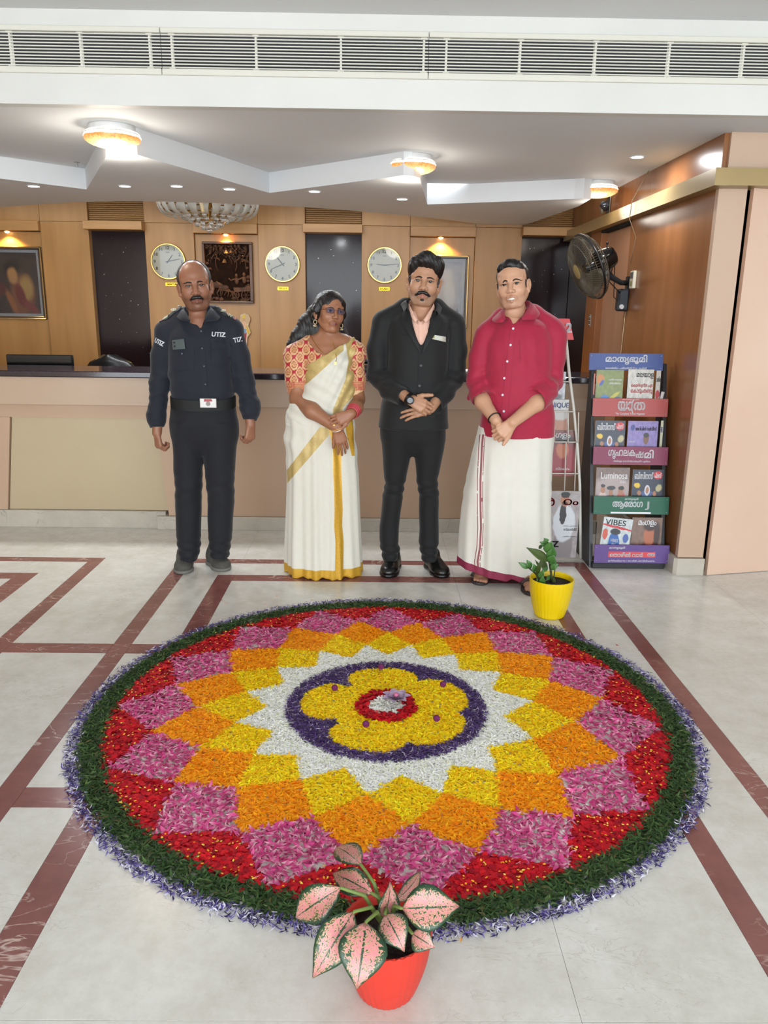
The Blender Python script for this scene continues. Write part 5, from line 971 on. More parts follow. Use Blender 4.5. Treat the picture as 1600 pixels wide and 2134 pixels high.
        neg = G < 0; j = neg.argmax(1); ok = neg.any(1); j1 = np.maximum(j, 1); r = np.arange(len(x)); g0, g1 = G[r, j1 - 1], G[r, j1]; t = np.where(np.abs(g0 - g1) > 1e-9, g0 / (g0 - g1 + 1e-12), 0).clip(0, 1); y = s.y[j1 - 1] + t * (s.y[j1] - s.y[j1 - 1]); return np.where(ok, y, np.nan).reshape(sh)
def cubic(P, n):
    P = np.array(P, float); m = len(P); t = np.linspace(0, m - 1, n); i = np.clip(t.astype(int), 0, m - 2); f = (t - i)[:, None]; g = lambda k: P[np.clip(k, 0, m - 1)]; p0, p1, p2, p3 = g(i - 1), g(i), g(i + 1), g(i + 2)
    return .5 * (2 * p1 + (p2 - p0) * f + (2 * p0 - 5 * p1 + 4 * p2 - p3) * f ** 2 + (3 * p1 - p0 - 3 * p2 + p3) * f ** 3)
def topz(S, x, y):
    i = np.clip(np.searchsorted(S.x, x), 0, len(S.x) - 1); j = np.clip(np.searchsorted(S.y, y), 0, len(S.y) - 1); G = S.F[i, j, :] < 0
    return np.where(G.any(-1), S.z[len(S.z) - 1 - G[..., ::-1].argmax(-1)], np.nan)
def px(P):
    c = (np.asarray(P) - CAMP) @ RW; return c[:, 0] / c[:, 2] * FPX + CX, c[:, 1] / c[:, 2] * FPX + CY
def rot(yaw=0, tilt=0, pitch=0):
    a, b, c = map(math.radians, (yaw, tilt, pitch)); Rz = np.array([[math.cos(a), -math.sin(a), 0], [math.sin(a), math.cos(a), 0], [0, 0, 1]]); Ry = np.array([[math.cos(b), 0, math.sin(b)], [0, 1, 0], [-math.sin(b), 0, math.cos(b)]]); Rx = np.array([[1, 0, 0], [0, math.cos(c), -math.sin(c)], [0, math.sin(c), math.cos(c)]]); return Rz @ Ry @ Rx
class Figure:
    def __init__(s, name, label, yp, base_u):
        s.yp = yp; x = ony(base_u, 1190, yp)[0]; s.t = thing(name, label, 'person', (x, yp, 0)); s.S = {}
    def J(s, u, v, dy=0.0): return ony(u, v, s.yp + dy)
    def rows(s, L, b=.1, cy=0.0, gx=0.0):
        "L: (v, uL, uR[, b[, cy]]) -> sections; gx widens"
        out = []
        for r in L:
            v, a, c = r[:3]; bb = r[3] if len(r) > 3 else b; cc = r[4] if len(r) > 4 else cy; p, q = s.J(a, v, cc), s.J(c, v, cc); out.append((p[2], (p[0] + q[0]) / 2, (q[0] - p[0]) / 2 + gx, s.yp + cc, bb + gx))
        return out
    def proj(s, S, u, v, off, fall=None):
        "pixels -> points on the front of S, lifted by off"
        u, v = np.broadcast_arrays(np.asarray(u, float), np.asarray(v, float)); D = np.stack([u - CX, v - CY, np.full(u.shape, FPX)], -1) @ RW.T; y = np.full(u.shape, s.yp - .08)
        for _ in range(4):
            P = CAMP + D * (y / D[..., 1])[..., None]; yn = S.front(P[..., 0], P[..., 2]); good = ~np.isnan(yn); fy = (np.nanmax(yn) if good.any() else s.yp) if fall is None else s.yp + fall; y = np.where(good, yn, fy)
        P = CAMP + D * ((y - off) / D[..., 1])[..., None]; return P
    def patch(s, name, S, quad, off, m, n=(8, 8), thick=.002, parent=None, bulge=0.0, smooth=True, fall=None):
        "quad px corners: tl, tr, br, bl draped on S"
        q = np.array(quad, float); a = np.linspace(0, 1, n[0] + 1)[:, None, None]; b = np.linspace(0, 1, n[1] + 1)[None, :, None]; uv = (q[0] * (1 - b) + q[1] * b) * (1 - a) + (q[3] * (1 - b) + q[2] * b) * a
        P = s.proj(S, uv[..., 0], uv[..., 1], off, fall)
        if bulge: P[..., 1] -= bulge * (4 * a * (1 - a) * 4 * b * (1 - b))[..., 0]
        mb = MB(); mm, nn = P.shape[:2]; B = P + np.array([0, thick, 0]); V = np.vstack([P.reshape(-1, 3), B.reshape(-1, 3)]); k = mm * nn; Fc = []
        for i in range(mm - 1):
            for j in range(nn - 1): a0 = i * nn + j; Fc += [(a0, a0 + nn, a0 + nn + 1, a0 + 1), (k + a0, k + a0 + 1, k + a0 + nn + 1, k + a0 + nn)]
        edge = [j for j in range(nn)] + [i * nn + nn - 1 for i in range(1, mm)] + [(mm - 1) * nn + j for j in range(nn - 2, -1, -1)] + [i * nn for i in range(mm - 2, 0, -1)]
        for e0, e1 in zip(edge, edge[1:] + edge[:1]): Fc.append((e0, e1, k + e1, k + e0))
        return mb.add(V, Fc).build(name, m, parent or s.t, smooth, sharp=50)
    def collar(s, fold, fall, m, name='collar', parent=None):
        A = cubic([s.J(*p) for p in fold], 33); B = cubic([s.J(*p) for p in fall], 33); P = np.stack([A + (0, .004, -.022), A + (0, .001, 0), A + (0, -.004, .002), A * .5 + B * .5 + (0, -.004, .006), B, B + (0, .004, -.001), A * .5 + B * .5 + (0, .001, .001)], 0)
        return MB().grid(P).build(name, m, parent or s.t, True)
    def ribbon(s, name, S, pts, w, off, m, parent=None, n=6, r=None):
        "tube along px polyline lying on S; w radius in metres (array ok)"
        pts = np.array(pts, float); t = np.linspace(0, len(pts) - 1, (len(pts) - 1) * n + 1); u = np.interp(t, np.arange(len(pts)), pts[:, 0]); v = np.interp(t, np.arange(len(pts)), pts[:, 1]); P = s.proj(S, u, v, off); R = np.interp(t, np.linspace(0, len(pts) - 1, len(np.atleast_1d(w))), np.atleast_1d(w)); return MB().tube(P, R, 8).build(name, m, parent or s.t, True)
    def button(s, S, u, v, r, m, off=.001, name='button'):
        P = s.proj(S, np.array([u]), np.array([v]), off)[0]; return MB().lathe([(.0, 0), (r, 0), (r, -.0022), (r * .7, -.003), (r * .6, -.002), (.0, -.0018)], P, 14, (0, 1, 0)).build(name, m, s.t, True, sharp=40)
    def label(s, S, body, u, v, h, w, m, tilt=0.0, bold=.0004, off=.0015, name='lettering', parent=None):
        c = s.proj(S, np.array([u]), np.array([v]), 0)[0]
        def wrap(P): y = S.front(P[:, 0], P[:, 2]); P = P.copy(); P[:, 1] = np.where(np.isnan(y), c[1], y) - off; return P
        return text(name, body, c, (math.cos(tilt), 0, math.sin(tilt)), (-math.sin(tilt), 0, math.cos(tilt)), m, parent or s.t, height=h, width=w, bold=bold, wrap=wrap)
    def emit(s, name, S, m, smooth=True, attr=None, parent=None):
        V, Q = S.mesh(); return link(name, V, Q, m, parent or s.t, smooth, attr=attr(V) if attr else None)
    def split(s, S, parts, parent=None):
        "parts: list of (name, material, mask(points)); the surface is cut along each mask's outline, first match wins"
        V, Q = S.mesh() if isinstance(S, Sdf) else S; N_ = np.zeros_like(V)
        T = np.concatenate([Q[:, [0, 1, 2]], Q[:, [0, 2, 3]]])
        for name, m, fn in parts:
            if fn is None: sel = np.ones(len(T), bool)
            else:
                k = fn(V); c = k[T].sum(1); mix = (c == 1) | (c == 2); tm = T[mix]; km = k[tm]; odd = np.where(c[mix] == 1, km.argmax(1), (~km).argmax(1)); r = np.arange(len(tm)); o, p, q = tm[r, odd], tm[r, (odd + 1) % 3], tm[r, (odd + 2) % 3]
                def cross(i, j):
                    lo, hi = V[i].copy(), V[j].copy(); ki = k[i]
                    for _ in range(7): md = (lo + hi) / 2; same = fn(md) == ki; lo = np.where(same[:, None], md, lo); hi = np.where(same[:, None], hi, md)
                    return (lo + hi) / 2
                A, B = cross(o, p), cross(o, q); n = len(V); ia, ib = n + np.arange(len(o)), n + len(o) + np.arange(len(o)); V = np.vstack([V, A, B]); t1 = np.stack([o, ia, ib], 1); t2 = np.stack([ia, p, q], 1); t3 = np.stack([ia, q, ib], 1); in1 = c[mix] == 1
                T = np.vstack([T[~mix], t1, t2, t3]); sel = np.concatenate([c[~mix] == 3, in1, ~in1, ~in1])
            if sel.any(): q = T[sel]; ids, inv = np.unique(q, return_inverse=True); link(name, V[ids], inv.reshape(q.shape), m, parent or s.t, True)
            T = T[~sel]
# ---- head: cranium, jaw, nose, lids, lips, ears; head units are metres of a 0.235 m head, eyes at z=0
def head(S, c, R, sc, female=False, smile=0.0, wide=1.0, teeth=False):
    S.tf(c, R, sc); w = wide
    S.ell((0, .022, .036), (.075, .093, .081), k=.01); S.ell((0, -.028, .038), (.063, .06, .062), k=.03); S.ell((0, -.03, -.03), (.060 * w, .058, .075), k=.03)
    for e in (-1, 1):
        S.cap((e * .052 * w, .004, -.055), (e * .03 * w, -.052, -.098), .015 if female else .020, .015 if female else .019, k=.025); S.ell((e * .036 * w, -.056, -.03), (.027, .026, .028), k=.02); S.cap((e * .05, -.06, .022), (e * .014, -.083, .019), .007 if female else .010, .008 if female else .011, k=.014)
    S.ell((0, -.066, -.098), (.026 * w, .024, .02), k=.02)
    for e in (-1, 1): S.ell((e * .031, -.094, .001), (.019, .016, .0115), k=.012, op='s')
    S.cap((0, -.084, .012), (0, -.106 if female else -.109, -.032), .0075 if female else .0085, .0098 if female else .0118, k=.012)
    for e in (-1, 1): S.ell((e * (.011 if female else .0135), -.0985, -.036), (.008 if female else .0098, .012, .0078 if female else .0088), k=.007)
    for e in (-1, 1): S.ell((e * .007, -.108, -.0435), (.0042, .006, .003), k=.003, op='s')
    for e in (-1, 1):
        S.ell((e * .031, -.0735, .0005), (.0158, .0158, .0145), k=.005)
        S.ell((e * .031, -.0895, -.0005), (.0135, .011, .0052 if female else .0042), rot(0, e * -4, 0), k=.0022, op='s')
    S.ell((0, -.083, -.068), (.026, .0145, .018), k=.012)
    cr = smile
    for e in (-1, 1): S.cap((0, -.0955, -.0645 + (.002 if teeth else 0)), (e * .021, -.0855, -.0665 + .006 * cr), .0058, .0026, k=.004); S.cap((0, -.0945, -.0765 - (.0065 if teeth else 0)), (e * .018, -.0865, -.071 + .005 * cr), .0062, .0028, k=.004)
    if teeth: S.ell((0, -.098, -.0705), (.0235, .017, .0064), k=.0015, op='s'); [S.cap((e * .015, -.098, -.0695), (e * .024, -.088, -.0645), .0032, .0016, k=.002, op='s') for e in (-1, 1)]
    else:
        for e in (-1, 1): S.cap((0, -.1035, -.0695), (e * .021, -.090, -.0680 + .006 * cr), .0022, .0016, k=.003, op='s')
    for e in (-1, 1):
        Re = rot(e * -22, e * 6, 0); S.ell((e * .079, .012, -.012), (.0095, .019, .031), Re, k=.006); S.ell((e * .0855, .008, -.008), (.006, .011, .019), Re, k=.004, op='s'); S.ell((e * .076, .008, -.041), (.008, .009, .010), k=.006)
    S.tf(None, None, 1)
def local(P, c, R, sc): return (np.asarray(P) - c) @ R / sc
def skin_cols(V, c, R, sc, base, lip, beard=None, brow=0):
    L = local(V, np.array(c), R, sc); col = np.tile(np.array(lin(base)[:3]), (len(V), 1)); inhead = (np.abs(L[:, 0]) < .1) & (np.abs(L[:, 2]) < .15) & (L[:, 1] < .1)
    def blend(w, rgb): nonlocal col; w = (np.clip(w, 0, 1) * inhead)[:, None]; col = col * (1 - w) + np.array(lin(rgb)[:3]) * w
    if beard is not None: blend(.55 * np.clip((-.045 - L[:, 2]) / .02, 0, 1) * np.clip((.02 - L[:, 1]) / .03, 0, 1) * np.clip((L[:, 2] + .125) / .02, 0, 1), beard)
    blend(1.2 - np.hypot(L[:, 0] / .0225, (L[:, 2] + .0705) / .0105) ** 2 * (L[:, 1] < -.07) - 2 * (L[:, 1] >= -.07), lip)
    for e in (-1, 1): blend(.5 * (1.2 - np.hypot((L[:, 0] - e * .031) / .02, (L[:, 2] - .002) / .012)) * (L[:, 1] < -.05), [x * .6 for x in base])  # eye sockets painted darker to deepen their shade
    return col
M_skin = mat('skin', (255, 255, 255), .42, attr='Col', spec=.45); M_eye = mat('eye', (255, 255, 255), .15, attr='Col', spec=.6); M_hair = mat('black_hair', (16, 14, 14), .42, rgb2=(32, 28, 27), nscale=60, nstretch=(1, 1, .25), bump=.35, bscale=160, bstretch=(1, 1, .15)); M_tooth = mat('teeth', (226, 220, 208), .3)
def eyes(F, c, R, sc, gaze=(0, 0), iris=(46, 28, 20)):
    for e in (-1, 1):
        ctr = np.array(c) + sc * (R @ np.array([e * .031, -.0725, .0005])); n = 24; m = 18; a = np.arange(n) * 2 * PI / n; g = np.array([gaze[0], -1.0, gaze[1]]); g /= np.linalg.norm(g); g = R @ g; u = np.cross(g, (0, 0, 1)); u /= np.linalg.norm(u); w = np.cross(u, g); r = .0138 * sc; V = [ctr + g * r]; C = [(10, 8, 8)]
        for i in range(1, m):
            t = PI * i / m * .8; V += list(ctr + r * (math.cos(t) * g + math.sin(t) * (np.cos(a)[:, None] * u + np.sin(a)[:, None] * w))); d = math.degrees(t); C += [(10, 8, 8) if d < 12 else iris if d < 33 else (196, 186, 180)] * n
        Fq = [(0, 1 + (j + 1) % n, 1 + j) for j in range(n)] + [(1 + i * n + j, 1 + i * n + (j + 1) % n, 1 + (i + 1) * n + (j + 1) % n, 1 + (i + 1) * n + j) for i in range(m - 2) for j in range(n)]
        link('eye', np.array(V), Fq, M_eye, F.t, True, attr=np.array([lin(x)[:3] for x in C]))
def lashes(F, S, c, R, sc, rz=.0044):
    for e in (-1, 1):
        P = []
        for t in np.linspace(.02, .98, 11):
            an = PI * (1 - t); q = np.array([e * .031 + .0142 * math.cos(an), -.09, -.0005 + (rz + .0008) * math.sin(an) ** .8 + e * -.0009 * math.cos(an) * 0]); p = np.array(c) + sc * (R @ q); y = S.front(p[0], p[2] + .0012); p[1] = (float(y) if not np.isnan(y) else p[1]) - .0002; P.append(p)
        MB().tube(P, .0013 * sc, 6).build('upper_lashes', M_hair, F.t, True)
def brows(F, S, c, R, sc, thick=.0042, arch=.004, x0=.012, x1=.049, z0=.0155):
    lashes(F, S, c, R, sc)
    for e in (-1, 1):
        P = []
        for t in np.linspace(0, 1, 8):
            q = np.array([e * (x0 + (x1 - x0) * t), -.09 + .05 * t * t, z0 + arch * math.sin(PI * min(1, t * 1.15)) - .004 * t * t]); p = np.array(c) + sc * (R @ q); y = S.front(p[0], p[2]); p[1] = (float(y) if not np.isnan(y) else p[1]) + .0008; P.append(p)
        MB().tube(P, thick * sc * np.array([.75, 1, 1, 1, .95, .8, .6, .25]), 8).build('eyebrow', M_hair, F.t, True)
def hand(S, w, d, n, side, curl=(30, 40, 30), hs=1.0, th=(45, 10), spread=.06, fan=None, r=.0088, lens=(1, 1.1, 1.02, .8)):
    "w wrist, d towards the fingers, n back of the hand, side +1/-1 picks the thumb side (cross(d,n)*side)"
    w, d, n = (np.array(x, float) for x in (w, d, n)); d /= np.linalg.norm(d); n -= d * (n @ d); n /= np.linalg.norm(n); t = np.cross(d, n) * side; off = np.array([.029, .0105, -.009, -.0265]) * hs
    for i in range(4):
        kn = w + d * hs * (.083 if i in (1, 2) else .077) + t * off[i] + n * (.003 if i in (1, 2) else 0); S.cap(w + t * off[i] * .55 + d * .008, kn, .0135 * hs, .0118 * hs, k=.010); cc = curl[i] if isinstance(curl[0], (tuple, list)) else curl; a = 0; p = kn; dd0 = d + t * spread * (1.5 - i) * .6
        dd0 /= np.linalg.norm(dd0)
        for s_, (L, an) in enumerate(zip((.043, .027, .021), cc)):
            a += math.radians(an); q = p + (dd0 * math.cos(a) - n * math.sin(a)) * L * lens[i] * hs; rr = r * hs * (1.0, .93, .85)[s_]; S.cap(p, q, rr * (1.05 if s_ == 0 else 1), rr * .93, k=.0035); p = q
    b = w + d * .022 * hs + t * .022 * hs - n * .006 * hs; A, B = map(math.radians, th); e1 = d * math.cos(A) + t * math.sin(A) - n * math.sin(B); e1 /= np.linalg.norm(e1); e2 = d * math.cos(A * .6) + t * math.sin(A * .6) - n * math.sin(B * 1.6); e2 /= np.linalg.norm(e2)
    m1 = b + e1 * .040 * hs; m2 = m1 + e2 * .03 * hs; m3 = m2 + e2 * .022 * hs; S.cap(b, m1, .0145 * hs, .0115 * hs, k=.010); S.cap(m1, m2, .011 * hs, .0103 * hs, k=.004); S.cap(m2, m3, .0103 * hs, .0088 * hs, k=.004)
def shoe(F, name, pts, wid, hgt, m, msole, yaw=0.0, laces=False):
    "pts: heel (x,y) and toe (x,y) on the floor"
    (hx, hy), (tx, ty) = pts; d = np.array([tx - hx, ty - hy]); L = np.linalg.norm(d); d /= L; e = np.array([-d[1], d[0]]); R = []; a = np.arange(24) * 2 * PI / 24
    S = Sdf(axis(min(hx, tx) - .09, max(hx, tx) + .09, .005), axis(min(hy, ty) - .09, max(hy, ty) + .09, .005), axis(-.01, hgt + .05, .005)); P = lambda s_, z, o=0: np.array([hx + d[0] * L * s_ + e[0] * o, hy + d[1] * L * s_ + e[1] * o, z])
    rotm = np.array([[d[0], e[0], 0], [d[1], e[1], 0], [0, 0, 1]])
    S.ell(P(.72, .030), (L * .30, wid * .5, .036), rotm, k=.02); S.ell(P(.42, .040), (L * .32, wid * .42, .05), rotm, k=.03); S.ell(P(.18, .045), (L * .2, wid * .40, .055), rotm, k=.03); S.cap(P(.2, .05), P(.24, hgt), wid * .36, wid * .38, k=.02); S.plane((0, 0, -1), -.004)
    o = F.emit(name, S, m)
    S2 = Sdf(axis(min(hx, tx) - .1, max(hx, tx) + .1, .005), axis(min(hy, ty) - .1, max(hy, ty) + .1, .005), axis(-.01, .05, .004)); S2.ell(P(.70, .012), (L * .32, wid * .54, .04), rotm, k=.03); S2.ell(P(.22, .012), (L * .24, wid * .46, .04), rotm, k=.03); S2.cap(P(.2, .0), P(.7, .0), wid * .4, k=.02); S2.plane((0, 0, 1), .020); S2.plane((0, 0, -1), -.0008); F.emit(name.split('_')[0] + '_sole' if False else 'shoe_sole', S2, msole)
    if laces:
        lb = MB()
        for k in range(4): s_ = .40 + .07 * k; A_, B_ = P(s_, 0, -wid * .16), P(s_ + .01, 0, wid * .16); za = S.F; lb.tube([np.array([A_[0], A_[1], hgt * .86 - .016 * k]), np.array([(A_[0] + B_[0]) / 2, (A_[1] + B_[1]) / 2, hgt * .90 - .016 * k]), np.array([B_[0], B_[1], hgt * .86 - .016 * k])], .0025, 6)
        lb.build('laces', m, F.t, True)
    return o
# ------------------------------------------------------------------ the uniformed guard
M_navy = mat('navy_twill', (22, 27, 42), .8, rgb2=(19, 24, 37), nscale=90, sheen=.15); M_navy2 = mat('navy_trouser', (16, 18, 28), .8, rgb2=(14, 16, 25), nscale=80, sheen=.1)
def fig_guard():
    F = Figure('person', 'man in navy guard uniform with phone in shirt pocket and steel belt buckle', 4.27, 426); J = F.J
    hc = ony(406, 594.5, F.yp + .0) + np.array([0, .0, 0]); R = rot(12, -6, 3); sc = 1.07; base = (162, 110, 84)
    wl, wr_ = J(327, 902, -.03), J(522, 885, -.03)
    B = Sdf(axis(-1.5, -.55, .011, [(hc[0] - .11, hc[0] + .11, .0032), (wl[0] - .06, wl[0] + .07, .0036), (wr_[0] - .07, wr_[0] + .06, .0036)]), axis(F.yp - .19, F.yp + .16, .0055), axis(.04, 1.74, .012, [(hc[2] - .17, 1.73, .0032), (wl[2] - .13, wr_[2] + .02, .0038)]))
    head(B, hc, R, sc)
    B.cap(hc + np.array([0, .035, -.07]), J(414, 672, .03), .062, .066, k=.03); B.chain([J(352, 690, .02), J(414, 676, .02), J(478, 688, .02)], [.045, .06, .045], k=.04)
    B.stack(F.rows([(668, 394, 436, .058, .02), (682, 386, 448, .070, .012), (700, 364, 466, .086, .005), (760, 366, 470, .09, .01), (830, 372, 476, .09, .01), (900, 368, 486, .085, .01)]), k=.03)
    for P in ([J(392, 930, .01), J(393, 1060, .01), J(392, 1150, .0)], [J(458, 930, .01), J(460, 1060, .01), J(460, 1145, .0)]): B.chain(P, [.06, .045, .035], k=.03)
    B.chain([J(350, 692, .02), J(334, 790, .01), wl], [.045, .036, .026], k=.02); B.chain([J(480, 690, .02), J(506, 785, .01), wr_], [.045, .036, .026], k=.02)
    hand(B, wl, (.10, -.05, -1), (-.75, -.65, 0), 1, curl=(55, 70, 45), hs=.92, th=(10, 25)); hand(B, wr_, (-.08, -.05, -1), (.75, -.65, 0), -1, curl=(50, 65, 40), hs=.92, th=(10, 25))
    F.emit('body', B, M_skin, attr=lambda V: skin_cols(V, hc, R, sc, base, (132, 78, 66), (104, 70, 56)))
    eyes(F, hc, R, sc); brows(F, B, hc, R, sc, .0036, .003)
    H = Sdf(axis(hc[0] - .12, hc[0] + .12, .004), axis(F.yp - .1, F.yp + .15, .004), axis(hc[2] - .1, hc[2] + .15, .004)); H.tf(hc, R, sc); H.ell((0, .022, .036), (.0835, .096, .0845)); H.ell((0, -.075, .058), (.055, .112, .105), op='s', k=.012); H.ell((0, -.03, -.10), (.12, .095, .085), op='s', k=.01); H.tf(None, None, 1)
    F.emit('hair', H, mat('grey_black_hair', (40, 38, 36), .6, rgb2=(62, 58, 54), nscale=120, bump=.5))
    mz = Sdf(axis(hc[0] - .06, hc[0] + .06, .0025), axis(F.yp - .16, F.yp, .0025), axis(hc[2] - .1, hc[2] - .02, .0025)); mz.tf(hc, R, sc)
    for e in (-1, 1): mz.chain([(0, -.100, -.0535), (e * .016, -.0975, -.0555), (e * .030, -.0865, -.0645)], [.0078, .0082, .0045], k=.004)
    mz.tf(None, None, 1); F.emit('moustache', mz, M_hair)
    # shirt
    T = Sdf(axis(-1.55, -.5, .0058), axis(F.yp - .2, F.yp + .2, .0062), axis(.74, 1.48, .0058))
    T.stack(F.rows([(648, 388, 440, .058, .035), (662, 372, 456, .070, .028), (676, 358, 472, .082, .02), (700, 349, 479, .105, .01), (740, 352, 483, .118), (780, 353, 487, .122), (812, 355, 490, .124, -.005), (830, 360, 487, .118, -.005), (842, 363, 484, .112, -.005)]), k=.02, p=2.4)
    T.chain([J(346, 690, .015), J(384, 663, .03), J(414, 660, .04), J(445, 660, .03), J(484, 684, .015)], [.056, .052, .05, .052, .056], k=.035)
    T.chain([J(346, 694, .012), J(338, 740, .012), J(334, 795, .01), J(327, 860, -.01), J(326, 872, -.015), J(328, 901, -.028)], [.058, .058, .054, .047, .045, .034], k=.02); T.cap(J(325, 866, -.012), J(327, 873, -.015), .049, k=.012)
    T.chain([J(484, 692, .012), J(497, 740, .012), J(509, 795, .01), J(520, 842, -.01), J(521, 852, -.015), J(521, 884, -.028)], [.058, .058, .053, .050, .047, .034], k=.02); T.cap(J(523, 846, -.012), J(522, 853, -.015), .054, k=.012)
    T.plane((0, 0, -1), -J(420, 842)[2]) if False else None
    # neck opening
    T.cap(J(411, 632, .02), J(413, 650, .02), .058, .050, k=.008, op='s'); T.vcut(F, [(412, 646, .050), (418, 685, .003)], (-.03, -.06, -.09, -.12, -.15))
    for P in ((328, 902), (521, 886)): c = J(*P, -.03); T.cap(c + np.array([0, 0, -.03]), c + np.array([0, 0, -.001]), .046, .046, k=.004, op='s')
    z0 = J(420, 800)[2]; x0 = J(420, 800)[0]
    T.add(lambda x, y, z: .0028 * vnoise(x, y, z, 34, 1) * np.exp(-((z - z0) / .12) ** 2) + .0026 * np.sin((z + .35 * np.abs(x - x0)) * 150) * np.exp(-((np.abs(x - x0) - .25) / .07) ** 2) * np.exp(-((z - z0 + .08) / .12) ** 2) + .0016 * vnoise(x, y, z, 22, 4) + .003 * np.sin(z * 85 + 30 * np.abs(x - x0)) * np.exp(-((np.abs(x - x0) - .2) / .05) ** 2) * np.exp(-((z - z0) / .1) ** 2)); F.S['shirt'] = T
    F.emit('shirt', T, M_navy)
    # trousers
    P_ = Sdf(axis(-1.25, -.68, .0058), axis(F.yp - .19, F.yp + .19, .0062), axis(.05, .96, .0058))
    P_.stack(F.rows([(835, 361, 486, .118, -.004), (850, 356, 491, .122), (880, 353, 497, .125, .005), (908, 357, 496, .116, .008), (928, 372, 482, .085, .005), (944, 398, 456, .045, .005)]), k=.03)
    lg = lambda L: F.rows(L); P_.stack(lg([(880, 364, 416, .10), (920, 361, 421, .098), (960, 362, 422, .09), (1010, 365, 420, .082), (1060, 366, 419, .078), (1110, 368, 418, .075, -.005), (1145, 371, 416, .072, -.008), (1166, 374, 411, .066, -.01)]), k=.025); P_.stack(lg([(880, 434, 490, .10), (920, 426, 493, .098), (960, 426, 490, .09), (1010, 431, 488, .082), (1060, 434, 487, .078), (1105, 434, 484, .075, -.005), (1138, 436, 480, .072, -.008), (1158, 439, 478, .066, -.01)]), k=.025)
    P_.add(lambda x, y, z: .0022 * vnoise(x, y, z, 26, 2) + .0035 * np.sin(z * 120 + 9 * (x + 1)) * np.exp(-((z - .13) / .06) ** 2) + .002 * np.sin(z * 90 + 14 * x) * np.exp(-((z - .48) / .08) ** 2)); F.emit('trousers', P_, M_navy2)
    # belt and buckle
    zb = J(420, 836)[2]; bl = MB(); a = np.linspace(0, 2 * PI, 65)[:-1]; cx_ = J(424, 836)[0]; mk = lambda z, r: np.stack([cx_ + (.171 + r) * np.sign(np.cos(a)) * np.abs(np.cos(a)) ** .85, F.yp - .004 + (.125 + r) * np.sign(np.sin(a)) * np.abs(np.sin(a)) ** .85, z - .012 * np.maximum(0, -np.sin(a)) + 0 * a], 1)
    bl.rings([mk(zb - .028, -.004), mk(zb - .028, .004), mk(zb + .03, .004), mk(zb + .03, -.004), mk(zb - .028, -.004)], cap=False); bl.build('belt', mat('black_webbing', (20, 22, 22), .7), F.t, True, sharp=40)
    c = J(434, 840, -.135); bk_ = box('belt_buckle', (c[0] - .045, c[1] - .006, c[2] - .026), (c[0] + .045, c[1] + .004, c[2] + .026), mat('steel_buckle', (160, 156, 152), .35, metal=.8), F.t, .003); bk_['_org'] = list(F.t['_org']); MB().lathe([(.0, 0), (.012, 0), (.012, -.0015), (.0, -.0015)], c + np.array([0, -.006, -.003]), 20, (0, 1, 0)).build('buckle_crest', mat('crest', (150, 140, 134), .4), bk_); MB().quadbox([c + np.array([-.022, -.0065, .008]), c + np.array([.024, -.0065, .010]), c + np.array([.018, -.0065, .022]), c + np.array([-.02, -.0065, .022])], (0, -.0005, 0)).build('buckle_mark', mat('mark_red', (176, 60, 66), .4), bk_)
    # details
    N = M_navy; F.collar([(396, 667, -.100), (389, 653, -.06), (385, 642, -.01), (413, 634, .085), (438, 640, -.01), (431, 653, -.06), (426, 667, -.100)], [(394, 670, -.120), (375, 666, -.085), (371, 656, -.0), (413, 646, .11), (455, 656, -.0), (452, 667, -.085), (428, 670, -.120)], N)
    F.patch('placket', T, [(413, 684), (424, 684), (434, 828), (421, 828)], .0035, N, (24, 3), .002)
    for u, v in ((419, 690), (421, 726), (425, 763), (428, 801)): F.button(T, u, v, .0052, mat('navy_button', (66, 74, 92), .35), .006)
    for e, q in ((-1, [(360, 727), (405, 727), (403, 772), (362, 772)]), (1, [(440, 722), (482, 722), (480, 762), (441, 760)])): F.patch('breast_pocket', T, q, .0045, N, (10, 8), .003, bulge=.004)
    F.patch('pocket_flap', T, [(440, 713), (480, 715), (479, 726), (441, 727)], .009, N, (4, 8), .003, bulge=.002)
    F.button(T, 379, 737, .005, mat('navy_button', (66, 74, 92), .35), .012)
    ph = F.patch('phone', T, [(358, 709), (383, 706), (386, 727), (360, 729)], .014, mat('phone_grey', (86, 98, 100), .25, coat=.4), (2, 2), .008); ph['_org'] = list(F.t['_org']); ph['label'] = 'grey smartphone peeking from the shirt pocket'
    for u, v in ((363, 714), (364, 722)): P = F.proj(T, np.array([u]), np.array([v]), .0145)[0]; MB().lathe([(.0, 0), (.0052, 0), (.0045, -.0015), (.0, -.0015)], P, 14, (0, 1, 0)).build('camera_lens', M_blk2, ph, True)
    M_tw = mat('white_thread', (226, 228, 232), .6); F.label(T, 'UTIZ', 455.5, 697, .0225, .064, M_tw, -.06, .0012); F.label(T, 'UTIZ', 331.5, 713, .024, .052, M_tw, -.45, .0012); F.label(T, 'TIZ', 495, 708, .024, .042, M_tw, .2, .0008)
    # epaulettes with chevrons and a round crest
    M_ep = mat('epaulette_dark', (30, 34, 34), .7); M_ch = mat('chevron_cream', (206, 204, 176), .6); M_er = mat('epaulette_red', (160, 62, 56), .6)
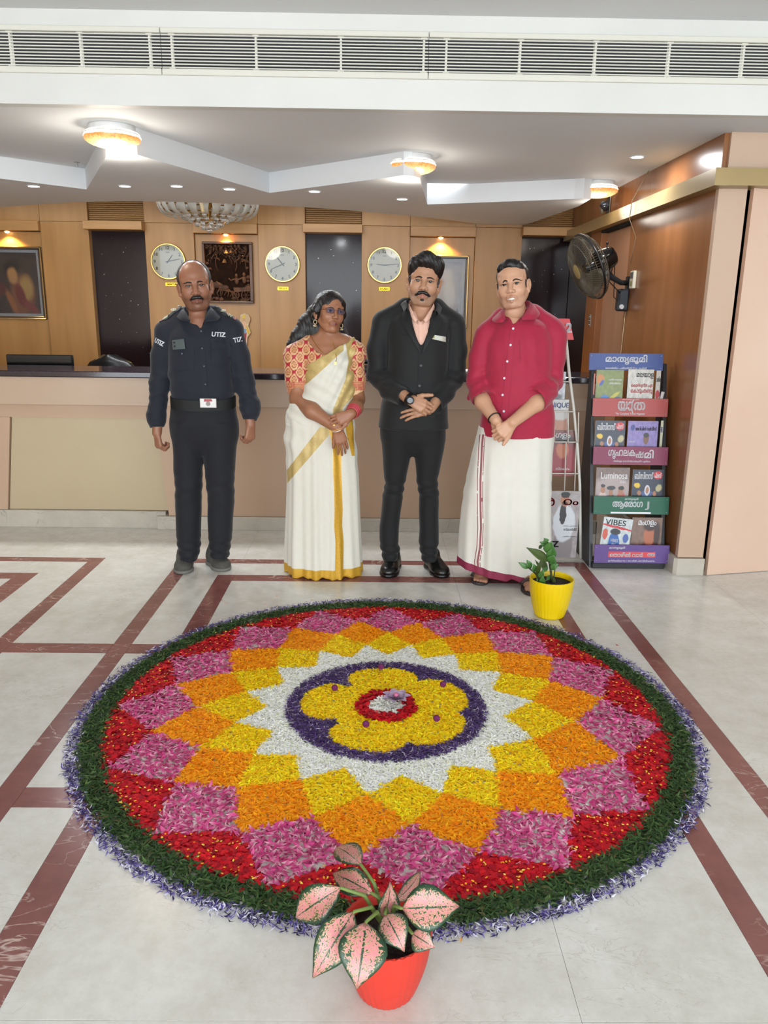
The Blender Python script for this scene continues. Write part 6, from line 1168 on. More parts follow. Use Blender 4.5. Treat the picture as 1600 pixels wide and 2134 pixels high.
    for e, A, Bq in ((-1, J(379, 655, .01), J(335, 680, .01)), (1, J(449, 653, .01), J(494, 674, .01))):
        d = Bq - A; L = np.hypot(d[0], d[2])
        def strip(s0, s1, w, h, name, m, par, chev=0):
            P = []
            for t in np.linspace(s0, s1, 7):
                row = []
                for q in np.linspace(-1, 1, 7):
                    x = A[0] + d[0] * (t + chev * abs(q)); y = A[1] + w * q; zt = topz(T, np.array(x), np.array(y)); row.append((x, y, (float(zt) if not np.isnan(zt) else A[2] + d[2] * t) + .004 + h))
                P.append(row)
            P = np.array(P); P[..., 2] = (P[..., 2] + np.roll(P[..., 2], 1, 0) * 0 + P[..., 2]) / 2; return MB().grid(P).build(name, m, par, True)
        ep = strip(.02, 1.0, .030, 0, 'epaulette', M_ep, F.t); ep['_org'] = list(F.t['_org']); strip(.88, .99, .029, .002, 'epaulette_red_bar', M_er, ep)
        for s_ in (.52, .62, .72): strip(s_, s_ + .055, .022, .003, 'chevron', M_ch, ep, .12)
        x = A[0] + d[0] * .36; c0 = np.array([x, A[1] - .004, float(np.nan_to_num(topz(T, np.array(x), np.array(A[1])), nan=A[2])) + .006]); nn = np.array([0, -.35, 1.0]); MB().lathe([(.011, 0), (.016, 0), (.016, .002), (.011, .002), (.011, 0)], c0, 20, nn, cap=False).build('crest_ring', M_ch, ep); MB().lathe([(.0, 0), (.006, 0), (.005, .002), (.0, .003)], c0, 12, nn).build('crest_centre', M_ch, ep)
        x = A[0] + d[0] * .1; c0 = np.array([x, A[1] - .01, float(np.nan_to_num(topz(T, np.array(x), np.array(A[1])), nan=A[2])) + .006]); MB().lathe([(.0, 0), (.006, 0), (.006, .003), (.0, .003)], c0, 14, nn).build('shoulder_button', mat('navy_button', (66, 74, 92), .35), ep)
    gs = mat('grey_knit_shoe', (92, 90, 84), .8, rgb2=(78, 76, 71), nscale=150, bump=.4); so = mat('grey_sole', (120, 118, 112), .7)
    a, b = onz(390, 1168), onz(388, 1193); shoe(F, 'shoe', [(a[0], 4.37), (b[0] - .01, 4.155)], .105, .085, gs, so); a = onz(455, 1166); shoe(F, 'shoe', [(a[0] - .035, 4.40), (a[0] + .085, 4.21)], .105, .085, gs, so)
    return F
fig_guard()
# ------------------------------------------------------------------ the woman in the cream and gold sari
def fig_woman():
    F = Figure('person', 'woman in cream and gold sari with red brocade blouse, glasses and jhumka earrings', 4.22, 672); J = F.J
    hc = ony(686.5, 651, F.yp + .0); R = rot(25, 7, -4); sc = .925; base = (168, 114, 84)
    lw = J(704, 893, -.19); rw = J(732, 862, -.185)
    B = Sdf(axis(-.62, .16, .011, [(hc[0] - .10, hc[0] + .10, .003), (J(665, 880)[0], J(745, 880)[0], .0034)]), axis(F.yp - .25, F.yp + .18, .0055, [(F.yp - .23, F.yp - .1, .0042)]), axis(.05, 1.60, .012, [(hc[2] - .15, 1.58, .003), (J(700, 945)[2], J(700, 850)[2], .0036), (J(700, 850)[2], J(700, 770)[2], .006)]))
    head(B, hc, R, sc, female=True, smile=.6, wide=.97)
    B.cap(hc + np.array([-.008, .03, -.06]), J(682, 728, .015), .047, .054, k=.03); B.chain([J(618, 736, .025), J(650, 722, .03), J(684, 720, .03), J(716, 720, .03), J(738, 732, .025)], [.045, .046, .05, .046, .045], k=.05)
    B.stack(F.rows([(725, 635, 728, .066, .02), (745, 640, 730, .092, .005), (780, 644, 736, .10, -.005), (830, 645, 732, .09), (900, 615, 730, .1), (960, 610, 735, .1)]), k=.04)
    for P in ([J(650, 960, .0), J(650, 1080, .0), J(650, 1188, .0)], [J(705, 960, 0), J(705, 1080, 0), J(705, 1188, 0)]): B.chain(P, [.06, .045, .035], k=.03)
    B.chain([J(618, 742, .02), J(622, 832, -.02), J(650, 856, -.13), lw], [.052, .046, .042, .026], k=.02); B.chain([J(736, 740, .02), J(744, 832, .0), J(741, 850, -.10), rw], [.046, .040, .037, .026], k=.02)
    hand(B, lw, (.28, .05, -1), (.35, -1, -.05), 1, curl=(14, 18, 14), hs=.88, th=(26, 10), r=.0082); hand(B, rw + np.array([0, -.008, 0]), (-.93, -.16, -.36), (.1, -1, .2), -1, curl=(16, 28, 22), hs=.88, th=(38, 0), r=.0082, spread=.05)
    F.emit('body', B, M_skin, attr=lambda V: skin_cols(V, hc, R, sc, base, (128, 62, 58)))
    eyes(F, hc, R, sc, (.08, .04)); brows(F, B, hc, R, sc, .0022, .005)
    # hair: cap with side parting and a long fall behind one shoulder
    H = Sdf(axis(hc[0] - .24, hc[0] + .15, .0045), axis(F.yp - .12, F.yp + .2, .0045), axis(J(640, 745)[2], hc[2] + .14, .0045)); H.tf(hc, R, sc); H.ell((0, .026, .036), (.0845, .099, .0885), k=.01); H.ell((0, -.022, .046), (.071, .0685, .068), k=.02)
    H.chain([(-.070, -.02, .05), (-.082, .0, .0), (-.078, .03, -.05)], [.02, .022, .02], k=.02); H.chain([(.070, -.02, .05), (.08, .0, .0), (.076, .02, -.05)], [.018, .018, .016], k=.02); H.ell((.004, -.10, -.022), (.056, .062, .088), op='s', k=.008); H.ell((-.09, .004, -.022), (.02, .016, .026), op='s', k=.006); H.tf(None, None, 1)
    H.chain([J(660, 655, .08), J(640, 675, .10), J(622, 700, .09), J(608, 720, .08), J(601, 738, .07)], [.055, .045, .036, .024, .008], k=.03); H.chain([J(670, 680, .10), J(650, 705, .10), J(640, 728, .09)], [.06, .055, .03], k=.03); H.chain([J(700, 680, .09), J(715, 705, .07), J(722, 722, .06)], [.05, .03, .014], k=.03)
    H.add(lambda x, y, z: .0010 * np.sin((x * 1.0 + y * .6 + .25 * z) * 420) + .0016 * vnoise(x, y, z, 60, 2)); F.emit('hair', H, M_hair)
    # red brocade blouse
    T = Sdf(axis(-.56, .14, .0042), axis(F.yp - .18, F.yp + .19, .0055), axis(J(650, 880)[2], J(650, 700)[2], .0042))
    T.stack(F.rows([(716, 628, 732, .078, .022), (745, 634, 736, .104, .005), (785, 637, 741, .114, -.008), (830, 640, 738, .102), (870, 634, 738, .102)]), k=.03); T.chain([J(614, 738, .02), J(650, 718, .035), J(716, 717, .035), J(743, 733, .02)], [.054, .048, .048, .052], k=.03)
    T.chain([J(616, 745, .018), J(620, 790, .01), J(624, 834, .002)], [.066, .064, .058], k=.025); T.chain([J(738, 742, .018), J(741, 790, .01), J(744, 832, .002)], [.053, .050, .046], k=.025)
    a, b = J(606, 829), J(648, 821); n = np.array([(b - a)[2], 0, -(b - a)[0]]); 
    T.plane((-.13, 0, -1), -(J(640, 822)[2] + .13 * J(640, 822)[0])) if False else None
    c1, c2 = J(626, 838, 0), J(745, 832, 0); T.cap(c1 + np.array([0, 0, -.06]), c1 + np.array([0, 0, -.012]), .085, .085, k=.003, op='s'); T.cap(c2 + np.array([.02, 0, -.06]), c2 + np.array([.02, 0, -.012]), .062, .062, k=.003, op='s')
    T.ell(J(686, 705, -.06), (.105, .13, .088), k=.006, op='s'); T.cap(J(684, 690, .02), J(684, 722, .02), .056, .056, k=.008, op='s')
    T.add(lambda x, y, z: .0014 * vnoise(x, y, z, 40, 3))
    def brocade(V):
        u, v = px(V); gold = np.array(lin((222, 168, 112))[:3]); red = np.array(lin((184, 22, 44))[:3]); deep = np.array(lin((150, 20, 36))[:3]); pale = np.array(lin((232, 190, 140))[:3]); cw, chh = 25.0, 31.0; row = np.floor((v + 8) / chh * 2) ; col = np.tile(red, (len(V), 1)); best = np.full(len(V), 9.)
        for off in (0, 1):
            uu = ((u - (cw / 2 if off else 0)) / cw); vv = ((v - (chh / 2 if off else 0)) / chh); du = (uu - np.round(uu)) * cw; dv = (vv - np.round(vv)) * chh; wdt = 8.6 * (1 - .045 * np.clip(-dv, 0, 20)); r = np.sqrt((du / np.maximum(wdt, 2)) ** 2 + (dv / 11.8) ** 2); best = np.minimum(best, r)
        g = best < 1.0; col[g] = gold; ring = (best > .46) & (best < .58); col[ring] = deep; core = best < .22; col[core] = red * .5 + gold * .5; col[(best > .8) & g] = pale
        low = np.where(u < 690, v > 793 + .12 * (640 - u), v > 795); lat = (np.sin((u + v) * .9) * np.sin((u - v) * .9) > .12); col[low & lat] = gold; col[low & ~lat] = red * .75 + gold * .25; hem = np.where(u < 690, v > 817 + .16 * (646 - u), v > 814); col[hem] = pale; return col
    F.emit('blouse', T, mat('brocade', (255, 255, 255), .55, attr='Col', sheen=.2), attr=brocade)
    # sari: pleated skirt with gold borders, and the drape over the shoulder
    M_sari = mat('cream_cotton', (232, 228, 214), .75, rgb2=(230, 226, 211), nscale=40, sheen=.2); M_zari = mat('gold_zari', (226, 176, 60), .42, metal=.25, rgb2=(214, 162, 46), nscale=120); M_zari2 = mat('pale_zari', (214, 188, 124), .5, metal=.15, rgb2=(204, 176, 110), nscale=140)
    K = Sdf(axis(-.60, .20, .005), axis(F.yp - .2, F.yp + .2, .006), axis(.0, J(660, 846)[2], .005)); fy = F.yp
    L = [(852, 600, 736, .110), (866, 597, 737, .115), (880, 595, 738, .118), (910, 593, 740, .122), (950, 597, 744, .125), (1000, 600, 747, .13), (1060, 599, 749, .135), (1120, 597, 751, .14), (1180, 596, 754, .145), (1204, 597, 755, .145)]; rw_ = F.rows(L, cy=.0); rw_[-1] = (.004,) + rw_[-1][1:]; K.stack(rw_, k=.01, p=2.15)
    xc = J(700, 1000)[0]
    def folds(x, y, z):
        h = np.clip((1.0 - z) / .9, 0, 1); th = np.arctan2(x - J(672, 1000)[0], -(y - fy) * 1.1); return (.0045 * np.sin(th * 9 + .6) + .003 * np.sin(th * 17 + 1.1 + z * 1.5)) * (.35 + h) + .003 * np.sin((x * .5 + z) * 46) * np.exp(-((z - .80) / .16) ** 2) + .0055 * np.sin((x - xc) * 120) * np.exp(-((x - xc) / .055) ** 2) * h
    K.add(folds)
    def strip(C, pts, w0, w1):
        u, v = px(C); pts = np.array(pts, float); return (u > np.interp(v, pts[:, 1], pts[:, 0]) - w0) & (u < np.interp(v, pts[:, 1], pts[:, 0]) + w1) & (C[:, 1] < fy - .01)
    cl = [(694, 896), (702, 941), (702, 981), (704, 1029), (705, 1062), (704, 1096), (707, 1130), (706, 1200)]
    def diag(C):
        u, v = px(C); up = np.interp(u, [596, 671, 694], [982, 884, 862]); lo = np.interp(u, [596, 692, 700], [1010, 899, 890]); return (v > up) & (v < lo) & (u < 693) & (C[:, 1] < fy)
    def hip(C): u, v = px(C); return (v > 866) & (v < 950) & (u > np.interp(v, [866, 905, 950], [716, 722, 733])) & (u < np.interp(v, [866, 905, 950], [734, 737, 739])) & (C[:, 1] < fy - .0)
    def vst(C): u, v = px(C); return strip(C, cl, 8, 9) & (v > 896)
    F.split(K, [('gold_border', M_zari, lambda C: C[:, 2] < .058), ('gold_pleat_border', M_zari, vst), ('drape_border', M_zari2, diag), ('gold_pallu_end', M_zari, hip), ('sari_skirt', M_sari, None)])
    D = Sdf(axis(-.50, .14, .0045), axis(F.yp - .2, F.yp + .2, .0055), axis(J(650, 885)[2], J(650, 700)[2], .0045))
    D.stack(F.rows([(716, 640, 732, .088, .022), (745, 636, 736, .114, .003), (785, 636, 741, .124, -.010), (815, 632, 740, .120, -.008), (838, 606, 741, .120, -.006), (850, 599, 740, .118, -.005), (870, 596, 739, .117, -.003), (890, 597, 736, .112, -.002)]), k=.03); D.chain([J(690, 724, .02), J(722, 722, .03), J(735, 736, .02)], [.05, .054, .054], k=.03)
    A_, B_ = J(709, 721, -.08), J(645, 758, -.1); nrm = np.array([-(B_ - A_)[2], 0, (B_ - A_)[0]]); nrm = nrm if nrm[2] > 0 else -nrm; D.plane(nrm, float(A_ @ (nrm / np.linalg.norm(nrm))), k=.003); D.cap(J(684, 690, .02), J(684, 722, .02), .054, .054, k=.008, op='s')
    dd = (B_ - A_) / np.linalg.norm(B_ - A_)
    xr_ = J(742, 800)[0]; D.add(lambda x, y, z: .0034 * np.sin(((x - A_[0]) * .82 + (z - A_[2]) * -.42) * 150) * np.clip((x - J(662, 800)[0]) / .1, 0, 1) + .0022 * np.sin((z + .55 * x) * 95))
    def b1(C): s_ = (C - A_) @ (nrm / np.linalg.norm(nrm)); u, v = px(C); return (s_ > -np.interp(u, [640, 712], [.082, .030])) & (u < 716) & (C[:, 1] < fy + .02)
    def b2(C): u, v = px(C); lo = np.interp(v, [716, 752, 790, 853], [720, 726, 720, 694]); return (u > lo) & (v > 700) & (u < np.interp(v, [716, 740, 770, 800, 850], [760, 760, 760, 760, 714])) & (C[:, 1] < fy + .06)
    F.split(D, [('drape_gold_edge', M_zari2, b1), ('pallu_gold_border', M_zari2, b2), ('sari_drape', M_sari, None)])
    # jewellery, glasses
    M_g = mat('gold_jewel', (226, 178, 92), .25, metal=.9); hp = lambda q: hc + sc * (R @ np.array(q))
    nk = [F.proj(B, np.array([u]), np.array([v]), .003)[0] for u, v in ((645, 697), (654, 712), (664, 726), (673, 735))]; nk2 = [F.proj(B, np.array([u]), np.array([v]), .003)[0] for u, v in ((690, 707), (695, 718), (698, 730))]
    nl = MB(); nl.tube(cubic(nk, 20), .0016, 6); nl.tube(cubic(nk2, 14), .0016, 6); nl.build('necklace', M_g, F.t, True)
    pd = [F.proj(D, np.array([u]), np.array([v]), .003)[0] for u, v in ((699, 736), (701, 748), (699, 756))]; pn = MB(); pn.tube(cubic(pd, 10), .0012, 6); c = pd[-1]; pn.quadbox([c + np.array([-.006, 0, .004]), c + np.array([.006, 0, .004]), c + np.array([.004, 0, -.012]), c + np.array([0, 0, -.016]), c + np.array([-.005, 0, -.012])], (0, -.003, 0)); pn.build('pendant', M_g, F.t)
    for e in (-1, 1):
        c = hp((e * .080, .006, -.055)); er = MB(); a = np.linspace(0, 2 * PI, 21); er.tube(np.stack([c[0] + .0085 * np.cos(a), np.full(21, c[1]), c[2] - .008 + .0105 * np.sin(a)], 1), .0014, 6, False); er.lathe([(.001, -.019), (.007, -.022), (.0105, -.029), (.011, -.031), (.0, -.031)], c, 16); er.build('earring', mat('silver_gold', (226, 206, 170), .3, metal=.7), F.t, True)
    M_fr = mat('glasses_frame', (120, 66, 58), .3, metal=.5); M_ln = mat('lens_reflection_tint', (196, 206, 250), .05, trans=.94, ior=1.1, spec=.5)  # blue lens tint stands in for reflections on the glasses
    gl = bpy.data.objects.new('glasses', None); COL.objects.link(gl); gl.parent = F.t; gl['_org'] = list(F.t['_org']); gf = MB()
    for e in (-1, 1):
        a = np.linspace(0, 2 * PI, 33); P = [hp((e * .032 + .0235 * np.sign(math.cos(t)) * abs(math.cos(t)) ** .75, -.101 + .010 * abs(math.cos(t) + e * .4), .0005 + .0145 * np.sign(math.sin(t)) * abs(math.sin(t)) ** .75)) for t in a]; gf.tube(P, .0011, 6, False); gf.tube([hp((e * .056, -.094, .004)), hp((e * .071, -.06, .004)), hp((e * .079, .0, .002))], .0014, 6)
        MB().add(P[:-1], [tuple(range(32))]).build('lens', M_ln, gl)
    gf.tube([hp((-.009, -.104, .003)), hp((0, -.108, .006)), hp((.009, -.104, .003))], .0011, 6); gf.build('frame', M_fr, gl, True)
    MB().lathe([(.0, 0), (.0022, 0), (.0018, -.001), (.0, -.001)], hp((.001, -.094, .036)), 10, (0, 1, 0)).build('bindi', mat('bindi_red', (120, 20, 30), .5), F.t)
    dv = (J(741, 850, -.10) - rw); dv /= np.linalg.norm(dv)
    for k in range(7): c = rw + dv * (.006 + .0075 * k); b_ = MB(); t1 = np.cross(dv, (0, 1, 0)); t1 /= np.linalg.norm(t1); t2 = np.cross(dv, t1); rr = .031 + .0009 * k; a = np.linspace(0, 2 * PI, 33); b_.tube([c + rr * (math.cos(t) * t1 + math.sin(t) * t2) for t in a], .0030, 6, False); b_.build('bangle', mat('bangle_red', (190, 40, 62), .35, metal=.2) if k % 2 else mat('bangle_pink', (214, 92, 96), .35, metal=.3), F.t, True)
    dv = np.array([.35, .25, -1.0]); dv /= np.linalg.norm(dv); t1 = np.cross(dv, (0, 1, 0)); t1 /= np.linalg.norm(t1); t2 = np.cross(dv, t1)
    for off, m, rr in ((.004, mat('bracelet_white', (232, 226, 212), .4), .030), (-.004, mat('bracelet_orange', (228, 164, 92), .4), .029)): c = lw + dv * off; a = np.linspace(0, 2 * PI, 33); MB().tube([c + rr * (math.cos(t) * t1 * 1.05 + math.sin(t) * t2 * .95) for t in a], .0028, 6, False).build('bracelet', m, F.t, True)
    c = F.proj(B, np.array([696.]), np.array([886.]), .0)[0]; MB().box(c - np.array([.0045, .002, .004]), c + np.array([.0045, .002, .004]), .001).build('ring', M_g, F.t)
    return F
fig_woman()
# ------------------------------------------------------------------ the man in the black suit
M_suit = mat('black_suiting', (15, 16, 17), .75, rgb2=(13, 14, 15), nscale=110, sheen=.12); M_suit2 = mat('black_trouser', (13, 13, 16), .8, rgb2=(11, 11, 14), nscale=100, sheen=.1)
def fig_suit():
    F = Figure('person', 'man in black suit and peach shirt with clasped hands and a black wristwatch', 4.27, 858); J = F.J
    hc = ony(883.5, 586, F.yp + .0); R = rot(-3, 5, 2); sc = 1.06; base = (198, 148, 116)
    lw = J(853, 833, -.20); rw = J(898, 850, -.155)
    B = Sdf(axis(-.22, .66, .011, [(hc[0] - .11, hc[0] + .11, .0032), (J(826, 850)[0], J(906, 850)[0], .0034)]), axis(F.yp - .27, F.yp + .16, .0055, [(F.yp - .26, F.yp - .12, .0042)]), axis(.04, 1.76, .012, [(hc[2] - .18, 1.72, .0032), (J(860, 876)[2], J(860, 808)[2], .0034)]))
    head(B, hc, R, sc, wide=1.06); B.cap(hc + np.array([0, .035, -.07]), J(878, 662, .03), .062, .066, k=.03); B.chain([J(808, 672, .03), J(877, 664, .03), J(940, 676, .03)], [.045, .06, .045], k=.04)
    B.stack(F.rows([(668, 845, 910, .07, .01), (700, 830, 920, .092, .0), (760, 826, 918, .1), (840, 826, 916, .1), (900, 822, 912, .09)]), k=.03)
    for P in ([J(826, 900, .0), J(820, 1020, 0), J(812, 1148, 0)], [J(893, 900, .0), J(893, 1020, 0), J(895, 1148, 0)]): B.chain(P, [.06, .045, .035], k=.03)
    B.chain([J(800, 680, .02), J(788, 780, .02), lw], [.044, .036, .027], k=.02); B.chain([J(945, 682, .02), J(945, 785, .02), rw], [.044, .036, .027], k=.02)
    hand(B, lw, (.93, -.08, -.42), (.12, -1, .25), -1, curl=(30, 48, 30), hs=1.0, th=(44, -4)); hand(B, rw, (-.93, .02, -.20), (-.05, -.9, .45), 1, curl=(10, 16, 12), hs=1.0, th=(20, 30), spread=.1)
    F.emit('body', B, M_skin, attr=lambda V: skin_cols(V, hc, R, sc, base, (182, 116, 102), (158, 128, 106))); eyes(F, hc, R, sc); brows(F, B, hc, R, sc, .0036, .004, x0=.011)
    H = Sdf(axis(hc[0] - .12, hc[0] + .13, .0042), axis(F.yp - .14, F.yp + .15, .0042), axis(hc[2] - .09, hc[2] + .17, .0042)); H.tf(hc, R, sc); H.ell((0, .026, .044), (.0835, .097, .086), k=.01); H.chain([(-.05, -.055, .088), (0, -.066, .104), (.045, -.055, .090)], [.028, .033, .032], k=.03); H.ell((.058, -.02, .072), (.034, .058, .046), k=.025); H.ell((-.055, -.02, .066), (.030, .055, .044), k=.02); H.ell((-.002, -.094, -.004), (.060, .055, .062), op='s', k=.01); H.ell((0, -.05, -.11), (.12, .105, .085), op='s', k=.01); [H.cap((e * .0715, -.030, .01), (e * .068, -.034, -.022), .007, .004, k=.006) for e in (-1, 1)]; H.tf(None, None, 1)
    H.add(lambda x, y, z: .0014 * np.sin((x * .8 + z * .5 + y * .5) * 380) + .0014 * vnoise(x, y, z, 70, 2)); F.emit('hair', H, M_hair)
    mz = Sdf(axis(hc[0] - .07, hc[0] + .07, .0025), axis(F.yp - .17, F.yp, .0025), axis(hc[2] - .12, hc[2] - .02, .0025)); mz.tf(hc, R, sc)
    for e in (-1, 1): mz.chain([(e * .003, -.1005, -.0525), (e * .018, -.097, -.0570), (e * .034, -.085, -.0675)], [.0072, .0082, .0055], k=.004)
    mz.ell((0, -.094, -.089), (.0105, .006, .0055), k=.002); mz.tf(None, None, 1); F.emit('moustache', mz, M_hair)
    # peach shirt
    C = Sdf(axis(J(820, 700)[0], J(930, 700)[0], .005), axis(F.yp - .17, F.yp + .1, .005), axis(J(870, 760)[2], J(870, 625)[2], .005)); C.stack(F.rows([(648, 850, 904, .075, .02), (668, 842, 912, .095, .008), (700, 832, 922, .118, .0), (750, 826, 924, .128)]), k=.02); C.cap(J(880, 632, .02), J(879, 650, .02), .058, .050, k=.006, op='s'); C.vcut(F, [(879, 648, .040), (876, 677, .003)], (-.04, -.07, -.10, -.13)); M_pe = mat('peach_shirt', (252, 204, 182), .7, rgb2=(248, 198, 175), nscale=60); F.emit('shirt', C, M_pe)
    F.collar([(871, 668, -.108), (860, 650, -.075), (853, 628, -.01), (878, 622, .085), (903, 630, -.01), (892, 652, -.075), (881, 668, -.108)], [(866, 672, -.118), (859, 664, -.095), (849, 645, -.0), (878, 634, .105), (907, 645, -.0), (895, 665, -.095), (886, 672, -.118)], M_pe, 'shirt_collar'); F.patch('shirt_placket', C, [(872, 676), (880, 676), (881, 728), (874, 728)], .003, M_pe, (10, 3), .002)
    # jacket
    T = Sdf(axis(-.30, .72, .0056), axis(F.yp - .27, F.yp + .19, .006), axis(J(860, 896)[2], J(860, 622)[2], .0056))
    T.stack(F.rows([(646, 842, 910, .085, .025), (662, 812, 940, .105, .015), (700, 806, 938, .132, .0), (745, 808, 934, .138), (790, 806, 930, .140), (830, 797, 932, .142), (870, 790, 933, .142), (890, 787, 934, .140)]), k=.02, p=2.3); T.chain([J(800, 668, .02), J(846, 642, .04), J(880, 634, .06), J(908, 644, .04), J(944, 672, .02)], [.056, .05, .045, .05, .056], k=.03)
    T2 = T.like(); T2.chain([J(797, 676, .02), J(788, 725, .02), J(787, 780, .01), J(812, 812, -.08), J(843, 829, -.175)], [.058, .058, .056, .053, .046], k=.025); T2.chain([J(947, 680, .02), J(950, 730, .02), J(947, 785, .01), J(925, 818, -.07), J(906, 846, -.14)], [.058, .057, .055, .052, .045], k=.025)
    for w_, q in ((lw, J(812, 812, -.08)), (rw, J(925, 818, -.07))): d = w_ - q; d /= np.linalg.norm(d); T2.cap(w_ - d * .003, w_ + d * .05, .06, .06, k=.003, op='s')
    T.join(T2, .02)
    T.cap(J(880, 626, .02), J(879, 655, .0), .070, .064, k=.006, op='s'); T.vcut(F, [(877, 640, .062), (877, 690, .035), (877, 733, .002)], (.0, -.03, -.06, -.09, -.12, -.15))
    x0 = J(872, 800)[0]; zc_ = J(872, 790)[2]; T.add(lambda x, y, z: .0018 * vnoise(x, y, z, 24, 1) + .0034 * np.sin((z + .3 * np.abs(x - x0)) * 105) * np.exp(-((np.abs(x - x0) - .22) / .06) ** 2) * np.exp(-((z - zc_) / .09) ** 2)); F.emit('jacket', T, M_suit)
    F.patch('lapel', T, [(848, 634), (855, 640), (877, 738), (833, 664)], .011, mat('lapel_cloth', (21, 22, 23), .7), (12, 6), .004); F.patch('lapel', T, [(902, 648), (909, 642), (923, 672), (879, 738)], .011, mat('lapel_cloth', (21, 22, 23), .7), (12, 6), .004); F.patch('jacket_front_edge', T, [(873, 736), (880, 736), (874, 889), (868, 889)], .004, M_suit, (16, 3), .003); F.patch('welt_pocket', T, [(901, 704), (930, 707), (930, 712), (901, 709)], .004, M_suit, (2, 6), .002)
    F.collar([(850, 641, -.085), (849, 634, -.05), (848, 626, -.0), (878, 618, .09), (907, 630, -.0), (909, 640, -.05), (907, 648, -.085)], [(842, 650, -.098), (838, 640, -.05), (838, 632, .0), (878, 628, .115), (917, 638, .0), (919, 648, -.05), (915, 656, -.098)], M_suit, 'jacket_collar')
    for u, v in ((877, 762), (874, 804)): F.button(T, u, v, .0085, mat('suit_button', (48, 48, 50), .4), .006)
    bd_ = F.patch('name_badge', T, [(899, 697), (929, 702), (929, 713), (899, 706)], .008, mat('badge_plate', (238, 240, 226), .2, metal=.3), (2, 4), .002); bd_['label'] = 'shiny name badge with a reflection painted white'; bd_['_org'] = list(F.t['_org']); F.patch('badge_mark', T, [(900, 698), (905.5, 699), (905.5, 706), (900, 705)], .0085, mat('badge_gold2', (176, 168, 90), .4), (2, 2), .0006, bd_)  # plate colour carries the bright white reflection on the badge
    P_ = Sdf(axis(J(784, 1000)[0], J(940, 1000)[0], .0056), axis(F.yp - .18, F.yp + .19, .006), axis(.05, J(860, 860)[2], .0056)); P_.stack(F.rows([(862, 795, 926, .12), (900, 793, 928, .124, .004), (918, 795, 926, .114, .006), (934, 812, 908, .08, .004), (948, 838, 884, .04, .004)]), k=.03)
    P_.stack(F.rows([(890, 796, 850, .105), (930, 795, 857, .1), (960, 798, 853, .09), (1000, 801, 846, .08), (1012, 803, 842, .078), (1022, 798, 840, .078), (1060, 795, 836, .074), (1100, 791, 831, .072), (1132, 790, 830, .07, -.005), (1146, 794, 834, .068, -.008), (1166, 798, 826, .06, -.01)]), k=.02); P_.stack(F.rows([(890, 866, 925, .105), (930, 861, 926, .1), (960, 865, 920, .09), (1000, 868, 911, .08), (1014, 870, 914, .078), (1024, 873, 914, .078), (1060, 873, 914, .074), (1100, 874, 914, .072), (1130, 872, 914, .07, -.005), (1146, 876, 911, .068, -.008), (1166, 879, 912, .06, -.01)]), k=.02)
    zk_ = J(860, 1016)[2]; P_.add(lambda x, y, z: .0018 * vnoise(x, y, z, 26, 2) + .004 * np.sin(z * 110 + 12 * x) * np.exp(-((z - zk_) / .05) ** 2) + .0045 * np.sin(z * 120 + 8 * x) * np.exp(-((z - .12) / .05) ** 2)); F.emit('trousers', P_, M_suit2)
    bs = mat('black_leather', (16, 16, 17), .3, coat=.25); a = onz(812, 1160); shoe(F, 'shoe', [(a[0] + .025, 4.37), (a[0] - .02, 4.125)], .105, .09, bs, bs, laces=True); a = onz(897, 1160); shoe(F, 'shoe', [(a[0] - .02, 4.37), (a[0] + .05, 4.13)], .105, .09, bs, bs, laces=True)
    # watch and ring
    d = lw - J(812, 812, -.08); d /= np.linalg.norm(d); t1 = np.cross(d, (0, 1, 0)); t1 /= np.linalg.norm(t1); t2 = np.cross(d, t1); c = lw + d * .012; wt = MB(); a = np.arange(28) * 2 * PI / 28; ring = lambda o, r: c + d * o + r * (np.cos(a)[:, None] * t1 * 1.05 + np.sin(a)[:, None] * t2); wt.rings([ring(-.012, .033), ring(-.012, .037), ring(.012, .037), ring(.012, .033), ring(-.012, .033)], cap=False); wtc = wt.build('watch_strap', M_blk, F.t, True, sharp=40); n_ = np.array([-.15, -1, .12]); n_ /= np.linalg.norm(n_); cc = c + n_ * .034
    wtc['_org'] = list(F.t['_org']); MB().lathe([(.0, 0), (.020, 0), (.021, .003), (.020, .009), (.016, .011), (.0, .011)], cc, 24, n_).build('watch_case', M_blk, wtc, True, sharp=40); MB().lathe([(.0, .0105), (.014, .0105), (.014, .0118), (.0, .0118)], cc, 24, n_).build('watch_face', mat('watch_lcd', (112, 116, 120), .25), wtc)
    c = F.proj(B, np.array([879.]), np.array([857.]), .0)[0]; MB().ball(c, .0055, 10, 6, (1, .6, .8)).build('ring', M_gold, F.t, True)
    return F
fig_suit()
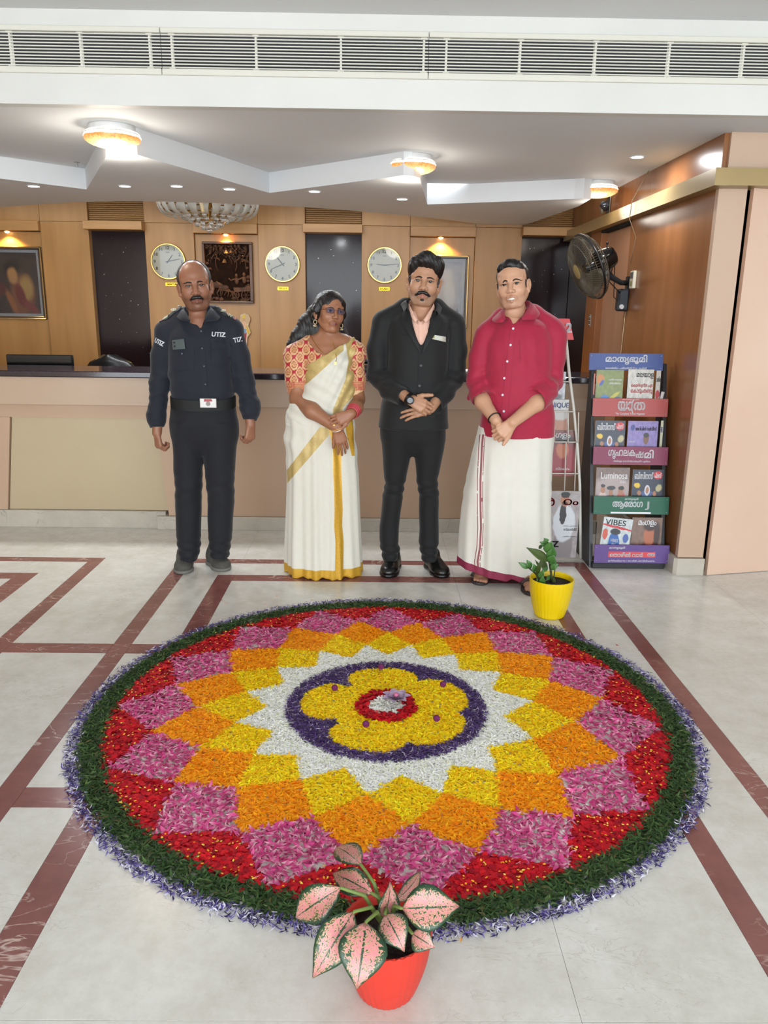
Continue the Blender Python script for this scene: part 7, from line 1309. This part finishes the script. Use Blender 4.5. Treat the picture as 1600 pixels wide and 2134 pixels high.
# ------------------------------------------------------------------ the man in the red shirt and white mundu
def fig_red():
    F = Figure('person', 'smiling man in crimson shirt and white mundu with maroon border', 4.17, 1070); J = F.J
    hc = ony(1068, 593, F.yp); R = rot(-17, -8, 1); sc = 1.02; base = (220, 168, 136)
    lw = J(1033, 876, -.20); rw = J(1068, 880, -.215)
    B = Sdf(axis(.42, 1.12, .011, [(hc[0] - .11, hc[0] + .11, .0032), (J(1012, 890)[0], J(1085, 890)[0], .0034)]), axis(F.yp - .25, F.yp + .17, .0055, [(F.yp - .24, F.yp - .1, .0042)]), axis(.03, 1.74, .012, [(hc[2] - .17, 1.70, .0032), (J(1050, 922)[2], J(1050, 850)[2], .0034), (J(1050, 850)[2], J(1050, 820)[2], .006)]))
    head(B, hc, R, sc, smile=.9, wide=1.06, teeth=True); B.cap(hc + np.array([.004, .035, -.07]), J(1072, 668, .03), .063, .067, k=.03); B.chain([J(1018, 690, .03), J(1074, 668, .03), J(1146, 682, .03)], [.05, .06, .05], k=.04)
    B.stack(F.rows([(664, 1056, 1094, .07, .015), (678, 1046, 1112, .086, .006), (694, 1036, 1128, .095, .005), (760, 1030, 1130, .1), (840, 1030, 1132, .105), (900, 1020, 1132, .1), (950, 1015, 1135, .1)]), k=.03)
    for P in ([J(1035, 950, .02), J(1025, 1080, .0), J(1015, 1185, .0)], [J(1105, 950, 0), J(1105, 1080, -.03), J(1106, 1200, -.06)]): B.chain(P, [.06, .048, .036], k=.03)
    for a, b in (((1012, 1196, .02), (1000, 1204, -.08)), ((1106, 1205, -.04), (1100, 1228, -.14))): pass
    B.chain([J(1010, 700, .02), J(994, 800, .01), J(1006, 838, -.09), lw], [.048, .042, .040, .028], k=.02); B.chain([J(1160, 700, .02), J(1148, 805, .01), J(1118, 840, -.14), rw], [.05, .044, .042, .030], k=.02)
    hand(B, rw, (-.72, -.05, -.62), (.05, -1, .25), -1, curl=((40, 55, 35),) * 4, hs=1.0, th=(30, 0)); hand(B, lw + np.array([0, .02, 0]), (.55, .1, -.8), (-.2, -1, .0), 1, curl=(20, 30, 20), hs=.95, th=(20, 10))
    F.emit('body', B, M_skin, attr=lambda V: skin_cols(V, hc, R, sc, base, (184, 118, 106), (196, 152, 126))); eyes(F, hc, R, sc); brows(F, B, hc, R, sc, .0036, .006, x0=.013)
    tt = MB(); hp = lambda q: hc + sc * (R @ np.array(q)); tt.grid([[hp((x, -.0905 + 16 * x * x, z)) for x in np.linspace(-.022, .022, 9)] for z in (-.0775, -.063)]); tt.build('teeth', M_tooth, F.t, True)
    H = Sdf(axis(hc[0] - .12, hc[0] + .12, .004), axis(F.yp - .14, F.yp + .15, .004), axis(hc[2] - .09, hc[2] + .16, .004)); H.tf(hc, R, sc); H.ell((0, .026, .042), (.0815, .096, .083), k=.01); H.chain([(-.045, -.045, .086), (0, -.05, .094), (.04, -.042, .088)], [.02, .022, .02], k=.03); H.ell((-.004, -.094, .004), (.064, .06, .081), op='s', k=.01); H.ell((0, -.05, -.11), (.12, .105, .09), op='s', k=.01); [H.cap((e * .0705, -.030, .01), (e * .067, -.034, -.022), .0065, .004, k=.006) for e in (-1, 1)]; H.tf(None, None, 1); H.add(lambda x, y, z: .0012 * vnoise(x, y, z, 150, 2)); F.emit('hair', H, M_hair)
    # shirt with rolled sleeves
    M_red = mat('crimson_cotton', (180, 24, 64), .7, rgb2=(174, 22, 61), nscale=30, sheen=.2); T = Sdf(axis(.36, 1.16, .0056), axis(F.yp - .22, F.yp + .2, .006), axis(J(1070, 908)[2], J(1070, 630)[2], .0056))
    T.stack(F.rows([(642, 1056, 1100, .06, .035), (655, 1048, 1110, .078, .03), (676, 1026, 1142, .108, .015), (710, 1012, 1150, .125, .0), (760, 1008, 1148, .135, -.005), (820, 1008, 1148, .145, -.01), (860, 1004, 1154, .145, -.008), (896, 999, 1154, .142, -.004), (906, 998, 1154, .140, -.004)]), k=.02, p=2.3); T.chain([J(1018, 690, .02), J(1048, 664, .04), J(1078, 652, .06), J(1108, 656, .04), J(1150, 684, .02)], [.055, .05, .045, .05, .058], k=.03)
    T2 = T.like(); T2.chain([J(1013, 698, .02), J(1000, 745, .018), J(994, 795, .0), J(1001, 822, -.05), J(1008, 838, -.09)], [.060, .058, .056, .055, .052], k=.02); T2.chain([J(1155, 698, .02), J(1152, 745, .018), J(1148, 795, -.01), J(1134, 818, -.09), J(1116, 833, -.14)], [.066, .064, .060, .058, .055], k=.02)
    # rolled cuffs
    T2.chain([J(1000, 818, -.045), J(1009, 836, -.085)], [.060, .064], k=.006); T2.cap(J(982, 824, -.0), J(977, 830, .0), .022, .012, k=.01); T2.chain([J(1136, 814, -.085), J(1119, 830, -.13)], [.066, .068], k=.006)
    for q, w_ in ((J(1001, 820, -.05), J(1012, 842, -.10)), (J(1134, 816, -.09), J(1106, 840, -.16))): d = w_ - q; d /= np.linalg.norm(d); T2.cap(w_, w_ + d * .05, .072, .072, k=.003, op='s')
    T.join(T2, .02)
    T.cap(J(1077, 630, .02), J(1075, 648, .02), .058, .050, k=.006, op='s'); T.vcut(F, [(1075, 646, .050), (1069, 678, .003)], (-.04, -.07, -.10, -.13))
    x0 = J(1075, 800)[0]; zc_ = J(1075, 795)[2]; T.add(lambda x, y, z: .0022 * vnoise(x, y, z, 24, 1) + .004 * np.sin((z + .4 * np.abs(x - x0)) * 100) * np.exp(-((np.abs(x - x0) - .19) / .06) ** 2) * np.exp(-((z - zc_) / .09) ** 2) + .003 * np.sin((x - x0) * 90 + z * 14) * np.exp(-((x - x0) / .12) ** 2) * np.exp(-((z - zc_ - .16) / .1) ** 2)); F.emit('shirt', T, M_red)
    F.collar([(1053, 667, -.108), (1051, 653, -.075), (1053, 640, -.01), (1078, 629, .085), (1104, 629, -.0), (1097, 648, -.07), (1085, 664, -.108)], [(1049, 671, -.12), (1031, 672, -.09), (1029, 661, -.0), (1078, 641, .11), (1122, 648, .0), (1117, 664, -.085), (1088, 667, -.12)], M_red)
    F.patch('placket', T, [(1064, 677), (1075, 677), (1057, 870), (1043, 870)], .0035, M_red, (28, 3), .002); M_wb = mat('white_button', (226, 220, 228), .35)
    for u, v in ((1069, 684.7), (1063.6, 719), (1056.6, 753), (1050.5, 788), (1047, 823), (1049.5, 857)): F.button(T, u, v, .0062, M_wb, .006)
    F.patch('breast_pocket', T, [(1083, 708), (1116, 706), (1115, 752), (1085, 754)], .004, M_red, (8, 8), .002)
    # mundu
    M_mu = mat('white_mundu', (238, 234, 224), .75, rgb2=(236, 232, 221), nscale=30, sheen=.2); M_mb = mat('maroon_border', (150, 46, 78), .7); K = Sdf(axis(.36, 1.12, .005), axis(F.yp - .24, F.yp + .22, .006), axis(.0, J(1070, 885)[2], .005))
    rws = F.rows([(888, 999, 1153, .135, -.004), (920, 992, 1153, .137), (950, 984, 1150, .14), (1000, 973, 1148, .148), (1050, 966, 1147, .152), (1100, 961, 1147, .156, -.005), (1150, 958, 1147, .16, -.01), (1192, 956, 1146, .165, -.012)]); zh = rws[-1][0]; K.stack(rws, k=.008, p=2.4)
    fl = J(1003, 1000)[0]
    def folds(x, y, z):
        h = np.clip((.95 - z) / .9, 0, 1); th = np.arctan2(x - J(1060, 1000)[0], -(y - F.yp)); return (.005 * np.sin(th * 6 + 1.) + .003 * np.sin(th * 13 + z * 2)) * (.3 + h) + .006 * np.cos((x - fl + .04 * (z - .5)) * 95) * np.exp(-((x - fl) / .06) ** 2) * h + .0016 * np.sin(z * 60) * np.exp(-((z - .5) / .1) ** 2)
    K.add(folds); sl = .052; K.plane((-.0, .0, -1), -.0); hx = J(957, 1193)[0]; K.plane((-.23, 0.15, -1), -(.105 + .23 * hx - .15 * F.yp) + .0) if False else K.plane((-.20, 0, -1), -(.075 + .20 * (hx)))
    zb = lambda C: .075 + .20 * (hx - C[:, 0]); bord = lambda C: C[:, 2] < np.maximum(zb(C), .0) + .048
    def stripes(C):
        u, v = px(C); c1 = np.interp(v, [900, 930, 1000, 1050, 1100, 1140, 1170, 1195], [1007, 1004, 1001, 1001, 1002, 1000, 995, 997]); d = u - c1; return ((np.abs(d) < 2.1) | (np.abs(d + 6.5) < .9) | (np.abs(d - 4.5) < .8)) & (v > 905) & (C[:, 1] < F.yp)
    F.split(K, [('maroon_hem', M_mb, bord), ('woven_stripe', mat('stripe_maroon', (160, 92, 96), .7), stripes), ('mundu', M_mu, None)])
    # feet in sandals
    M_sd = mat('sandal_dark', (58, 48, 46), .6)
    for (hx_, hy_), (tx_, ty_) in ((( .60, 4.20), (.575, 4.02)), ((.835, 4.10), (.835, 3.865))):
        d = np.array([tx_ - hx_, ty_ - hy_]); Ln = np.linalg.norm(d); d /= Ln; e = np.array([-d[1], d[0]]); rm = np.array([[d[0], e[0], 0], [d[1], e[1], 0], [0, 0, 1]]); P = lambda s_, z, o=0: np.array([hx_ + d[0] * Ln * s_ + e[0] * o, hy_ + d[1] * Ln * s_ + e[1] * o, z])
        S1 = Sdf(axis(min(hx_, tx_) - .08, max(hx_, tx_) + .08, .0045), axis(min(hy_, ty_) - .06, max(hy_, ty_) + .08, .0045), axis(-.01, .04, .004)); S1.ell(P(.7, .008), (Ln * .34, .05, .03), rm, k=.03); S1.ell(P(.2, .008), (Ln * .24, .04, .03), rm, k=.03); S1.plane((0, 0, 1), .018); S1.plane((0, 0, -1), -.0008); F.emit('sandal_sole', S1, M_sd)
        S2 = Sdf(axis(min(hx_, tx_) - .08, max(hx_, tx_) + .08, .0045), axis(min(hy_, ty_) - .06, max(hy_, ty_) + .08, .0045), axis(.01, .13, .0045)); S2.ell(P(.6, .034), (Ln * .26, .038, .022), rm, k=.02); S2.ell(P(.25, .045), (Ln * .22, .034, .034), rm, k=.02); S2.cap(P(.2, .05), P(.22, .12), .034, .04, k=.02)
        for i in range(5): o_ = (.030 - .0145 * i) ; S2.cap(P(.82, .030, o_), P((1.0, .99, .97, .94, .90)[i], .026, o_ * 1.05), .0105 if i else .0135, .0085 if i else .011, k=.004)
        F.emit('foot', S2, M_skin, attr=lambda V: np.tile(np.array(lin((176, 126, 100))[:3]), (len(V), 1)))
        st = MB(); a = np.linspace(-1, 1, 13); st.tube([P(.62, .022 + .042 * math.sqrt(max(0, 1 - q * q * .97)), .048 * q) for q in a], .008, 8); st.build('sandal_strap', M_sd, F.t, True)
    d = lw - J(1006, 838, -.09); d /= np.linalg.norm(d); t1 = np.cross(d, (0, 1, 0)); t1 /= np.linalg.norm(t1); t2 = np.cross(d, t1); c = lw - d * .018; a = np.linspace(0, 2 * PI, 33); MB().tube([c + .034 * (math.cos(t) * t1 + math.sin(t) * t2) for t in a], .0036, 6, False).build('wrist_thread', M_blk, F.t, True)
    return F
fig_red()
